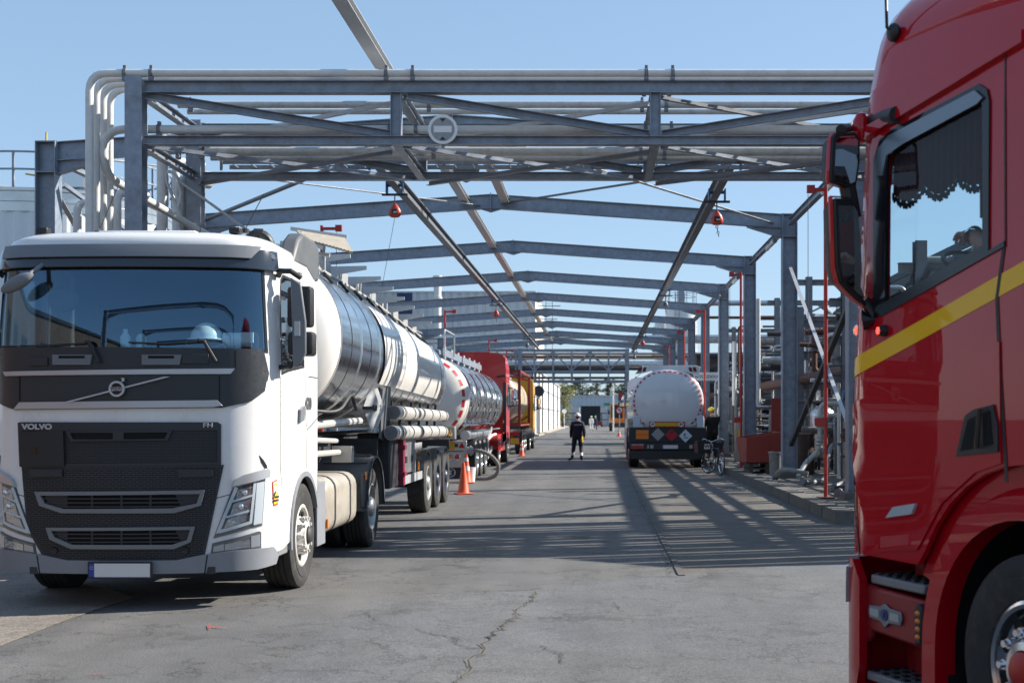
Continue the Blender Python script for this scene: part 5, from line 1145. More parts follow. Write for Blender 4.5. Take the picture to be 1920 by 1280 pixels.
# ------------------------------------------------------------ people
def person(name, label, loc, rz_, J, mats, group=None, hands=True, sub=2, height=1.78, extra=None, parent_kids=None):
    """J: joint positions (local, x right, y forward, z up). One skinned surface; cloth zones are given by the nearest bone."""
    rad = {'pelvis': (.150, .115), 'waist': (.140, .105), 'chest': (.165, .115), 'neckb': (.095, .08), 'neck': (.055, .058), 'headb': (.066, .080), 'head': (.074, .092), 'crown': (.050, .062)}
    names = ['pelvis', 'waist', 'chest', 'neckb', 'neck', 'headb', 'head', 'crown']; V = [Vector(J[n]) for n in names]; Rr = [rad[n] for n in names]
    E = [(i, i+1) for i in range(len(names)-1)]; zone = ['cloth']*4+['skin']*4; bone = []
    def add(p, r, par, z): V.append(Vector(p)); Rr.append(r if isinstance(r, tuple) else (r, r)); E.append((par, len(V)-1)); zone.append(z); return len(V)-1
    fwd = Vector(J.get('face', (0, 1, 0))).normalized()
    add(Vector(J['headb'])+fwd*.085+Vector((0, 0, .005)), .022, 5, 'skin')       # chin
    add(Vector(J['head'])+fwd*.105-Vector((0, 0, .03)), .013, 6, 'skin')          # nose
    sd = fwd.cross(Vector((0, 0, 1))).normalized()
    for s in (1, -1): add(Vector(J['head'])+sd*s*.088-Vector((0, 0, .02)), .014, 6, 'skin')
    for s in 'LR':
        a = add(J['sh'+s], (.072, .072), 2, 'cloth'); b_ = add(J['el'+s], .052, a, 'cloth'); c = add(J['wr'+s], .036, b_, mats.get('forearm', 'cloth'))
        if hands:
            w_ = Vector(J['wr'+s]); d = Vector(J['hand'+s])-w_; d.normalize(); pn = Vector(J.get('palm'+s, (0, 0, -1))).normalized(); sv = d.cross(pn).normalized()
            pm = add(w_+d*.045, (.034, .022), c, 'hand'); k = 1 if s == 'L' else -1
            for i, (off, ln) in enumerate(((-.030, .066), (-.010, .075), (.010, .070), (.028, .056))):
                cu = J.get('curl', .5); p0 = w_+d*.085+sv*off*k; q0 = add(p0, .0105, pm, 'hand'); p1 = p0+d*ln*.45*(1-cu*.3)+pn*ln*.3*cu; q1 = add(p1, .0095, q0, 'hand'); p2 = p1+d*ln*.45*(1-cu)+pn*ln*.55*cu; add(p2, .0075, q1, 'hand')
            t0 = w_+d*.035-sv*.035*k+pn*.008; q0 = add(t0, .013, pm, 'hand'); q1 = add(t0+d*.028-sv*.018*k+pn*.012, .0105, q0, 'hand'); add(t0+d*.055-sv*.02*k+pn*.025, .008, q1, 'hand')
        h = add(J['hip'+s], (.098, .10), 0, 'legs'); kn = add(J['kn'+s], .062, h, 'legs'); an = add(J['an'+s], .048, kn, 'legs')
        he = add(Vector(J['an'+s])+Vector((0, 0, -.055)), .046, an, 'boot'); tv = Vector(J.get('toe'+s, (0, 1, 0))).normalized()
        b1 = add(Vector(J['an'+s])+tv*.10+Vector((0, 0, -.065)), .042, he, 'boot'); add(Vector(J['an'+s])+tv*.175+Vector((0, 0, -.068)), .034, b1, 'boot')
    me = bpy.data.meshes.new(name+'_skin'); me.from_pydata([tuple(v) for v in V], E, []); o = bpy.data.objects.new(name+'_tmp', me); COL.objects.link(o)
    o.modifiers.new('s', 'SKIN'); sk = me.skin_vertices[0].data if me.skin_vertices else None
    if sk is None:
        bm = bmesh.new(); bm.from_mesh(me); bm.verts.layers.skin.verify(); bm.to_mesh(me); bm.free(); sk = me.skin_vertices[0].data
    for i, r in enumerate(Rr): kf = 1.38 if zone[i] in ('cloth', 'legs', 'boot') and mats.get('loose', 1) and i > 0 else 1.; sk[i].radius = (r[0]*kf, r[1]*kf)
    sk[0].use_root = True
    m2 = o.modifiers.new('u', 'SUBSURF'); m2.levels = sub; m2.render_levels = sub
    dg = bpy.context.evaluated_depsgraph_get(); dg.update(); out = bpy.data.meshes.new_from_object(o.evaluated_get(dg)); bpy.data.objects.remove(o)
    out.materials.clear(); zn = ['cloth', 'legs', 'skin', 'hand', 'boot', 'trim']
    for z in zn: out.materials.append(mats.get(z, mats['cloth']) if not isinstance(mats.get(z), str) else mats['cloth'])
    segs = [(V[a], V[b_], zone[b_]) for a, b_ in E]
    for p in out.polygons:
        c = p.center; best = None
        for A, B, z in segs:
            ab = B-A; t = max(0, min(1, (c-A).dot(ab)/max(ab.length_squared, 1e-9))); d = (c-A-ab*t).length_squared
            if best is None or d < best[0]: best = (d, z)
        z = best[1]
        if z == 'legs' and mats.get('trim') and c.z < .30 and c.z > .19: z = 'trim'
        p.material_index = zn.index(z)
    out.shade_smooth()
    t = thing(name, label, 'person', loc, rz_, group); inst('body', out, t); return t
def stand(walk=0., h=1.0, arm=.0):
    J = dict(pelvis=(0, 0, .98), waist=(0, .01, 1.14), chest=(0, .0, 1.34), neckb=(0, -.01, 1.46), neck=(0, .005, 1.53), headb=(0, .02, 1.59), head=(0, .02, 1.68), crown=(0, .015, 1.75))
    for s, k in (('L', -1), ('R', 1)):
        w_ = walk*k
        J['sh'+s] = (k*.19, 0, 1.42); J['el'+s] = (k*.25, -.06-w_*.10, 1.14); J['wr'+s] = (k*.26, .02-w_*.16, .90); J['hand'+s] = (k*.25, .06-w_*.2, .80); J['palm'+s] = (-k, .3, 0)
        J['hip'+s] = (k*.10, 0, .90); J['kn'+s] = (k*.12, .04+w_*.16, .50); J['an'+s] = (k*.13, -.0+w_*.26, .11); J['toe'+s] = (k*.2, 1, -.1)
    return J
refl = mat('reflective strip', (.62, .62, .60), .4); boot = mat('black boots', (.012, .011, .010), .6); glove = mat('yellow work glove', (.55, .36, .05), .8)
greyc = mat('grey hood', (.22, .22, .26), .85); hairm = mat('brown hair', (.04, .025, .015), .8)
W0 = dict(cloth=navy, legs=navy, skin=skin_m, hand=glove, boot=boot, trim=refl)
J = stand(.9); J['knL'] = (-.15, .02, .50); J['anL'] = (-.21, .08, .12); J['toeL'] = (-1, .35, -.15); J['knR'] = (.13, .02, .50); J['anR'] = (.15, -.30, .15); J['toeR'] = (.1, 1, -.3); J['face'] = (-.25, 1, 0)
p1 = person('person', 'worker in navy overalls and white helmet walking away down the middle of the road', (-.80, 49.3, 0), 0, J, W0)
helmet(p1, (-.0, .02, 1.71), helm_w, .84)
b = MB(); b.tube([(-.13, -.02, 1.47), (-.08, -.09, 1.50), (.0, -.115, 1.51), (.08, -.09, 1.50), (.13, -.02, 1.47)], [.03, .045, .05, .045, .03], 8); b.build('hood', greyc, p1)
b = MB(); b.ell((0, .0, 1.66), (.078, .09, .07), 12, 8); b.build('hair', hairm, p1)
for s in (-1, 1): b = MB(); b.box((s*.13, -.055, 1.46), (.10, .06, .035), Matrix.Rotation(R(-s*22), 3, 'Y')); b.build('shoulder_strip', refl, p1)
text('back_print', 'CREWER', .075, mat('pale print', (.42, .55, .58), .6), (.01, -.128, 1.36), parent=p1, depth=.002, bold=.002)
b = MB(); b.bb(-.31, -.26, .0, .1, 1.27, 1.30); b.build('sleeve_flag', mat('flag red white', (.6, .3, .3), .6), p1)
J = stand(0); J['elR'] = (.26, .10, 1.2); J['wrR'] = (.20, .32, 1.16); J['handR'] = (.18, .42, 1.16); J['elL'] = (-.26, .08, 1.18); J['wrL'] = (-.2, .30, 1.10); J['handL'] = (-.18, .4, 1.08); J['headb'] = (0, .05, 1.57); J['head'] = (0, .07, 1.66); J['crown'] = (0, .07, 1.73)
p2 = person('person', 'worker with a yellow helmet in dark clothes standing beside the white tanker rear', (4.02, 45.2, .185), R(25), J, dict(cloth=mat('black workwear', (.008, .008, .010), .9), skin=skin_m, hand=boot, boot=boot))
helmet(p2, (0, .07, 1.70), mat('yellow helmet', (.80, .62, .02), .3, coat=.4), .92)
J = stand(.5); Wc = mat('white coverall', (.72, .72, .70), .85, vary=.06)
p3 = person('person', 'person in a white coverall walking away in the distance near the warehouse door', (-.90, 164, 0), 0, J, dict(cloth=Wc, skin=skin_m, hand=Wc, boot=boot), sub=1); helmet(p3, (0, .02, 1.71), helm_w, .86)
J = stand(.0); J['knL'] = (-.12, .28, .72); J['anL'] = (-.12, .10, .38); J['wrL'] = (-.22, .45, 1.05); J['wrR'] = (.22, .45, 1.05); J['elL'] = (-.24, .2, 1.15); J['elR'] = (.24, .2, 1.15); J['handL'] = (-.22, .55, 1.04); J['handR'] = (.22, .55, 1.04)
bluew = mat('blue workwear', (.01, .02, .07), .85)
p4 = person('person', 'cyclist in dark blue with a green helmet beside the white coverall', (-.38, 164.5, .02), 0, J, dict(cloth=bluew, skin=skin_m, hand=boot, boot=boot), sub=1); helmet(p4, (0, .02, 1.71), mat('green helmet', (.03, .35, .12), .3, coat=.3), .95)
p5 = person('person', 'distant worker in grey blue standing against the white clad wall', (-6.3, 172, .12), R(70), stand(.1), dict(cloth=mat('grey blue workwear', (.05, .065, .10), .85), skin=skin_m, hand=skin_m, boot=boot), sub=1); 
b = MB(); b.ell((0, .02, 1.70), (.09, .1, .08), 10, 6); b.build('hair', hairm, p5)
# driver of the red truck, seated, left hand closed on the wheel rim
def d_(x, u, z): return (x-.62, -(u-1.66), z)   # shifted outwards below       # local person axes: +y is the driving direction
D = dict(pelvis=d_(.62, 1.62, 2.06), waist=d_(.62, 1.68, 2.22), chest=d_(.62, 1.58, 2.44), neckb=d_(.62, 1.56, 2.57), neck=d_(.62, 1.60, 2.64), headb=d_(.62, 1.62, 2.70), head=d_(.62, 1.65, 2.79), crown=d_(.62, 1.66, 2.86))
for s, k in (('L', 1), ('R', -1)):    # truck left is +x in cab space
    D['sh'+s] = d_(.62+k*.19, 1.52, 2.54); D['hip'+s] = d_(.62+k*.11, 1.55, 2.05); D['kn'+s] = d_(.62+k*.16, 1.15, 2.02); D['an'+s] = d_(.62+k*.15, 1.02, 1.60); D['toe'+s] = (0, 1, -.1)
D['elL'] = d_(.86, 1.22, 2.40); D['wrL'] = d_(.84, .86, 2.58); D['handL'] = d_(.82, .76, 2.59); D['palmL'] = (.25, .35, -1)
D['elR'] = d_(.34, 1.30, 2.32); D['wrR'] = d_(.42, .98, 2.50); D['handR'] = d_(.44, .88, 2.50); D['palmR'] = (.25, .35, -1); D['curl'] = .9
tee = mat('black t-shirt', (.012, .010, .012), .9)
dp_ = S.world(Vector((.78, 1.66, 0)))
pd = person('person', 'driver in a dark t-shirt seated in the red truck, hand on the wheel', (0, 0, 0), 0, {k: ((-v[0], v[1], v[2]) if k not in ('curl', 'face') else v) for k, v in D.items()}, dict(cloth=tee, skin=skin_m, hand=skin_m, boot=boot, forearm='skin'), sub=2)
pd.location = dp_; pd.rotation_euler = (0, 0, R(20))
b = MB(); b.ell((0, -.01, 2.83), (.085, .10, .075), 14, 8); b.build('hair', hairm, pd)
for s in (-1, 1): b = MB(); b.ell((s*.030, .09, 2.785), (.012, .008, .008), 8, 6); b.build('eye', blackg, pd)
b = MB(); b.lathe([(.040, -.02), (.045, -.02), (.045, .02), (.040, .02)], Vector((-.225, .765, 2.57)), Vector((.2, 1, -.1)), 16, close=True); b.build('wrist_watch', chrome, pd)
# ------------------------------------------------------------ dashes, placards and small truck parts
reflr = mat('red reflective tape', (.55, .012, .02), .4, coat=.3)
def dashes(parent, tab, y, a0, a1, step, dl, wd, face=-1, m=reflr, k=.93, dome=None):
    "short strips laid along the rim of a dished end, each a part"
    rx, rz_, cz = interp(tab, y); b0 = None
    a = a0
    while a < a1:
        b = MB(); n = 4; r1, r2 = [], []
        for i in range(n+1):
            aa = R(a+dl*i/n); e = 2.15; c, s = math.cos(aa), math.sin(aa); q = (abs(c)**e+abs(s)**e)**(-1/e)
            for kk, lst in ((k, r1), (k-wd, r2)):
                yy = y+face*(dome(kk)+.006); lst.append((rx*c*q*kk, yy, cz+rz_*s*q*kk))
        b.loft([r1, r2], closed=False, cap=False); b.build('reflective_dash', m, parent, fix=False, smooth=0); a += step
def dome_prof(k): # depth of a dished end at relative radius k
    T = ((1.003, 0), (.995, .05), (.965, .12), (.88, .22), (.72, .31), (.50, .37), (.25, .40), (.02, .41))
    for (k1, d1), (k2, d2) in zip(T, T[1:]):
        if k >= k2: return d1+(d2-d1)*(k1-k)/(k1-k2)
    return .41
def dome(parent, tab, y, face, m, name='end_dome'):
    rx, rz_, cz = interp(tab, y); b = MB(); ks = [1.003, .995, .98, .965, .93, .88, .8, .72, .6, .5, .37, .25, .12, .02]
    b.loft([ring_pts(y+face*dome_prof(k), rx*k, rz_*k, cz, 64) for k in ks]); return b.build(name, m, parent, smooth=60)
def cab_simple(root, X, Y, rz_, paint, top=3.75, ln=2.25, side_t=None, hi=True, low=.55):
    Cc = Cab(root, .92, .33, .04, .08, X, Y, rz_, top-.65, .30, .5); T = Cc.ts-Cc.ys
    arch = [(T+1.4+.62*math.cos(R(a)), .52+.62*math.sin(R(a))) for a in range(20, 181, 16)]
    ho = [(T+ln, top-.2), (T+ln, 1.0)]+arch+[(T+.4, low), (0, low)]; ou = ho+[(-a, z) for a, z in reversed(ho[:-1])]
    wsc = [(-1.1, 2.05), (1.1, 2.05), (1.06, 2.85), (-1.06, 2.85)]; wn = [(T+.35, 2.15), (T+.85, 1.98), (T+1.35, 1.98), (T+1.35, 2.8), (T+.35, 2.8)]
    b = MB(); panel(b, ou, [wsc, wn, mir(wn)], Cc, .03, .15); b.build('cab_body', paint, root, smooth=40)
    Cc.roof(paint, ((0, top-.2), (0, top-.1), (.06, top-.03), (.2, top+.02), (.6, top+.05)), ln, 40)
    b = MB(); b.bb(-1.2, 1.2, ln-.02, ln+.02, 1.0, top-.15); b.build('rear_wall', paint, root)
    Cc.part('windscreen', wsc, glass, -.004, 0, g=.3); 
    for s in (1, -1):
        q = wn if s > 0 else mir(wn); Cc.part('side_window', q, glass, -.004, 0, g=.4); 
        Cc.part('window_frame', [(a+(c_a), b_+c_b) for (a, b_), (c_a, c_b) in zip(q, [(0, 0)]*len(q))] if False else ([(s*(T+.30), 2.12), (s*(T+.85), 1.93), (s*(T+1.40), 1.93), (s*(T+1.40), 2.85), (s*(T+.30), 2.85)][::s]), black, .006, .01, holes=[q], g=.4)
        add_wheel(root, s*1.235, 1.4, 'front_steel', s, r=.5)
        b = MB(); b.tube([(s*1.2, .35, 2.75), (s*1.42, .30, 2.72), (s*1.42, .30, 2.1), (s*1.22, .35, 2.05)], .03, 8); b.build('mirror_arm', black, root)
        for z, h in ((2.5, .36), (2.18, .2)): b = MB(); b.box((s*1.42, .36, z), (.24, .14, h)); hh = b.build('door_mirror', black, root, bevel=.03); b = MB(); b.box((s*1.42, .434, z), (.20, .006, h-.05)); b.build('mirror_glass', mirror, hh)
    Cc.part('grille', [(-.9, .95), (.9, .95), (.9, 1.7), (-.9, 1.7)], black, .012, .02, g=.3); Cc.part('bumper', [(-1.3, .35), (1.3, .35), (1.3, .75), (-1.3, .75)], mid_pl, .03, .04, g=.2)
    for s in (1, -1): q = [(.85, .78), (1.25, .78), (1.3, .98), (.9, .98)]; Cc.part('headlight', q if s > 0 else mir(q), chr2, .02, .02)
    return Cc
def rear_axles(root, ys, kind='rear', mg=True, hubx=1.26, r=.5):
    for y in ys:
        for s in (-1, 1):
            add_wheel(root, s*hubx, y, kind, s, r=r)
            if mg: fender(root, y, s*.88, s*1.25, .58, .5, mat('black mudguard', (.025, .027, .03), .3, coat=.3))
        b = MB(); b.cyl((-1.1, y, .5), (1.1, y, .5), .08, 10); b.build('axle', darks, root)
# ------------------------------------------------------------ second tanker in the left queue (rear towards us)
X2, Y2 = -4.55, 32.45
t2 = thing('tank_trailer', 'mirror polished tank trailer whose white rear dome has a dashed red rim', 'tank trailer', (X2, Y2, 0), 0, 'tank trailers')
TB2 = [(0, 1.25, 1.10, 2.14), (5, 1.25, 1.10, 2.14), (11.6, 1.25, 1.10, 2.14)]
def facet(name):
    m = mat(name, (.72, .73, .75), .03, 1.); n = m.node_tree; b = n.nodes['Principled BSDF']; tc = n.nodes.new('ShaderNodeTexCoord'); v = n.nodes.new('ShaderNodeTexWave'); v.wave_type = 'BANDS'; v.bands_direction = 'Y'; v.inputs['Scale'].default_value = .30; v.inputs['Distortion'].default_value = .6
    n.links.new(tc.outputs['Object'], v.inputs[0]); nz = n.nodes.new('ShaderNodeTexNoise'); nz.inputs['Scale'].default_value = 1.6; n.links.new(tc.outputs['Object'], nz.inputs[0]); a = n.nodes.new('ShaderNodeMath'); n.links.new(v.outputs[1], a.inputs[0]); n.links.new(nz.outputs[0], a.inputs[1])
    bp = n.nodes.new('ShaderNodeBump'); bp.inputs['Strength'].default_value = .5; bp.inputs['Distance'].default_value = .05; n.links.new(a.outputs[0], bp.inputs['Height']); n.links.new(bp.outputs[0], b.inputs['Normal']); return m
b = MB(); b.loft([ring_pts(y*11.6/20, 1.25, 1.10, 2.14, 64) for y in range(21)]); b.build('tank_shell', facet('mirror polished steel'), t2, smooth=60)
dome(t2, TB2, 0, -1, tankwhite); dome(t2, TB2, 11.6, 1, steel_p, 'front_dome')
tank_rings(TB2, (.12,), tankwhite, t2, .30, .010); tank_rings(TB2, (2.2, 4.4, 6.6, 8.8, 11.1, 11.5), chrome, t2, .04, .01)
dashes(t2, TB2, 0, -88, 268, 15, 10, .055, dome=dome_prof, k=.95)
for i in range(7):
    y = 1.0+i*1.6
    b = MB(); b.bb(.50, .53, y, y+.34, 3.18, 3.50); b.build('walkway_stanchion', galv_lt, t2)
    b = MB(); b.bb(-.30, .35, y+.2, y+.7, 3.2, 3.42); b.cyl((0, y+.45, 3.4), (0, y+.45, 3.52), .16, 14); b.build('manhole', galv, t2)
b = MB(); b.beam((.53, .6, 3.34), (.53, 11.4, 3.34), .03, .18, 'B'); b.beam((-.53, .6, 3.34), (-.53, 11.4, 3.34), .03, .18, 'B'); b.build('kick_board', galv, t2)
b = MB(); b.tube(bend([(.6, .4, 2.9), (.6, .4, 3.9), (.6, 2.6, 3.9), (.6, 2.6, 3.3)], .1), .022, 8); b.build('hand_rail', galv_lt, t2)
for x in (1.05, 1.22):
    b = MB(); b.tube([(x, .8, 1.45-(x-1.05)), (x, 10.5, 1.45-(x-1.05))], .03, 8); b.build('side_rail', chrome, t2)
b = MB(); b.cyl((1.12, .5, 1.18), (1.12, 7.0, 1.18), .12, 20); b.build('hose_tube', alum, t2)
b = MB(); b.cyl((1.12, .47, 1.18), (1.12, .5, 1.18), .125, 20); b.build('tube_lid', galv_lt, t2)
b = MB()
for s in (-1, 1): b.beam((s*.45, 0, 1.0), (s*.45, 11, 1.0), .1, .22, 'I')
b.build('chassis', darks, t2)
stl = mat('brushed stainless panel', (.48, .47, .45), .35, .6, vary=.1, vscale=4)
b = MB(); b.bb(-1.25, 1.22, -.12, -.05, .80, 1.06); b.build('light_bar', stl, t2, bevel=.01); b = MB(); b.bb(-1.25, 1.22, -.10, -.05, .38, .78); b.build('light_bar', stl, t2, bevel=.01)
orn = mat('orange plate', (.85, .22, .015), .4, coat=.3); yel2 = mat('yellow reflector', (.45, .36, .01), .4)
def vplate(parent, x0, x1, z0, z1, y, m, inner=None, name='hazard_plate', th=.012):
    b = MB(); b.bb(x0, x1, y-th, y, z0, z1); o = b.build(name, m, parent)
    if inner: k, im = inner; b = MB(); b.bb(x0+k, x1-k, y-th-.004, y-th-.0005, z0+k, z1-k); b.build('plate_inset', im, o)
    return o
for s in (1, -1):
    vplate(t2, s*.90-.26 if s > 0 else -1.15, s*.90+.02 if s > 0 else -.87, .83, 1.03, -.125, orn, (.035, yel2))
    b = MB(); b.prism([(-.08, -.06), (.08, -.06), (0, .08)], (s*1.1, -.125, .94), (1, 0, 0), (0, 0, 1), (0, -1, 0), .012); b.build('triangle_reflector', redl, t2)
    for dx in (.78, .98):
        b = MB(); b.lathe([(.085, 0), (.085, .02), (.065, .022), (.065, 0)], (s*dx, -.105, .65), (0, -1, 0), 20, close=True); r_ = b.build('lamp_bezel', chrome, t2); b = MB(); b.lathe([(0, .026), (.045, .022), (.065, .008)], (s*dx, -.105, .65), (0, -1, 0), 20); b.build('rear_lamp', redl if dx > .8 else amber, r_)
b = MB(); b.box((.96, -.12, .94), (.09, .02, .09)); b.build('marker_lamp', black, t2)
b = MB(); b.bb(-1.25, 1.2, .02, .05, .10, .40); b.build('mud_flap', mat('dark blue flap', (.012, .018, .035), .5), t2)
ew = mat('flap emblem white', (.42, .46, .52), .6)
b = MB(); k6 = circ(0, 0, .15, 6, a0=R(30)); b.prism(circ(0, 0, .155, 24), (.78, .018, .25), (1, 0, 0), (0, 0, .82), (0, -1, 0), .004); e0 = b.build('flap_emblem', ew, t2)
b = MB(); b.prism(circ(0, 0, .125, 6, a0=R(30)), (.78, .013, .25), (1, 0, 0), (0, 0, .9), (0, -1, 0), .003); b.build('emblem_field', mat('dark blue flap', (0, 0, 0)), e0)
b = MB(); b.prism([(-.05, -.07), (.02, -.09), (.06, -.04), (.03, .0), (.07, .05), (.02, .09), (-.03, .08), (-.08, .03), (-.03, .02), (-.04, -.02), (-.08, -.04)], (.78, .009, .25), (1, 0, 0), (0, 0, .8), (0, -1, 0), .003); b.build('emblem_figure', ew, e0)
rear_axles(t2, (2.4, 3.71, 5.02), 'rear_chrome')
b = MB(); b.bb(.55, .95, -.35, .0, 1.1, 1.42); b.build('rear_cabinet', stl, t2, bevel=.01)
b = MB(); b.prism([(-.19, 0), (0, -.19), (.19, 0), (0, .19)], (.35, -.36, 1.25), (1, 0, 0), (0, 0, 1), (0, -1, 0), .01); b.build('placard_holder', stl, t2)
for i in range(5): b = MB(); a = i*1.3; b.tube([(.62+.05*i, -.37, 1.15), (.66+.05*i, -.45, 1.25), (.60+.06*i, -.38, 1.34)], .016, 6); b.build('valve', mat('brass', (.45, .28, .08), .35, .8), t2)
b = MB(); b.tube([(1.2, 5.9, .95), (1.3, 6.6, 1.1), (1.3, 8.0, 1.12)], .04, 8); b.build('side_pipe', mat('white rail', (.7, .7, .68), .4), t2)
b = MB(); b.beam((1.24, 5.8, .95), (1.24, 7.3, 1.30), .03, .12, 'B'); b.beam((1.24, 5.8, .45), (1.24, 7.3, .70), .03, .12, 'B'); b.bb(1.22, 1.25, 5.8, 6.2, .5, 1.0); b.build('side_guard', galv_lt, t2)
# hose loop resting on the road
hz = thing('hose', 'thick grey corrugated hose looping from the tanker rear down to the road', 'hose', (-3.2, 32.9, 0))
b = MB(); hp = [(-.05, 0, .80), (.08, 0, .80), (.30, .02, .74), (.50, .05, .60), (.62, .08, .40), (.58, .1, .20), (.42, .1, .09), (.15, .1, .07), (-.2, .15, .08)]
pts = []; 
for i in range(len(hp)-1):
    for k in range(8):
        t = k/8; p0, p1, p2_, p3 = [Vector(hp[max(0, min(len(hp)-1, i+j))]) for j in (-1, 0, 1, 2)]
        pts.append(.5*((2*p1)+(-p0+p2_)*t+(2*p0-5*p1+4*p2_-p3)*t*t+(-p0+3*p1-3*p2_+p3)*t**3))
b.tube(pts, [.046+.006*(i % 2) for i in range(len(pts))], 12); b.build('corrugated_hose', mat('hose grey', (.16, .15, .14), .7, vary=.2), hz, smooth=0)
b = MB(); b.cyl((-.26, 0, .80), (-.02, 0, .80), .10, 14); b.cyl((-.10, 0, .80), (-.06, 0, .80), .13, 14); b.build('coupling', galv, hz)
b = MB()
for i in range(7): b.ell((-.34+.03*math.sin(i*2), -.05, .86-.06*i), (.07, .05, .05), 8, 6)
o = b.build('red_cloth', mat('red rag', (.28, .01, .02), .9), None); o.location = hz.location; tag(o, 'dark red rag tied at the hose coupling', 'rag')
b = MB(); b.lathe([(0, 0), (.13, 0), (.16, .36), (.165, .36), (.165, .38), (.15, .38), (.12, .02), (0, .02)], (0, 0, 0), (0, 0, 1), 20); o = b.build('bucket', mat('white bucket', (.66, .68, .70), .5), None); o.location = (-3.28, 32.6, 0); tag(o, 'white bucket standing under the hose coupling', 'bucket')
# its red tractor, driving away
tr2 = thing('truck', 'red tractor unit seen from behind between the polished tank and the orange one', 'truck', (X2, 48.4, 0), math.pi)
red2 = mat('bright red paint', (.58, .012, .012), .3, coat=.5)
cab_simple(tr2, X2, 48.4, math.pi, red2, top=3.95, ln=2.3)
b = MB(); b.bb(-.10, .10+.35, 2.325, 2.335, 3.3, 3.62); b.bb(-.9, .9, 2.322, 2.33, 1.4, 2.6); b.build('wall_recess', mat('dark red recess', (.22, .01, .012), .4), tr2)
b = MB(); b.tube([(-.9, 2.5, 3.1), (-1.2, 2.45, 3.15)], .03, 8); b.bb(-1.24, -1.12, 2.35, 2.5, 1.1, 2.9); b.build('air_duct', black, tr2)
b = MB(); b.prism([(2.3, 1.1), (3.0, 1.1), (3.0, .5), (5.9, .5), (5.9, .9), (5.7, 1.05), (4.8, 1.05), (4.6, .9), (2.3, .9)], (-1.24, 0, 0), (0, 1, 0), (0, 0, 1), (1, 0, 0), .06); b.build('side_skirt', red2, tr2, bevel=.01)
b = MB(); b.bb(-.55, .55, 2.4, 6.2, .75, .98); b.build('chassis', darks, tr2)
for s in (1, -1): add_wheel(tr2, s*1.2, 5.0, 'rear', s, r=.5, dual=True); fender(tr2, 5.0, s*.6, s*1.25, .60, .5, red2)
b = MB(); b.box((-1.26, 4.2, 1.5), (.02, .1, .1)); b.build('side_marker', amber, tr2)
# ------------------------------------------------------------ third truck: tank container in a red frame, yellow cab
X3, Y3 = -4.68, 56.5
t3 = thing('tank_container', 'beige tank container in a brownish red frame on a trailer', 'tank container', (X3, Y3, 0))
TB3 = [(0, 1.12, 1.10, 2.45), (7.6, 1.12, 1.10, 2.45), (7.7, 1.12, 1.10, 2.45)]
beige = mat('beige tank', (.52, .44, .34), .45, vary=.12, vscale=3, dirt=(.3, .2, .14), dscale=2, damt=.5); frm = mat('red brown frame', (.24, .03, .02), .6, vary=.2)
b = MB(); b.loft([ring_pts(y, 1.12, 1.10, 2.45) for y in (.4, 2, 4, 6, 7.6)]); b.build('tank_shell', beige, t3, smooth=60)
dome(t3, [(0, 1.12, 1.10, 2.45), (.4, 1.12, 1.10, 2.45)], .4, -1, beige); tank_rings(TB3, (1.2, 2.4, 3.6, 4.8, 6.0, 7.2), mat('yellow band', (.55, .42, .1), .5), t3, .06)
for y in (0, 7.9):
    for s in (-1, 1): b = MB(); b.beam((s*1.19, y, 1.25), (s*1.19, y, 3.75), .13, .13, 'B', up=(0, 1, 0)); b.build('frame_post', frm, t3)
    for z in (1.32, 3.68): b = MB(); b.beam((-1.12, y, z), (1.12, y, z), .12, .12, 'B'); b.build('frame_beam', frm, t3)
    for s in (-1, 1): b = MB(); b.beam((s*1.12, y, 3.5), (s*.5, y, 3.66), .08, .08, 'B'); b.beam((s*1.12, y, 1.7), (s*.6, y, 1.36), .08, .08, 'B'); b.build('frame_gusset', frm, t3)
for s in (-1, 1):
    for z in (1.3, 3.7): b = MB(); b.beam((s*1.19, .07, z), (s*1.19, 7.83, z), .08, .08, 'B'); b.build('frame_rail', frm, t3)
b = MB(); b.bb(-.35, .35, .2, 7.4, 3.55, 3.6); b.build('walkway', galv_lt, t3)
c3 = thing('container_chassis', 'dark container trailer carrying the beige tank, orange plate at its rear', 'trailer', (X3, Y3, 0))
b = MB()
for s in (-1, 1): b.beam((s*.45, -.3, 1.08), (s*.45, 9, 1.08), .12, .28, 'I')
for y in (0, 2.6, 5.2, 7.9): b.beam((-1.2, y, 1.18), (1.2, y, 1.18), .12, .12, 'B')
b.build('frame', darks, c3); rear_axles(c3, (1.3, 2.61, 3.92), 'rear')
b = MB(); b.bb(-1.2, 1.2, -.38, -.3, .45, .75); b.build('bumper', darks, c3)
vplate(c3, .82, 1.2, .48, .74, -.39, orn, (.05, yel2)); vplate(c3, -1.2, -.82, .48, .74, -.39, orn, (.05, yel2)); vplate(c3, .75, 1.2, .85, 1.0, -.34, redl, name='rear_lamp'); vplate(c3, -1.2, -.75, .85, 1.0, -.34, redl, name='rear_lamp')
y3 = thing('truck', 'yellow tractor unit beyond the beige tank container', 'truck', (X3+.05, 69.2, 0), math.pi)
yp = mat('orange yellow paint', (.75, .36, .015), .35, coat=.4); cab_simple(y3, X3+.05, 69.2, math.pi, yp, top=3.7, ln=2.2)
b = MB(); b.bb(-.55, .55, 2.3, 6.0, .75, .98); b.bb(-1.2, -.7, 2.4, 3.6, .45, .95); b.build('chassis', darks, y3)
for s in (1, -1): add_wheel(y3, s*1.2, 4.7, 'rear', s, r=.5, dual=True); fender(y3, 4.7, s*.6, s*1.25, .60, .5)
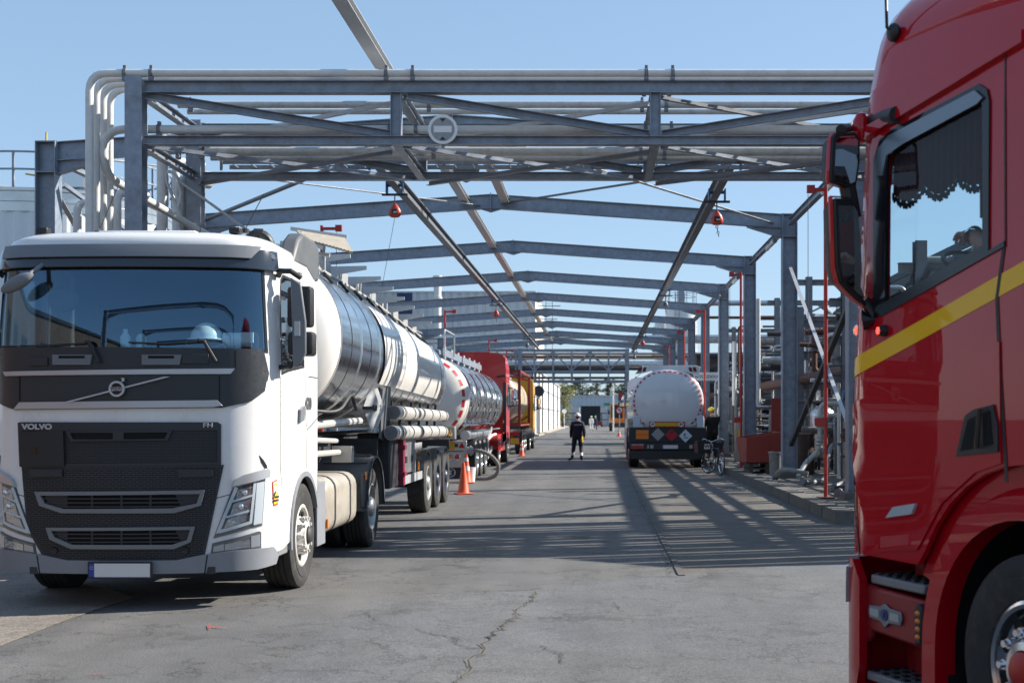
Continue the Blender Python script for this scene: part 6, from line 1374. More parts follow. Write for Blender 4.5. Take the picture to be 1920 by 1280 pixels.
# ------------------------------------------------------------ white tanker on the right, rear towards us
XR4, Y4 = 2.24, 41.5
t4 = thing('tanker_truck', 'white tanker seen from behind in the right lane, red dashed circle and hazard diamonds', 'tanker', (XR4, Y4, 0))
TB4 = [(0, 1.17, 1.04, 2.16), (8, 1.17, 1.04, 2.16), (8.1, 1.17, 1.04, 2.16)]
wt = mat('gloss white tanker paint', (.78, .79, .80), .12, coat=1.)
b = MB(); b.loft([ring_pts(y, 1.17, 1.04, 2.16, 64) for y in (0, 2, 4, 6, 8)]); b.build('tank_shell', wt, t4, smooth=60)
b = MB(); b.loft([ring_pts(-d, 1.17*k, 1.04*k, 2.16, 64) for k, d in ((1.002, 0), (.995, .03), (.97, .06), (.9, .10), (.75, .15), (.5, .19), (.25, .21), (.02, .215))]); b.build('end_dome', wt, t4, smooth=60)
dp4 = lambda k: .03+(.995-k)*.9 if k > .9 else .11
dashes(t4, TB4, 0, -47, 227, 9.3, 5.4, .042, dome=dp4, k=.955)
b = MB(); b.prism([(-.86, 3.06), (-.78, 3.33), (.92, 3.33), (1.08, 3.28), (1.0, 2.98), (.6, 3.14), (-.5, 3.16)], (0, .02, 0), (1, 0, 0), (0, 0, 1), (0, 1, 0), .04); b.build('walkway_end', wt, t4, bevel=.006)
for s in (-1, 1):
    b = MB(); b.beam((s*.80, .1, 3.24), (s*.80, 8, 3.24), .03, .20, 'B'); b.build('walkway_side', wt, t4)
    b = MB()
    for dx in (0, .14): b.prism([(-.055, .07), (.045, .07), (.085, -.07), (-.015, -.07)] if s > 0 else [(-.045, .07), (.055, .07), (.015, -.07), (-.085, -.07)], (s*.80+dx-.07, .015, 3.20), (1, 0, 0), (0, 0, 1), (0, -1, 0), .015)
    b.build('top_lamp', mat('brown red lamp', (.10, .012, .012), .3), t4)
    b = MB(); b.prism([(-.12, 0), (.12, 0), (.12, .36), (.06, .42), (-.06, .42), (-.12, .36)], (s*1.08-(.02 if s > 0 else -.08), -.12, 1.30), (1, 0, 0), (0, 0, 1), (0, 1, 0), .10); b.build('valve_cover', mat('pale blue white', (.62, .68, .74), .4), t4, bevel=.02)
    b = MB(); b.tube([(s*.92, -.1, 1.42), (s*.80, -.1, 1.42), (s*.66, -.1, 1.32)], .014, 6); b.build('cable', mat('white rail', (0, 0, 0)), t4)
rb = mat('rear panel black', (.014, .017, .022), .4)
b = MB(); b.bb(-1.25, 1.25, -.20, .4, .83, 1.33); b.build('rear_panel', rb, t4, bevel=.02); b = MB(); b.bb(-1.22, 1.24, -.28, -.05, .60, .83); b.build('lamp_panel', rb, t4, bevel=.012)
b = MB(); b.bb(-1.2, 1.2, -.26, -.18, .30, .58); b.build('rear_bumper', black, t4, bevel=.015)
o = vplate(t4, -.60, .55, 1.335, 1.51, -.22, mat('plate red', (.50, .01, .02), .4), name='speed_board')
vplate(o, -.42, .36, 1.365, 1.48, -.234, mat('board yellow', (.62, .40, .01), .4), name='board_field', th=.006)
for x, tx in ((-.49, '60'), (.43, '80')):
    b = MB(); b.lathe([(0, .0), (.082, .0), (.082, .01)], (x, -.245, 1.425), (0, -1, 0), 24); b.build('speed_disc', sgw, o); text('speed_number', tx, .10, black, (x, -.262, 1.425), parent=o, depth=.002, bold=.002)
o = vplate(t4, -1.03, -.62, .95, 1.24, -.205, orn, name='hazard_plate'); b = MB(); b.bb(-1.03, -.62, -.222, -.218, 1.09, 1.10); b.build('plate_line', black, o)
def diamond(x, z, r, m, y=-.206):
    b = MB(); b.prism([(-r, 0), (0, -r), (r, 0), (0, r)], (x, y, z), (1, 0, 0), (0, 0, 1), (0, -1, 0), .012); return b.build('hazard_diamond', m, t4)
diamond(-.32, 1.10, .215, mat('blank metal diamond', (.30, .31, .32), .5, .3, vary=.12, vscale=12)); dr = diamond(.12, 1.08, .215, mat('flammable red', (.42, .008, .02), .4)); de = diamond(.57, 1.05, .215, mat('diamond white', (.62, .70, .78), .4))
def pic(poly, x, z, m, par, y=-.219, k=1.): b = MB(); b.prism([(a*k, c*k) for a, c in poly], (x, y, z), (1, 0, 0), (0, 0, 1), (0, -1, 0), .004); b.build('pictogram', m, par, smooth=0)
pic([(-.035, -.05), (-.05, 0), (-.03, .02), (-.02, -.01), (-.01, .03), (.0, .07), (.02, .03), (.028, -.0), (.045, .02), (.05, -.02), (.03, -.05), (.015, -.02), (.0, -.04), (-.015, -.02)], .12, 1.17, black, dr)
pic([(-.008, -.06), (.012, -.06), (.01, 0), (.03, .03), (.05, .04), (.03, .045), (.02, .04), (.015, .08), (.005, .04), (-.01, .07), (-.015, .03), (-.04, .05), (-.03, .02), (-.05, .0), (-.02, .005), (-.008, -.01)], .545, 1.07, black, de)
pic([(-.09, -.005), (.09, -.005), (.07, .01), (.05, .03), (.02, .012), (-.05, .006)], .57, .985, black, de)
for x in (-.98, 1.02):
    o = vplate(t4, x-.20, x+.20, .64, .79, -.285, redl, name='rear_lamp'); b = MB(); b.bb(x-.19, x+.19, -.302, -.297, .745, .785); b.build('clear_segment', mat('clear grey lens', (.35, .40, .46), .2), o)
    b = MB(); b.prism([(-.04, 0), (.04, 0), (0, .05)], (x, -.303, .735), (1, 0, 0), (0, 0, 1), (0, -1, 0), .004); b.build('triangle_reflector', redl, o)
for x, wd in ((-.64, .05), (-.52, .10), (.74, .10)): vplate(t4, x-wd/2, x+wd/2, .65, .76, -.285, mat('dull reflector', (.42, .40, .36), .4), name='reflector')
plate(t4, (.06, -.30, .70), rz_=0)
rear_axles(t4, (1.1, 2.4), 'rear', hubx=1.23)
b = MB()
for s in (-1, 1): b.beam((s*.45, 0, .95), (s*.45, 9.5, .95), .1, .22, 'I')
b.build('chassis', darks, t4)
b = MB(); b.bb(-1.27, -1.21, 3.2, 6.2, .45, 1.0); b.build('side_guard', galv_lt, t4); b = MB(); b.bb(-1.22, -1.0, 3.2, 7.2, 1.12, 1.6); b.build('side_locker', mat('brushed toolbox', (0, 0, 0)), t4)
b = MB(); b.tube([(-1.3, .4, .25), (-1.3, .4, 1.3)], .02, 6); b.build('marker_rod', mat('rod red', (.3, .05, .06), .5), t4)
# tractor cab of the tanker (driving away)
c4 = thing('truck', 'white cab of the tanker in the right lane, only its left flank and mirrors showing', 'truck', (XR4+.12, 53.2, 0), math.pi); cab_simple(c4, XR4+.12, 53.2, math.pi, wt, top=3.2, ln=2.2)
b = MB(); b.bb(-.55, .55, 2.2, 3.6, .75, .98); b.build('chassis', darks, c4)
# ------------------------------------------------------------ cones
conem = mat('cone orange', (.80, .10, .025), .5, vary=.12, vscale=5, dirt=(.25, .08, .05), dscale=6, damt=.5)
def cone(x, y, h, lab, bands=True, m=conem):
    t = thing('traffic_cone', lab, 'cone', (x, y, 0), random.uniform(0, 1), 'traffic cones'); r = h*.19
    b = MB(); b.box((0, 0, .015), (r*2.7, r*2.7, .03)); b.build('base', m, t, bevel=.006)
    b = MB(); b.lathe([(r*1.05, .03), (r*.95, .05), (.028, h), (.02, h+.003), (0, h+.003)], (0, 0, 0), (0, 0, 1), 24); b.build('cone_body', m, t)
    if bands:
        for f0, f1 in ((.42, .58), (.74, .86)):
            rr = lambda f: (r*.95+(.028-r*.95)*(f*h-.05)/(h-.05))+.003
            b = MB(); b.lathe([(rr(f0), f0*h), (rr(f1), f1*h)], (0, 0, 0), (0, 0, 1), 24); b.build('reflective_band', refl, t)
    return t
cone(-2.90, 27.5, .68, 'plain faded orange cone nearest the camera, without bands', False)
cone(-3.32, 32.15, .74, 'orange cone with two white bands at the tanker rear'); cone(-3.25, 54.2, .62, 'small banded cone behind the container trailer'); cone(-6.1, 130, .7, 'tiny dark cone beside the white wall', False, mat('dirty cone', (.2, .05, .04), .7)); cone(1.78, 110, .75, 'far cone at the foot of the no turning sign')
# ------------------------------------------------------------ storage tank at the left
def cladm(name, col, sc_=2.2, ax='X', rough=.5, metal=.0):
    m = mat(name, col, rough, metal, vary=.05, vscale=1.2); return m
clad = cladm('white cladding', (.62, .63, .63)); clad_b = cladm('pale blue cladding', (.42, .47, .52)); clad_d = cladm('dark blue cladding', (.015, .035, .11))
def corrugated(x0, x1, z0, z1, y, face=-1, pitch=.9, d=.07, axis='x'):
    b = MB(); n = max(2, int((x1-x0)/pitch)); vs = []
    for i in range(n):
        a = x0+(x1-x0)*i/n; p = (x1-x0)/n
        for f, o in ((0, 0), (.62, 0), (.68, d), (.94, d)): vs += [(a+p*f, o)]
    vs.append((x1, 0)); V = []
    for a, o in vs:
        for z in (z0, z1): V.append((a, y-face*o, z) if axis == 'x' else (y-face*o, a, z))
    b.add(V, [(2*i, 2*i+2, 2*i+3, 2*i+1) for i in range(len(vs)-1)]); return b
stt = thing('storage_tank', 'corrugated silver storage tank with a railed top behind the pipes at left', 'storage tank', (-16.9, 40, 0))
b = MB(); n = 200; r0 = 3.35; rg = lambda z: [((r0+(.035 if i % 4 < 2 else 0))*math.cos(2*math.pi*i/n), (r0+(.035 if i % 4 < 2 else 0))*math.sin(2*math.pi*i/n), z) for i in range(n)]
b.loft([rg(0), rg(7.55)], cap=False); b.build('corrugated_wall', mat('corrugated tank metal', (.66, .68, .70), .4, .2, vary=.06), stt, smooth=0)
b = MB(); b.lathe([(r0+.05, 7.55), (r0+.05, 7.82), (r0+.07, 7.83), (r0+.05, 7.84), (r0+.05, 8.12), (r0+.12, 8.13), (r0+.12, 8.22), (0, 8.5)], (0, 0, 0), (0, 0, 1), 90); b.build('top_course', mat('patchy tank steel', (.58, .57, .55), .25, .85, vary=.25, vscale=1.2), stt)
b = MB()
for z in (9.25, 8.75): b.lathe([(r0+.03, z-.025), (r0+.08, z-.025), (r0+.08, z+.025), (r0+.03, z+.025)], (0, 0, 0), (0, 0, 1), 72, close=True)
b.build('rail', galv, stt)
pm = MB(); pm.beam((0, 0, 8.2), (0, 0, 9.27), .06, .06, 'B', up=(0, 1, 0)); pme = pm.mesh('rail_post', galv)
for i in range(20): a = 2*math.pi*i/20+.05; inst('rail_post', pme, stt, ((r0+.05)*math.cos(a), (r0+.05)*math.sin(a), 0))
b = MB(); b.bb(1.2, 2.0, -3.0, -2.4, 8.3, 8.8); b.build('roof_box', alum, stt)
b = MB(); b.tube([(.9, -2.9, 8.3), (.9, -2.9, 9.9)], .03, 6); b.tube([(.3, -2.9, 8.7), (.9, -2.9, 8.6), (1.5, -2.9, 8.75)], .03, 6); b.build('vent_pipe', mat('yellow pipe', (.5, .38, .12), .5), stt)
# stairs and platform by the gantry columns at left
st_ = thing('steel_stair', 'galvanised stair with a looped handrail behind the white cab roof', 'stair', (-6.3, 20.4, 0))
b = MB(); b.beam((-.8, 0, 4.6), (1.0, .0, 3.4), .05, .2, 'B'); b.beam((-.8, .7, 4.6), (1.0, .7, 3.4), .05, .2, 'B'); b.build('stringer', galv, st_)
for i in range(7): b = MB(); x = -.7+i*.25; b.bb(x-.1, x+.1, .03, .67, 4.5-i*.167, 4.53-i*.167); b.build('tread', galv, st_)
b = MB(); b.tube(bend([(-.36, -.05, 4.2), (-.36, -.05, 4.9), (-.58, -.05, 5.42), (-.56, -.05, 5.58), (-.40, -.05, 5.50), (-.33, -.05, 5.2), (-.40, -.05, 4.95)], .08), .025, 8); b.build('hand_loop', galv_lt, st_)
b = MB(); b.tube([(-.36, -.05, 5.40), (.75, -.05, 4.60)], .022, 8); b.build('hand_rail', galv_lt, st_)
# ------------------------------------------------------------ large corrugated building far left
bd1 = thing('clad_building', 'large white corrugated building with a dark blue panel behind the first tank', 'building', (-19, 150, 0))
xa, xb, H = -15.5, 11.6, 16.3
corrugated(xa, xb, 0, H, 0, -1, .95, .10).build('front_wall', mat('grey white cladding', (.52, .55, .57), .45, .15), bd1, smooth=0)
b = MB(); b.bb(xa, xb, .12, 24, 0, H-.05); b.build('core', mat('cream side wall', (.66, .62, .55), .7, vary=.05), bd1)
b = MB(); b.bb(-4.6, -2.8, -.06, -.01, 5, 16.2); b.build('blue_panel', clad_d, bd1)
b = MB(); b.bb(xa, xb+.05, -.10, .15, H-.05, H+.12); b.build('parapet', galv_lt, bd1)
b = MB()
for dx in (12.6, 13.4): b.beam((dx, 6, 8), (dx, 6, 16.5), .08, .08, 'B', up=(0, 1, 0))
for i in range(12): b.beam((12.6, 6, 8.5+i*.7), (13.4, 6, 8.5+i*.7), .05, .05, 'B')
b.beam((11.6, 6, 15.2), (14.4, 6, 15.2), .08, .12, 'B'); b.beam((11.6, 6, 13.6), (14, 6, 13.6), .08, .12, 'B'); b.build('ladder', galv, bd1)
b = MB(); b.lathe([(.42, 0), (.42, 14.6), (.52, 14.6), (.52, 14.8), (.42, 14.8), (.42, 16.9), (.5, 16.9), (.5, 17.1), (.3, 17.1)], (0, 0, 0), (0, 0, 1), 24); o = b.build('chimney', pipe_w, None); o.location = (-17.6, 140, 0); tag(o, 'pale round chimney pipe in front of the corrugated building', 'chimney')
b = MB(); b.beam((-20.5, 138, 8.6), (-15.6, 138, 8.6), .3, .25, 'I'); b.bb(-20.6, -20.3, 137.8, 138.2, 0, 8.7); b.bb(-15.7, -15.4, 137.8, 138.2, 0, 8.7); single('goal_post_frame', b, darks, 'grey steel goal post frame in front of the corrugated building', 'frame')
# white clad wall by the worker
bd2 = thing('clad_building', 'low white clad building along the left pavement with a round mirror', 'building', (-6.0, 118, 0))
corrugated(0, 82, 0, 6.3, 0, 1, 2.0, .12, 'y').build('side_wall', mat('white wall panels', (.74, .73, .70), .55, vary=.06), bd2, smooth=0)
b = MB(); b.bb(-9, -.14, .02, 82, 0, 6.2); b.build('core', clad_b, bd2)
for y in (9, 17, 33, 50, 66): b = MB(); b.tube([(.12, y, 0), (.12, y, 6.2)], .07, 8); b.build('downpipe', darks, bd2)
for z in (2.6, 4.6): b = MB(); b.bb(.0, .05, 0, 82, z-.05, z+.05); b.build('rail_line', galv, bd2)
b = MB(); b.bb(-9, .15, -.05, 82, 6.2, 6.38); b.build('eaves_trim', galv_lt, bd2)
b = MB(); b.lathe([(0, 0), (.45, 0), (.5, .06), (.45, .1), (0, .12)], (-5.35, 115, 4.0), (0, 1, 0), 24); b.tube([(-5.35, 115.1, 0), (-5.35, 115.1, 4)], .05, 8); single('round_mirror_back', b, darks, 'dark round mirror disc seen from behind on a post by the white wall', 'mirror')
# ------------------------------------------------------------ truss pipe bridge across the road
tb = thing('truss_bridge', 'grey steel truss bridge carrying pipes across the road far back', 'bridge', (-2, 98, 0))
def tbm(nm, p, q, w_, h_, k='B', m=galv): b = MB(); b.beam((p[0]+2, p[1], p[2]), (q[0]+2, q[1], q[2]), w_, h_, k, up=(0, 0, 1) if abs(q[2]-p[2]) < 5 else (0, 1, 0)); return b.build(nm, m, tb)
dk = mat('grey bridge steel', (.20, .21, .225), .5, .3)  # darker grey for the pipe bridge supports
for Y in (0, 2.4):
    for z, h_ in ((6.78, .18), (5.15, .16), (4.42, .16)): tbm('chord', (-12, Y, z), (2.3, Y, z), .16, h_)
    for x in (-12, -6.0, 2.2): tbm('column', (x, Y, 0), (x, Y, 6.9), .3, .3, 'I')
    xs_ = [-12+i*1.42 for i in range(11)]
    for i, x in enumerate(xs_): tbm('upright', (x, Y, 4.4), (x, Y, 6.75), .12, .12) if i % 1 == 0 else 0
    for i, (a, c) in enumerate(zip(xs_, xs_[1:])): tbm('diagonal', (a, Y, 5.2 if i % 2 else 6.7), (c, Y, 6.7 if i % 2 else 5.2), .10, .10)
tbm('deck', (-12, 1.2, 4.7), (2.3, 1.2, 4.7), 2.0, .12, m=darks)
for i, (y, z, r, m) in enumerate(((99.0, 5.75, .27, alum), (99.6, 6.35, .10, rust), (100.2, 5.55, .12, darks), (98.7, 5.35, .09, darks), (99.3, 6.2, .06, mat('yellow line', (.26, .23, .16), .6)), (100.0, 6.62, .12, pipe_m))):
    b = MB(); b.tube([(-26, y, z), (24, y, z)], r, 12); single('pipe', b, m, ['large silver insulated pipe on the truss bridge', 'thin rusty pipe near the top of the truss bridge', 'dark pipe low on the truss bridge', 'slim dark pipe along the front of the truss bridge', 'thin yellowish pipe on the truss bridge', 'grey pipe along the top of the truss bridge'][i], 'pipe', 'pipes on the truss bridge')
b = MB(); b.tube([(-26, 96, 7.55), (-14, 96, 7.6), (22, 96, 7.75)], .14, 12); b.tube([(-26, 96.6, 7.25), (22, 96.6, 7.35)], .10, 12)
single('pipe_pair', b, alum, 'pair of silver pipes crossing above the truss bridge', 'pipe')
for i, x in enumerate((-22, -17, 6.5, 12, 18)):
    t = thing('pipe_support', f'grey pipe bridge support frame, {["far left", "left", "right", "second on right", "far right"][i]} of the road', 'support frame', (x, 99, 0), 0, 'pipe bridge supports'); b = MB()
    for dy in (-1.3, 1.3): b.beam((0, dy, 0), (0, dy, 7.3), .25, .25, 'I', up=(0, 1, 0))
    for z in (4.4, 5.3, 6.5, 7.1): b.beam((0, -1.3, z), (0, 1.3, z), .2, .2, 'I')
    b.build('frame', dk, t)
# ------------------------------------------------------------ far end: warehouse, stacks, trees
wh = thing('warehouse', 'long pale warehouse with a dark open door at the far end of the road', 'building', (0, 264, 0))
corrugated(-9.5, 22, 0, 6.0, 0, -1, .9, .08).build('front_wall', mat('pale warehouse cladding', (.50, .56, .62), .5), wh, smooth=0)
b = MB(); b.bb(-9.5, 22, .15, 30, 0, 5.9); b.build('core', clad_b, wh); b = MB(); b.bb(-3.6, .4, -.12, -.02, 0, 4.0); b.build('door_opening', mat('door dark', (.02, .021, .024), .8), wh)
b = MB(); b.bb(-9.6, 22, -.15, .2, 5.95, 6.15); b.build('roof_trim', galv_lt, wh); b = MB(); b.bb(1.2, 2.4, -.14, -.06, 4.1, 4.6); b.build('green_sign', mat('exit green', (.02, .30, .12), .4), wh)
b = MB(); b.bb(-3.8, -3.6, -.16, -.02, 0, 4.1); b.bb(.4, .6, -.16, -.02, 0, 4.1); b.bb(-3.8, .6, -.16, -.02, 4.0, 4.2); b.build('door_frame', galv_lt, wh)
ibm = mat('container grey', (.42, .45, .48), .5, vary=.1); ibw = mat('container white', (.70, .71, .70), .5); ibg = mat('container green', (.35, .55, .48), .5)
def ibc(x, y, z, m, lab):
    t = thing('bulk_container', lab, 'container', (x, y, z), 0, 'stacked bulk containers'); b = MB(); b.bb(-.55, .55, -.5, .5, .15, 1.12); b.build('tank', m, t, bevel=.05)
    b = MB(); b.bb(-.6, .6, -.55, .55, 0, .12); b.build('pallet', darks, t); b = MB()
    for z_ in (.4, .75, 1.1): b.bb(-.60, .60, -.57, -.54, z_-.02, z_+.02)
    for i in range(5): b.bb(-.6+i*.3-.01, -.6+i*.3+.01, -.57, -.54, .12, 1.12)
    b.build('cage', galv, t)
rg_ = [('bottom', 0), ('middle', 1), ('top', 2)]
for c_i, x in enumerate((-6.4, -5.15, -3.95)):
    for nm, k in rg_:
        ibc(x, 232, k*1.17, ibw if k == 2 else ibm, f'{nm} container in the {["left", "middle", "right"][c_i]} stack left of the warehouse door')
for c_i, x in enumerate((1.0, 2.3, 3.6)):
    for nm, k in rg_: ibc(x, 236, k*1.17, (ibw, ibg, ibg)[c_i], f'{nm} container in the {["white", "pale green", "rear green"][c_i]} stack right of the warehouse door')
fk = thing('forklift', 'small dark red forklift parked before the right container stacks', 'forklift', (.15, 222, 0))
b = MB(); b.bb(-.5, .5, -1.0, 1.0, .3, .95); b.build('body', mat('forklift red', (.25, .02, .02), .5), fk, bevel=.05)
b = MB()
for s in (-1, 1):
    for y in (-.8, .6): b.beam((s*.48, y, .9), (s*.44, y*.8, 2.2), .07, .07, 'B', up=(0, 1, 0))
b.bb(-.5, .5, -.75, .6, 2.18, 2.26); b.build('cab_frame', darks, fk); b = MB()
for s in (-1, 1): b.beam((s*.3, 1.15, .1), (s*.3, 1.15, 2.5), .1, .12, 'B', up=(0, 1, 0)); b.bb(s*.3-.06, s*.3+.06, 1.2, 2.2, .1, .15)
b.build('mast', darks, fk)
for s in (-1, 1):
    for y in (-.7, .7): b = MB(); b.cyl((s*.38, y, .28), (s*.58, y, .28), .28, 16); b.build('wheel', rubber, fk)
for i, (x, y, w_) in enumerate(((-8.0, 226, 1.2), (-6.6, 226, 1.0), (-5.2, 226, .9))):
    b = MB(); b.bb(x-w_/2, x+w_/2, y-.3, y+.3, 0, .45); single('concrete_block', b, mat('mustard block', (.38, .30, .10), .8), ['wide', 'middle', 'narrow'][i]+' yellowish concrete block before the container stacks', 'block', 'concrete blocks')
b = MB(); b.lathe([(0, 0), (.32, 0), (.32, .03), (0, .03)], (-4.8, 180, 2.5), (0, 1, 0), 20); b.tube([(-4.8, 180.05, 0), (-4.8, 180.05, 2.4)], .04, 6); single('round_sign', b, sgw, 'small pale round sign on a post left of the walking worker', 'sign')
# lamp post, no turning sign
b = MB(); b.tube([(1.75, 150, 0), (1.75, 150, 5.3), (1.62, 150, 5.9), (1.3, 150, 6.2), (.7, 150, 6.3)], [.09, .07, .06, .05, .05], 8); b.bb(.2, .8, 149.9, 150.1, 6.22, 6.34); single('street_lamp', b, pipe_w, 'white curved street lamp before the pines', 'street lamp')
sg_ = thing('no_turn_sign', 'round red and white no turning sign on a post beside the white tanker', 'road sign', (1.80, 110, 0))
b = MB(); b.tube([(0, 0, 0), (0, 0, 1.9)], .04, 8); b.build('post', galv, sg_); b = MB(); b.lathe([(0, -.02), (.33, -.02), (.33, 0), (0, 0)], (0, -.05, 2.25), (0, 1, 0), 28); b.build('disc', mat('sign red', (.50, .015, .02), .4), sg_)
b = MB(); b.lathe([(0, -.024), (.24, -.024)], (0, -.05, 2.25), (0, 1, 0), 28); b.build('field', sgw, sg_); b = MB(); b.tube([(.06, -.08, 2.12), (.06, -.08, 2.32), (.0, -.08, 2.37), (-.08, -.08, 2.34)], .025, 6); b.prism([(-.06, -.05), (-.14, .0), (-.06, .05)], (-.03, -.085, 2.33), (1, 0, 0), (0, 0, 1), (0, -1, 0), .01); b.build('arrow', blackg, sg_)
b = MB(); b.beam((-.20, -.09, 2.45), (.20, -.09, 2.05), .02, .05, 'B'); b.build('bar', mat('sign red', (0, 0, 0)), sg_)
# orange terminal tractor
ot = thing('terminal_tractor', 'orange and black terminal tractor parked left of the white tanker', 'terminal tractor', (2.45, 152, 0)); og = mat('machine orange', (.60, .17, .02), .45)
b = MB(); b.bb(-1.15, 1.15, 0, 3.5, .95, 1.55); b.build('body', og, ot, bevel=.06); b = MB(); b.bb(-1.2, 1.2, -.2, 4.5, .45, .95); b.build('bumper', black, ot, bevel=.03)
b = MB(); b.bb(-.95, .45, .6, 2.4, 1.55, 3.1); b.build('cab', mat('cab window dark', (.02, .025, .03), .15), ot, bevel=.05)
b = MB()
for x in (-.97, .47):
    for y in (.6, 2.4): b.beam((x, y, 1.5), (x, y, 3.2), .10, .10, 'B', up=(0, 1, 0))
b.bb(-1.02, .52, .5, 2.5, 3.1, 3.25); b.bb(.5, 1.15, .3, 2.2, 1.55, 2.9); b.build('cab_frame', og, ot); b = MB(); b.cyl((.7, 1.4, 3.0), (.7, 1.4, 3.3), .08, 10); b.build('beacon', amber, ot)
for s in (-1, 1): b = MB(); b.cyl((s*.8, .5, .5), (s*1.15, .5, .5), .5, 20); b.build('wheel', rubber, ot); b = MB(); b.bb(s*1.2-.1, s*1.2+.1, .2, .35, 2.0, 2.5); b.build('mirror', black, ot)
b = MB(); b.bb(-1.1, -.6, -.06, 0, 1.05, 1.25); b.bb(.6, 1.1, -.06, 0, 1.05, 1.25); b.build('headlamp', mat('lamp beige', (0, 0, 0)), ot)
# trees
def leafm(name, c1, c2):
    m = bpy.data.materials.new(name); m.use_nodes = True; n = m.node_tree; b = n.nodes['Principled BSDF']; g_ = n.nodes.new('ShaderNodeNewGeometry'); mx = n.nodes.new('ShaderNodeMix'); mx.data_type = 'RGBA'
    n.links.new(g_.outputs['Random Per Island'], mx.inputs[0]); mx.inputs[6].default_value = (*c1, 1); mx.inputs[7].default_value = (*c2, 1); n.links.new(mx.outputs[2], b.inputs['Base Color']); b.inputs['Roughness'].default_value = .7; return m
pinem = leafm('pine needles', (.035, .055, .035), (.075, .10, .055)); willm = leafm('young willow leaves', (.20, .20, .03), (.32, .30, .06)); barkm = mat('bark', (.10, .065, .045), .9, vary=.3)
def crown(clumps, leaf, n_per, m, name, droop=0):
    b = MB()
    for c, r in clumps:
        for _ in range(n_per):
            d = Vector((random.gauss(0, 1), random.gauss(0, 1), random.gauss(0, 1))); d.normalize(); p = Vector(c)+Vector((d.x*r[0], d.y*r[1], d.z*r[2]))*random.uniform(.35, 1)**.5; p.z -= droop*random.random()
            u = Vector((random.gauss(0, 1), random.gauss(0, 1), random.gauss(0, .6))).normalized()*leaf*random.uniform(.6, 1.3); v = u.cross(Vector((random.gauss(0, 1), random.gauss(0, 1), random.gauss(0, 1)))).normalized()*leaf*.5
            b.add([p-u, p+v, p+u, p-v], [(0, 1, 2, 3)])
    me = b.mesh(name, m, 0, fix=False); return me
pines = []
for k in range(3):
    cl_ = []; h = 11
    for i in range(26):
        z = random.uniform(3.6, h-.6); w_ = 2.3*(1-(z-3)/(h-2))**.6+.5; a = random.uniform(0, 6.28); rr = random.uniform(.1, 1)*w_
        cl_.append(((rr*math.cos(a), rr*math.sin(a), z), (random.uniform(.5, 1.0), random.uniform(.5, 1.0), random.uniform(.25, .5))))
    pines.append((crown(cl_, .16, 90, pinem, 'crown'), cl_))
for i in range(15):
    me, cl_ = pines[i % 3]; x = -10.5+i*1.75+random.uniform(-.5, .5); y = 300+random.uniform(-4, 12); s = random.uniform(.88, 1.12)
    t = thing('pine_tree', f'dark pine behind the warehouse roof, {[*ORD, "thirteenth", "fourteenth", "fifteenth"][i]} of the row from the left', 'tree', (x, y, 0), random.uniform(0, 6), 'pines behind the warehouse'); t.scale = (s, s, s)
    inst('crown', me, t); b = MB(); b.tube([(0, 0, 0), (.1, .05, 5), (0, 0, 9.8)], [.26, .18, .05], 8)
    for c, r in cl_[::2]: b.tube([(0, 0, c[2]-.5), c], [.06, .02], 5)
    b.build('trunk', barkm, t)
wc_ = [((random.uniform(-1.6, 1.6), random.uniform(-1.6, 1.6), random.uniform(2.0, 7.2)), (random.uniform(.5, .9), random.uniform(.5, .9), random.uniform(.5, .9))) for _ in range(34)]
t = thing('willow_tree', 'yellow green tree in young leaf beyond the white clad building', 'tree', (-5.7, 206, 0)); inst('crown', crown(wc_, .10, 120, willm, 'crown', .8), t); b = MB(); b.tube([(0, 0, 0), (.1, 0, 3), (0, .1, 6.4)], [.22, .15, .05], 8)
for c, r in wc_[::2]: b.tube([(0, 0, max(1.2, c[2]-1.5)), c], [.06, .02], 5)
b.build('trunk', barkm, t)
# silo
si = thing('silo', 'tall pale silo with a railed top right of the road, beyond the frames', 'silo', (8.4, 130, 0))
b = MB(); b.lathe([(1.62, 0), (1.62, 4), (1.65, 4), (1.65, 4.1), (1.62, 4.1), (1.62, 8), (1.65, 8), (1.65, 8.1), (1.62, 8.1), (1.62, 12.7), (1.2, 13.1), (0, 13.3)], (0, 0, 0), (0, 0, 1), 48); b.build('shell', mat('silo paint', (.66, .68, .69), .4, .2, vary=.05, vscale=1), si)
b = MB()
for z in (13.9, 14.4): b.lathe([(1.5, z-.03), (1.56, z-.03), (1.56, z+.03), (1.5, z+.03)], (0, 0, 0), (0, 0, 1), 40, close=True)
b.build('rail', galv, si)
for i in range(10): a = i*.628; b = MB(); b.beam((1.53*math.cos(a), 1.53*math.sin(a), 12.8), (1.53*math.cos(a), 1.53*math.sin(a), 14.4), .06, .06, 'B', up=(0, 1, 0)); b.build('rail_post', galv, si)
b = MB(); b.bb(-.3, .3, -.4, .4, 13.2, 14.9); b.build('roof_gear', galv, si)
for x in (-.5, .2):
    b = MB()
    for s in (-.22, .22): b.beam((x+s, -1.72, 2), (x+s, -1.72, 14.4), .05, .05, 'B', up=(0, 1, 0))
    for i in range(26): b.beam((x-.22, -1.72, 2.3+i*.46), (x+.22, -1.72, 2.3+i*.46), .03, .03, 'B')
    b.build('ladder', galv, si); break
t = thing('silo', 'narrow pale silo half hidden left of the railed one', 'silo', (6.6, 134, 0)); b = MB(); b.lathe([(.75, 0), (.75, 11.4), (0, 12)], (0, 0, 0), (0, 0, 1), 30); b.build('shell', mat('silo paint', (0, 0, 0)), t)
b = MB()
for i in range(5): b.bb(-1.0, -.7, -.9, -.7, 2+i*2, 3+i*2)
b.build('platforms', galv, t)
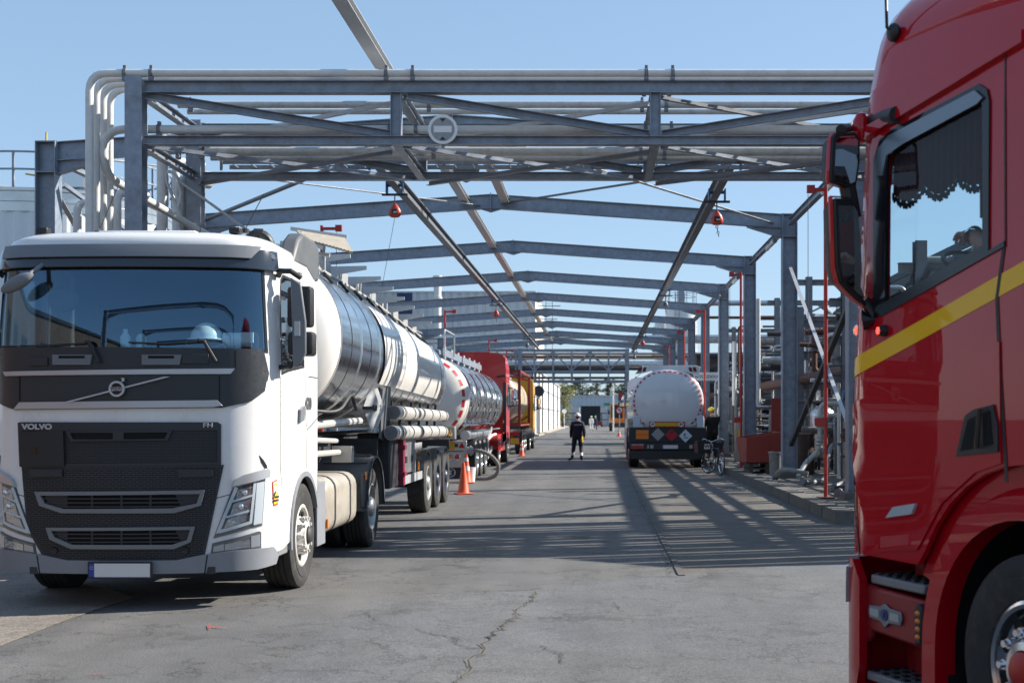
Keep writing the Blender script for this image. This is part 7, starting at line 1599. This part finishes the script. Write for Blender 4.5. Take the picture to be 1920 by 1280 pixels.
# ------------------------------------------------------------ process area on the right
random.seed(21)
def rack(Y, lab, xs_=(5.9, 9.6, 13.2), H=6.4, zs=(2.55, 3.7, 4.9, 6.2)):
    t = thing('pipe_rack', lab, 'pipe rack', (xs_[0], Y, .18), 0, 'pipe racks behind the right columns')
    for x in xs_: b = MB(); b.beam((x-xs_[0], 0, 0), (x-xs_[0], 0, H), .22, .22, 'I', up=(0, 1, 0)); b.build('rack_post', random.choice([galv_dark, darks, rackc]), t)
    for z in zs: b = MB(); b.beam((-.4, 0, z), (xs_[-1]-xs_[0]+.4, 0, z), .16, .20, 'I'); b.build('rack_beam', random.choice([galv_dark, rackc]), t)
rackc = mat('concrete grey rack steel', (.24, .235, .225), .75, vary=.2, vscale=3, dirt=(.10, .07, .05), dscale=2, damt=.5)
RY = (23.5, 30.5, 37.5, 45, 53, 61, 70)
for i, Y in enumerate(RY): rack(Y, f'pipe rack frame behind the right column row, {ORD[i]} from the red truck', *(((5.9, 9.6, 13.2), 4.7, (2.4, 3.3, 4.2)) if Y < 44 else ((7.4, 10.2, 13.2), 6.4, (2.55, 3.7, 4.9, 6.2))))
WORD = {}
def mword(m): return {'grey pipe paint': 'grey', 'white pipe paint': 'white', 'aluminium cladding': 'silver', 'rusty brown steel': 'rusty', 'dark steel': 'dark', 'weathered galvanised steel': 'dull steel', 'concrete grey rack steel': 'brownish grey'}.get(m.name, 'grey')
def rword(r): return 'thin' if r < .05 else 'slim' if r < .075 else 'stout' if r < .11 else 'thick'
def bay(Y): return ORD[min(sum(Y > y for y in RY), 7)]
CNT = {}
def nth(*k): CNT[k] = CNT.get(k, 0)+1; return ORD[min(CNT[k]-1, 11)]
def okh(x, z): return min(z, max(1.0, (x-.25)/1.435))
pm_ = [pipe_m, pipe_w, alum, rust, darks, darks, galv_dark, rackc, rackc]
def rp(pts, r, m, lab, grp, bendr=.15, flanges=()):
    t = thing('process_pipe', lab, 'pipe', pts[0], 0, grp); o = Vector(pts[0]); b = MB(); b.tube([Vector(p)-o for p in (bend(pts, bendr) if len(pts) > 2 else pts)], r, 10); b.build('pipe_run', m, t)
    for f in flanges:
        a, c = Vector(pts[f[0]]), Vector(pts[f[0]+1]); p = a+(c-a)*f[1]-o; d = (c-a).normalized(); b = MB(); b.cyl(p-d*.03, p-d*.004, r*1.8, 12); b.cyl(p+d*.004, p+d*.03, r*1.8, 12); b.build('flange', galv_dark, t)
    return t
G1 = 'pipes running lengthwise on the racks'; G2 = 'cross pipes among the racks'; G3 = 'risers among the racks'
for z, y_min, lv in ((2.5, 17.5, 'lowest'), (3.4, 17.5, 'second'), (4.3, 17.5, 'third'), (5.0, 45, 'fourth'), (6.3, 45, 'top')):
    x = 6.0
    while x < 13.0:
        r = random.choice([.04, .06, .06, .09, .12, .16]); y0 = max(y_min, random.choice([17.5, 17.5, 23.5, 30])); y1 = random.choice([61, 70, 74]) if z > 4.4 or z < 3 else 45; m_ = random.choice(pm_)
        if random.random() < .20 and x > .2+1.435*(z+.1+2*r): rp([(x, y0, z+.1+r), (x, y1, z+.1+r)], r, m_, f'{rword(r)} {mword(m_)} pipe running lengthwise on the {lv} rack level, {nth(lv, 1)} from the road', G1)
        x += r*2+random.uniform(.08, .55)
for i in range(180):
    Y = random.uniform(27, 70); z = random.choice([.6, .9, 1.3, 1.7, 2.1, 2.9, 3.4, 4.1, 4.5, 5.3]); x0 = random.uniform(5.3, 8); L_ = random.uniform(1.2, 5); r = random.choice([.03, .045, .06, .08, .11]); m = random.choice(pm_)
    k = random.random(); z2 = max(.4, z+random.uniform(-1.4, 1.2))
    pts = [(x0, Y, z), (x0+L_, Y, z)] if k < .3 else [(x0, Y, z), (x0+L_, Y, z), (x0+L_, Y, z2)] if k < .65 else [(x0, Y, z2), (x0, Y, z), (x0+L_, Y, z), (x0+L_, Y+random.uniform(.6, 2), z)]
    if max(p[2] for p in pts) > okh(x0, 9)+.3: pts = [(a, b_, min(c, okh(x0, 9))) for a, b_, c in pts]; z = okh(x0, 9)
    pts = [p for j_, p in enumerate(pts) if j_ == 0 or (Vector(p)-Vector(pts[j_-1])).length > .35]
    if len(pts) < 2: continue
    hw = 'knee height' if z < 1 else 'waist height' if z < 1.5 else 'head height' if z < 2.3 else 'mid rack height' if z < 3.6 else 'high level'
    rp(pts, r, m, f'{rword(r)} {mword(m)} cross pipe at {hw} in the {bay(Y)} rack bay, {nth(rword(r), mword(m), hw, bay(Y))} such', G2, flanges=[(0, .4)])
for i in range(110):
    Y = random.uniform(26, 68); x = random.uniform(5.2, 11.5); r = random.choice([.035, .05, .07, .1]); z = random.uniform(1.6, 5.2)
    z = okh(x, z); m_ = random.choice(pm_); dx_ = random.choice([-.7, .6, .9]); rp([(x, Y, .18), (x, Y, z), (x+dx_, Y, z)], r, m_, f'{rword(r)} {mword(m_)} riser bending {"left" if dx_ < 0 else "right"} in the {bay(Y)} rack bay, {nth(3, rword(r), mword(m_), dx_ < 0, bay(Y))} such', G3, flanges=[(0, .35), (0, .8)])
# pumps, vessels, cabinets between them
valveb = mat('valve blue', (.03, .12, .22), .4)
for i in range(16):
    Y = 27+i*2.7+random.uniform(-.6, .6); x = random.uniform(5.3, 9); m = random.choice([valveb, darks, pipe_w, galv_dark]); t = thing('pump', f'small process pump with a { {valveb: "blue", darks: "black", pipe_w: "white", galv_dark: "grey"}[m]} motor in the {bay(Y)} rack bay, {nth(4, m.name, bay(Y))} such', 'pump', (x, Y, .18), random.choice([0, 1.57]), 'pumps among the pipes')
    b = MB(); b.cyl((-.3, 0, .45), (.25, 0, .45), .15, 14); b.build('motor', m, t); b = MB(); b.cyl((.25, 0, .45), (.42, 0, .45), .22, 16); b.cyl((.34, 0, .45), (.34, 0, .85), .06, 10); b.build('casing', galv_dark, t); b = MB(); b.bb(-.4, .5, -.2, .2, 0, .26); b.build('skid', concrete, t)
for i, (x, Y, r, h, m) in enumerate(((5.75, 41, .30, 1.5, rackc), (7.6, 33.5, .4, 1.6, galv_dark), (8.8, 49, .9, 3.4, alum), (6.4, 57, .6, 2.2, rackc), (10.5, 40, .8, 4.0, darks), (6.3, 36.0, .35, 1.5, alum))):
    t = thing('process_vessel', ['slim brownish vessel behind the third right column', 'short dull steel vessel near first rack', 'broad silver vessel deep among the racks', 'brownish vessel beyond the rack pipes', 'tall dark vessel at the back of the racks', 'small silver vessel beside a rack post'][i], 'vessel', (x, Y, .18)); b = MB(); b.lathe([(0, .2), (r*.6, .22), (r*.95, .35), (r, .5), (r, h), (r*.95, h+.12), (r*.6, h+.25), (0, h+.3)], (0, 0, 0), (0, 0, 1), 24); b.build('shell', m, t)
    for a in range(3): b = MB(); b.beam((r*.8*math.cos(a*2.1), r*.8*math.sin(a*2.1), 0), (r*.8*math.cos(a*2.1), r*.8*math.sin(a*2.1), .6), .07, .07, 'B', up=(0, 1, 0)); b.build('leg', darks, t)
backm = mat('back wall dark brick', (.10, .075, .065), .85, vary=.2)
bw = thing('plant_building', 'dark low plant building closing the view behind the racks', 'building', (14.2, 26, 0)); b = MB(); b.bb(0, 6, 0, 60, 0, 5.2); b.build('wall', backm, bw)
for i in range(9): b = MB(); b.bb(-.03, 0, 3+i*6, 5.5+i*6, 2.6, 4.0); b.build('window', mat('cab window dark', (0, 0, 0)), bw)
b = MB(); b.bb(-.2, 6.2, -.2, 60.2, 5.2, 5.4); b.build('roof', darks, bw)
bw2 = thing('plant_building', 'dark open plant building behind the farthest racks', 'building', (6, 78, 0)); b = MB(); b.bb(0, 12, 0, 6, 0, 5.3); b.build('wall', backm, bw2)
for i in range(5): b = MB(); b.bb(.6+i*2.3, 2.2+i*2.3, -.04, 0, .4, 2.4); b.build('opening', holem, bw2); b = MB(); b.bb(.6+i*2.3, 2.2+i*2.3, -.04, 0, 3.2, 4.6); b.build('window', mat('cab window dark', (0, 0, 0)), bw2)
b = MB(); b.bb(-.2, 12.2, -.2, 6.2, 5.3, 5.5); b.build('roof', darks, bw2)
# named big pipes
def XP(px, py, Y): p = P(px, py, Y); return (p.x, p.y, p.z)
rp([XP(1330, 568, 60), XP(1535, 568, 60), (12, 66, 7.0)], .13, alum, 'large silver pipe high above the racks against the sky', 'large pipes against the sky')
rp([XP(1421, 563, 59.6), XP(1421, 700, 59.6), XP(1395, 700, 59.6)], .11, alum, 'silver downpipe branching left from the large high pipe', 'large pipes against the sky', .2)
rp([XP(1461, 564, 59.6), XP(1461, 605, 59.6), XP(1468, 622, 59.6), XP(1462, 640, 59.6), XP(1462, 720, 59.6)], .12, alum, 'crooked silver downpipe right of the other one', 'large pipes against the sky', .15)
rp([XP(1330, 595, 60.5), XP(1535, 596, 60.5)], .07, rust, 'brown red pipe below the large silver pipe', 'large pipes against the sky')
rp([XP(1490, 594, 61), XP(1600, 594, 61)], .14, galv, 'thick grey pipe beside the brown red one', 'large pipes against the sky')
rp([XP(1430, 612, 60), XP(1600, 612, 60)], .05, darks, 'thin dark pipe below the brown red one', 'large pipes against the sky')
rp([XP(1180, 631, 86), XP(1620, 631, 70)], .11, alum, 'upper of two long silver pipes crossing behind the right columns', 'large pipes against the sky')
rp([XP(1180, 638, 86.4), XP(1620, 638, 70.4)], .13, alum, 'lower of two long silver pipes crossing behind the right columns', 'large pipes against the sky')
rp([XP(1385, 700, 46), XP(1385, 612, 46), XP(1396, 612, 46)], .035, rust, 'thin brown riser with a bend behind the red post', 'large pipes against the sky', .1)
for i, (px, y0, y1, Y, r) in enumerate(((1351, 650, 800, 50, .10), (1377, 640, 760, 46, .08), (1422, 560, 760, 36, .06))):
    rp([XP(px, y1, Y), XP(px, y0, Y)], r, pipe_w, 'white upright pipe standing just right of a frame column, '+['farthest', 'middle', 'nearest'][i], 'white uprights by the columns')
# emergency shower sign
sn = thing('shower_sign', 'white sign with green lettering between the right columns', 'sign', (4.62, 53.0, 3.34)); b = MB(); b.box((0, 0, 0), (1.35, .03, .34)); b.build('board', mat('sign board pale', (.66, .68, .70), .5), sn)
text('sign_text', 'NOODDOUCHE', .17, mat('sign green', (.01, .14, .10), .5), (0, -.02, -.01), parent=sn, depth=.002, bold=.003)
# near valve assemblies
va = thing('valve_assembly', 'grey pipework with a swan neck and stacked flanges beside the nearest red post', 'valve assembly', (5.12, 29.6, .18)); vm = mat('grey white pipework', (.50, .50, .48), .4, .2, vary=.12, dirt=(.2, .15, .1), dscale=6, damt=.5)
b = MB(); b.tube(bend([(.45, 0, 1.78), (.02, 0, 1.78), (0, 0, .72), (-.32, 0, .42), (-.55, -.3, .1)], .16), .062, 14); b.build('pipe_run', vm, va)
for z in (1.48, 1.40, 1.22, 1.02, .94, .76): b = MB(); b.cyl((0, 0, z-.02), (0, 0, z+.02), .115, 16); b.build('flange', vm, va)
b = MB(); b.ell((0, 0, 1.31), (.11, .11, .09)); b.cyl((.0, 0, 1.31), (.28, 0, 1.31), .05, 10); b.ell((0, 0, .86), (.1, .1, .07)); b.build('valve_body', vm, va); b = MB(); b.lathe([(.10, -.01), (.12, 0), (.10, .01), (.08, 0)], (.3, 0, 1.31), (1, 0, 0), 16, close=True); b.build('hand_wheel', valveb, va)
v2 = thing('valve_assembly', 'rusty pipework with a blue valve actuator right of the grey swan neck', 'valve assembly', (5.55, 28.6, .18))
b = MB(); b.tube(bend([(.5, 0, 1.72), (.0, 0, 1.72), (0, 0, .1)], .16), .075, 14); b.build('pipe_run', mat('rusty pale pipe', (.36, .30, .25), .6, .2, vary=.2, dirt=(.18, .07, .03), dscale=5, damt=.8), v2)
for z in (1.42, 1.2, .95, .6): b = MB(); b.cyl((0, 0, z-.025), (0, 0, z+.025), .14, 16); b.build('flange', rust, v2)
b = MB(); b.ell((0, 0, 1.08), (.15, .15, .12)); b.cyl((0, 0, 1.08), (.35, 0, 1.08), .06, 10); b.build('valve_body', rust, v2); b = MB(); b.cyl((-.12, -.1, 1.95), (.25, -.1, 1.95), .12, 14); b.bb(.0, .2, -.2, 0, 1.7, 1.9); b.build('actuator', valveb, v2, bevel=.01)
b = MB(); b.bb(.35, .55, -.15, -.1, 2.1, 2.25); b.build('yellow_tag', mat('plate tag yellow', (.8, .55, .03), .5), v2)
b = MB(); b.lathe([(.32, 0), (.32, 1.02), (.34, 1.04), (.30, 1.05), (.29, .3), (0, .3)], (0, 0, 0), (0, 0, 1), 28); o = b.build('drum', mat('rusty drum', (.07, .045, .035), .5, .3, vary=.4, vscale=3), None); o.location = (5.25, 33.0, .19); tag(o, 'rusty dark open drum behind the first right column', 'drum')
# hoses on the platform
hb = mat('black hose', (.03, .03, .032), .6, vary=.2); hg = mat('grey hose', (.26, .26, .25), .5, vary=.15)
def spl(P_, n=7):
    P_ = [Vector(p) for p in P_]; out = []
    for i in range(len(P_)-1):
        q = [P_[max(0, min(len(P_)-1, i+j))] for j in (-1, 0, 1, 2)]
        for k in range(n): t = k/n; out.append(.5*(2*q[1]+(q[2]-q[0])*t+(2*q[0]-5*q[1]+4*q[2]-q[3])*t*t+(3*q[1]-q[0]-3*q[2]+q[3])*t**3))
    return out+[P_[-1]]
H_ = [([(4.35, 27.2, .27), (4.7, 27.6, .26), (5.0, 28.2, .32), (5.2, 28.9, .8), (5.35, 29.3, 1.0)], .055, hg, 'grey hose lying by the first column foot and rising to the valve', False),
      ([(4.15, 30.0, .25), (4.25, 29.7, .42), (4.5, 29.4, .42), (4.8, 29.3, .35)], .06, hg, 'short pale hose elbow left of the first column', False),
      ([(4.75, 25.8, .24), (5.0, 26.2, .30), (5.25, 26.6, .36), (5.6, 27.0, .75), (5.75, 27.3, 1.05)], .055, hg, 'pale hose curving up right of the first column foot', False),
      ([(4.45, 23.7, .25), (4.75, 24.4, .26), (5.05, 25.2, .34), (5.3, 25.9, .7), (5.5, 26.4, 1.1)], .065, hb, 'black ribbed hose rising from the platform edge', True),
      ([(4.5, 24.9, .25), (4.9, 25.2, .25), (5.3, 25.3, .25), (5.8, 25.6, .27)], .06, hb, 'black ribbed hose lying flat across the platform', True),
      ([(4.75, 22.5, .26), (5.0, 22.9, .36), (5.15, 23.3, .5), (5.35, 23.7, .9), (5.5, 24.1, 1.2)], .07, hb, 'thick black ribbed hose standing beside the nearest column', True),
      ([(4.35, 20.9, .26), (4.55, 20.6, .30), (4.85, 20.5, .30), (5.3, 20.6, .28)], .075, hb, 'thick black hose end at the near tip of the platform', False),
      ([(5.1, 26.8, .24), (5.6, 26.9, .24), (6.2, 27.6, .25)], .05, hb, 'thin black hose lying behind the others', False)]
for pts, r, m, lab, rib in H_:
    q = spl(pts, 12); t = thing('hose', lab, 'hose', q[0], 0, 'hoses on the platform'); o = q[0].copy(); b = MB(); b.tube([p-o for p in q], [r+(.010*(i % 2) if rib else 0) for i in range(len(q))], 12); b.build('hose_body', m, t, smooth=0 if rib else 35)
    b = MB(); d = (q[1]-q[0]).normalized(); b.cyl(-d*.05, d*.06, r*1.35, 12); b.build('coupling', galv_dark, t)
# red skip on pallets, bin
sk = thing('skip', 'dull red steel skip with a tall back panel on pallets behind the bicycle', 'skip', (3.86, 33.4, .47)); skm = mat('dull red steel', (.30, .035, .022), .55, vary=.15, vscale=3, dirt=(.12, .05, .04), dscale=3, damt=.5)
b = MB(); b.prism([(0, 0), (.92, 0), (.92, .80), (0, .64)], (0, 0, 0), (1, 0, 0), (0, 0, 1), (0, 1, 0), .04); b.prism([(0, 0), (.92, 0), (.92, .80), (0, .64)], (0, 1.5, 0), (1, 0, 0), (0, 0, 1), (0, 1, 0), .04)
b.bb(0, .04, .04, 1.5, 0, .64); b.bb(.88, .92, .04, 1.5, 0, .8); b.bb(0, .92, .04, 1.5, 0, .04); b.build('tub', skm, sk, bevel=.01)
b = MB(); b.bb(.86, 1.25, 1.54, 1.58, 0, 1.7); b.build('back_panel', skm, sk); b = MB(); b.bb(.55, .58, -.03, 0, .25, .5); b.build('handle', skm, sk)
for k, z in enumerate((.19, .33)):
    t = thing('pallet', ['lower', 'upper'][k]+' dark pallet under the red skip', 'pallet', (3.95, 33.5, z)); pw_ = mat('old pallet wood', (.10, .08, .06), .9, vary=.3)
    for i in range(5): b = MB(); b.bb(0, .95, i*.28, i*.28+.12, .10, .13); b.build('plank', pw_, t)
    for x in (0, .42, .85): b = MB(); b.bb(x, x+.1, 0, 1.24, 0, .10); b.build('runner', pw_, t)
b = MB(); b.lathe([(.15, 0), (.17, .55), (.19, .56), (.19, .60), (.165, .60), (.14, .03), (0, .03)], (0, 0, 0), (0, 0, 1), 24); o = b.build('bin', mat('dirty grey bin', (.22, .22, .21), .6, vary=.3, dirt=(.08, .07, .06), dscale=5, damt=.7), None); o.location = (4.42, 31.9, .19); tag(o, 'dirty grey cylindrical bin left of the first right column', 'bin')
b = MB(); b.bb(0, .35, 0, .4, 0, 1.3); o = b.build('cabinet', mat('beige cabinet', (.45, .42, .36), .5, vary=.1), None, bevel=.01); o.location = (4.55, 42.5, .19); tag(o, 'beige control cabinet between the second and third right columns', 'cabinet')
b = MB(); b.bb(.08, .16, -.006, -.001, .75, 1.05); q_ = b.build('warning_plate', mat('plate tag yellow', (0, 0, 0)), o)
# bicycle leaning at the kerb
bk = thing('bicycle', 'old dark bicycle with a large black crate leaning at the kerb behind the tanker', 'bicycle', (3.50, 36.4, 0), R(10))
def bw_(y, x=0, steer=0):
    b = MB(); M_ = Matrix.Rotation(steer, 3, 'Z'); ax = M_@Vector((1, 0, 0)); b.lathe([(.325, -.018), (.345, 0), (.325, .018), (.31, 0)], (x, y, .345), ax, 32, close=True); o = b.build('wheel', rubber, bk)
    b = MB(); b.lathe([(.300, -.012), (.312, 0), (.300, .012)], (x, y, .345), ax, 32, close=True); u_ = M_@Vector((0, 1, 0))
    for k in range(12): a = k*math.pi/6; b.tube([(x, y, .345), Vector((x, y, .345))+(u_*math.cos(a)+Vector((0, 0, 1))*math.sin(a))*.30], .003, 4)
    b.cyl(Vector((x, y, .345))-ax*.04, Vector((x, y, .345))+ax*.04, .02, 8); b.build('rim', chrome, o)
bw_(0); bw_(1.08, -.10, R(25))
b = MB(); fr_m = mat('bicycle frame', (.03, .04, .06), .35)
for p, q in (((0, .45, .30), (0, .30, .85)), ((0, .45, .30), (-.06, .92, .72)), ((0, .0, .345), (0, .45, .30)), ((0, .0, .345), (0, .32, .78)), ((-.05, .90, .86), (-.07, .94, .68)), ((-.07, .94, .68), (-.10, 1.08, .345)), ((0, .33, .72), (-.06, .91, .80))): b.tube([p, q], .017, 8)
b.build('frame', fr_m, bk); b = MB(); b.tube(spl([(-.34, .78, .98), (-.30, .86, 1.02), (-.12, .92, .96), (-.04, .90, .94), (.06, .92, .97), (.20, .90, 1.03), (.30, .80, 1.0)], 5), .012, 8); b.tube([(-.05, .90, .86), (-.05, .90, .95)], .014, 8); b.build('handlebar', chrome, bk)
b = MB(); b.tube([(0, .30, .85), (0, .29, .90)], .014, 8); b.ell((0, .24, .93), (.08, .14, .035), 12, 6); b.build('saddle', black, bk)
b = MB(); b.prism([(-.42, 0), (.28, 0), (.36, .34), (-.46, .34)], (0, .98, .62), (1, 0, 0), (0, 0, 1), (0, 1, 0), .02); b.prism([(-.42, 0), (.28, 0), (.36, .34), (-.46, .34)], (0, 1.36, .62), (1, 0, 0), (0, 0, 1), (0, 1, 0), .02); b.bb(-.44, -.42, .99, 1.37, .62, .96); b.bb(.30, .32, .99, 1.37, .62, .96); b.bb(-.42, .28, .99, 1.37, .60, .62); cr_ = b.build('front_crate', black, bk)
b = MB(); b.box((-.12, .966, .80), (.26, .006, .15)); nm = b.build('name_card', sgw, cr_); text('card_text', 'WE', .15, black, (-.13, .960, .80), parent=nm, depth=.002, bold=.004)
b = MB(); b.box((.02, -.04, .70), (.10, .03, .05)); b.build('rear_reflector', redl, bk); b = MB(); b.cyl((.0, .45, .30), (.12, .45, .30), .015, 8); b.box((.14, .45, .24), (.06, .08, .02)); b.cyl((0.02, .45, .3), (0.03, .45, .3), .09, 18); b.build('crank', darks, bk)
b = MB(); b.tube([(.02, .1, .30), (.18, .2, .02)], .012, 6); b.build('kick_stand', chrome, bk)
# litter at the kerb
pap = mat('pale litter', (.5, .48, .45), .9)
lt = MB()
for i in range(60):
    y = random.uniform(21, 50); x = random.gauss(3.45, .12); s_ = random.uniform(.01, .04); lt.add([(x, y, .006), (x+s_, y+s_*.3, .012), (x+s_*.8, y+s_, .016), (x-s_*.1, y+s_*.8, .006)], [(0, 1, 2, 3)])
o = lt.build('litter', pap, None, fix=False); tag(o, 'scattered small litter along the kerb', 'litter', kind='stuff')
tw = thing('shadow_screen', 'unseen slatted shadow screen right of the red truck, its shadow falling across the road', 'shadow screen', (9.3, 16.3, 0))  # unseen, added to throw the streaked road shadow; outline and slots shaped for it
prof_ = [(0, 0), (0, 4.5), (.2, 5.85), (2.0, 7.07), (3.35, 8.85), (6.7, 8.85), (6.7, 0)]
def cut(y0, y1):
    top = lambda y: next(a[1]+(c[1]-a[1])*(y-a[0])/max(c[0]-a[0], 1e-6) for a, c in zip(prof_[1:], prof_[2:]) if a[0] <= y <= c[0]+1e-6)
    ys_ = [y0]+[p[0] for p in prof_[1:-1] if y0 < p[0] < y1]+[y1]; return [(y0, 0)]+[(y, top(y)) for y in ys_]+[(y1, 0)]
for a_, c_ in ((0, .35), (.43, .9), (1.0, 1.5), (1.56, 1.75), (1.86, 2.3), (2.38, 2.9), (3.02, 3.2), (3.34, 3.8), (3.9, 4.2), (4.34, 4.5), (4.66, 5.2), (5.3, 5.5), (5.68, 5.85), (6.05, 6.7)):
    b = MB(); b.prism(cut(a_, c_), (0, 0, 0), (0, 1, 0), (0, 0, 1), (1, 0, 0), .10); b.build('screen_board', rackc, tw)
# left: unseen building added for dark reflections; behind: gabled shed mirrored in the windscreen
ob = thing('plant_building', 'unseen brown brick building added left of the viewpoint to darken reflections in red paint', 'building', (-24, -30, 0)); b = MB(); b.bb(0, 7, 0, 46, 0, 6.5); b.build('wall', mat('brown brick', (.16, .09, .06), .85, vary=.2), ob); b = MB(); b.bb(-.2, 7.2, -.2, 46.2, 6.5, 6.8); b.build('roof', darks, ob)
for i in range(8): b = MB(); b.bb(7.0, 7.04, 2+i*5.5, 5+i*5.5, 2.2, 4.6); b.build('window', mat('cab window dark', (0, 0, 0)), ob)
gb_ = thing('gabled_shed', 'grey gabled shed behind the viewpoint, mirrored in the white truck windscreen', 'building', (-6, -62, 0)); b = MB(); b.prism([(-9, 0), (9, 0), (9, 4), (0, 7), (-9, 4)], (0, -20, 0), (1, 0, 0), (0, 0, 1), (0, 1, 0), 20); b.build('hall', mat('grey hall cladding', (.22, .23, .24), .6, vary=.1), gb_)
for i in range(3): b = MB(); b.bb(-7+i*5, -3.5+i*5, 0, .05, 0, 3.4); b.build('gate', mat('yellow gate', (.45, .33, .06), .6), gb_)
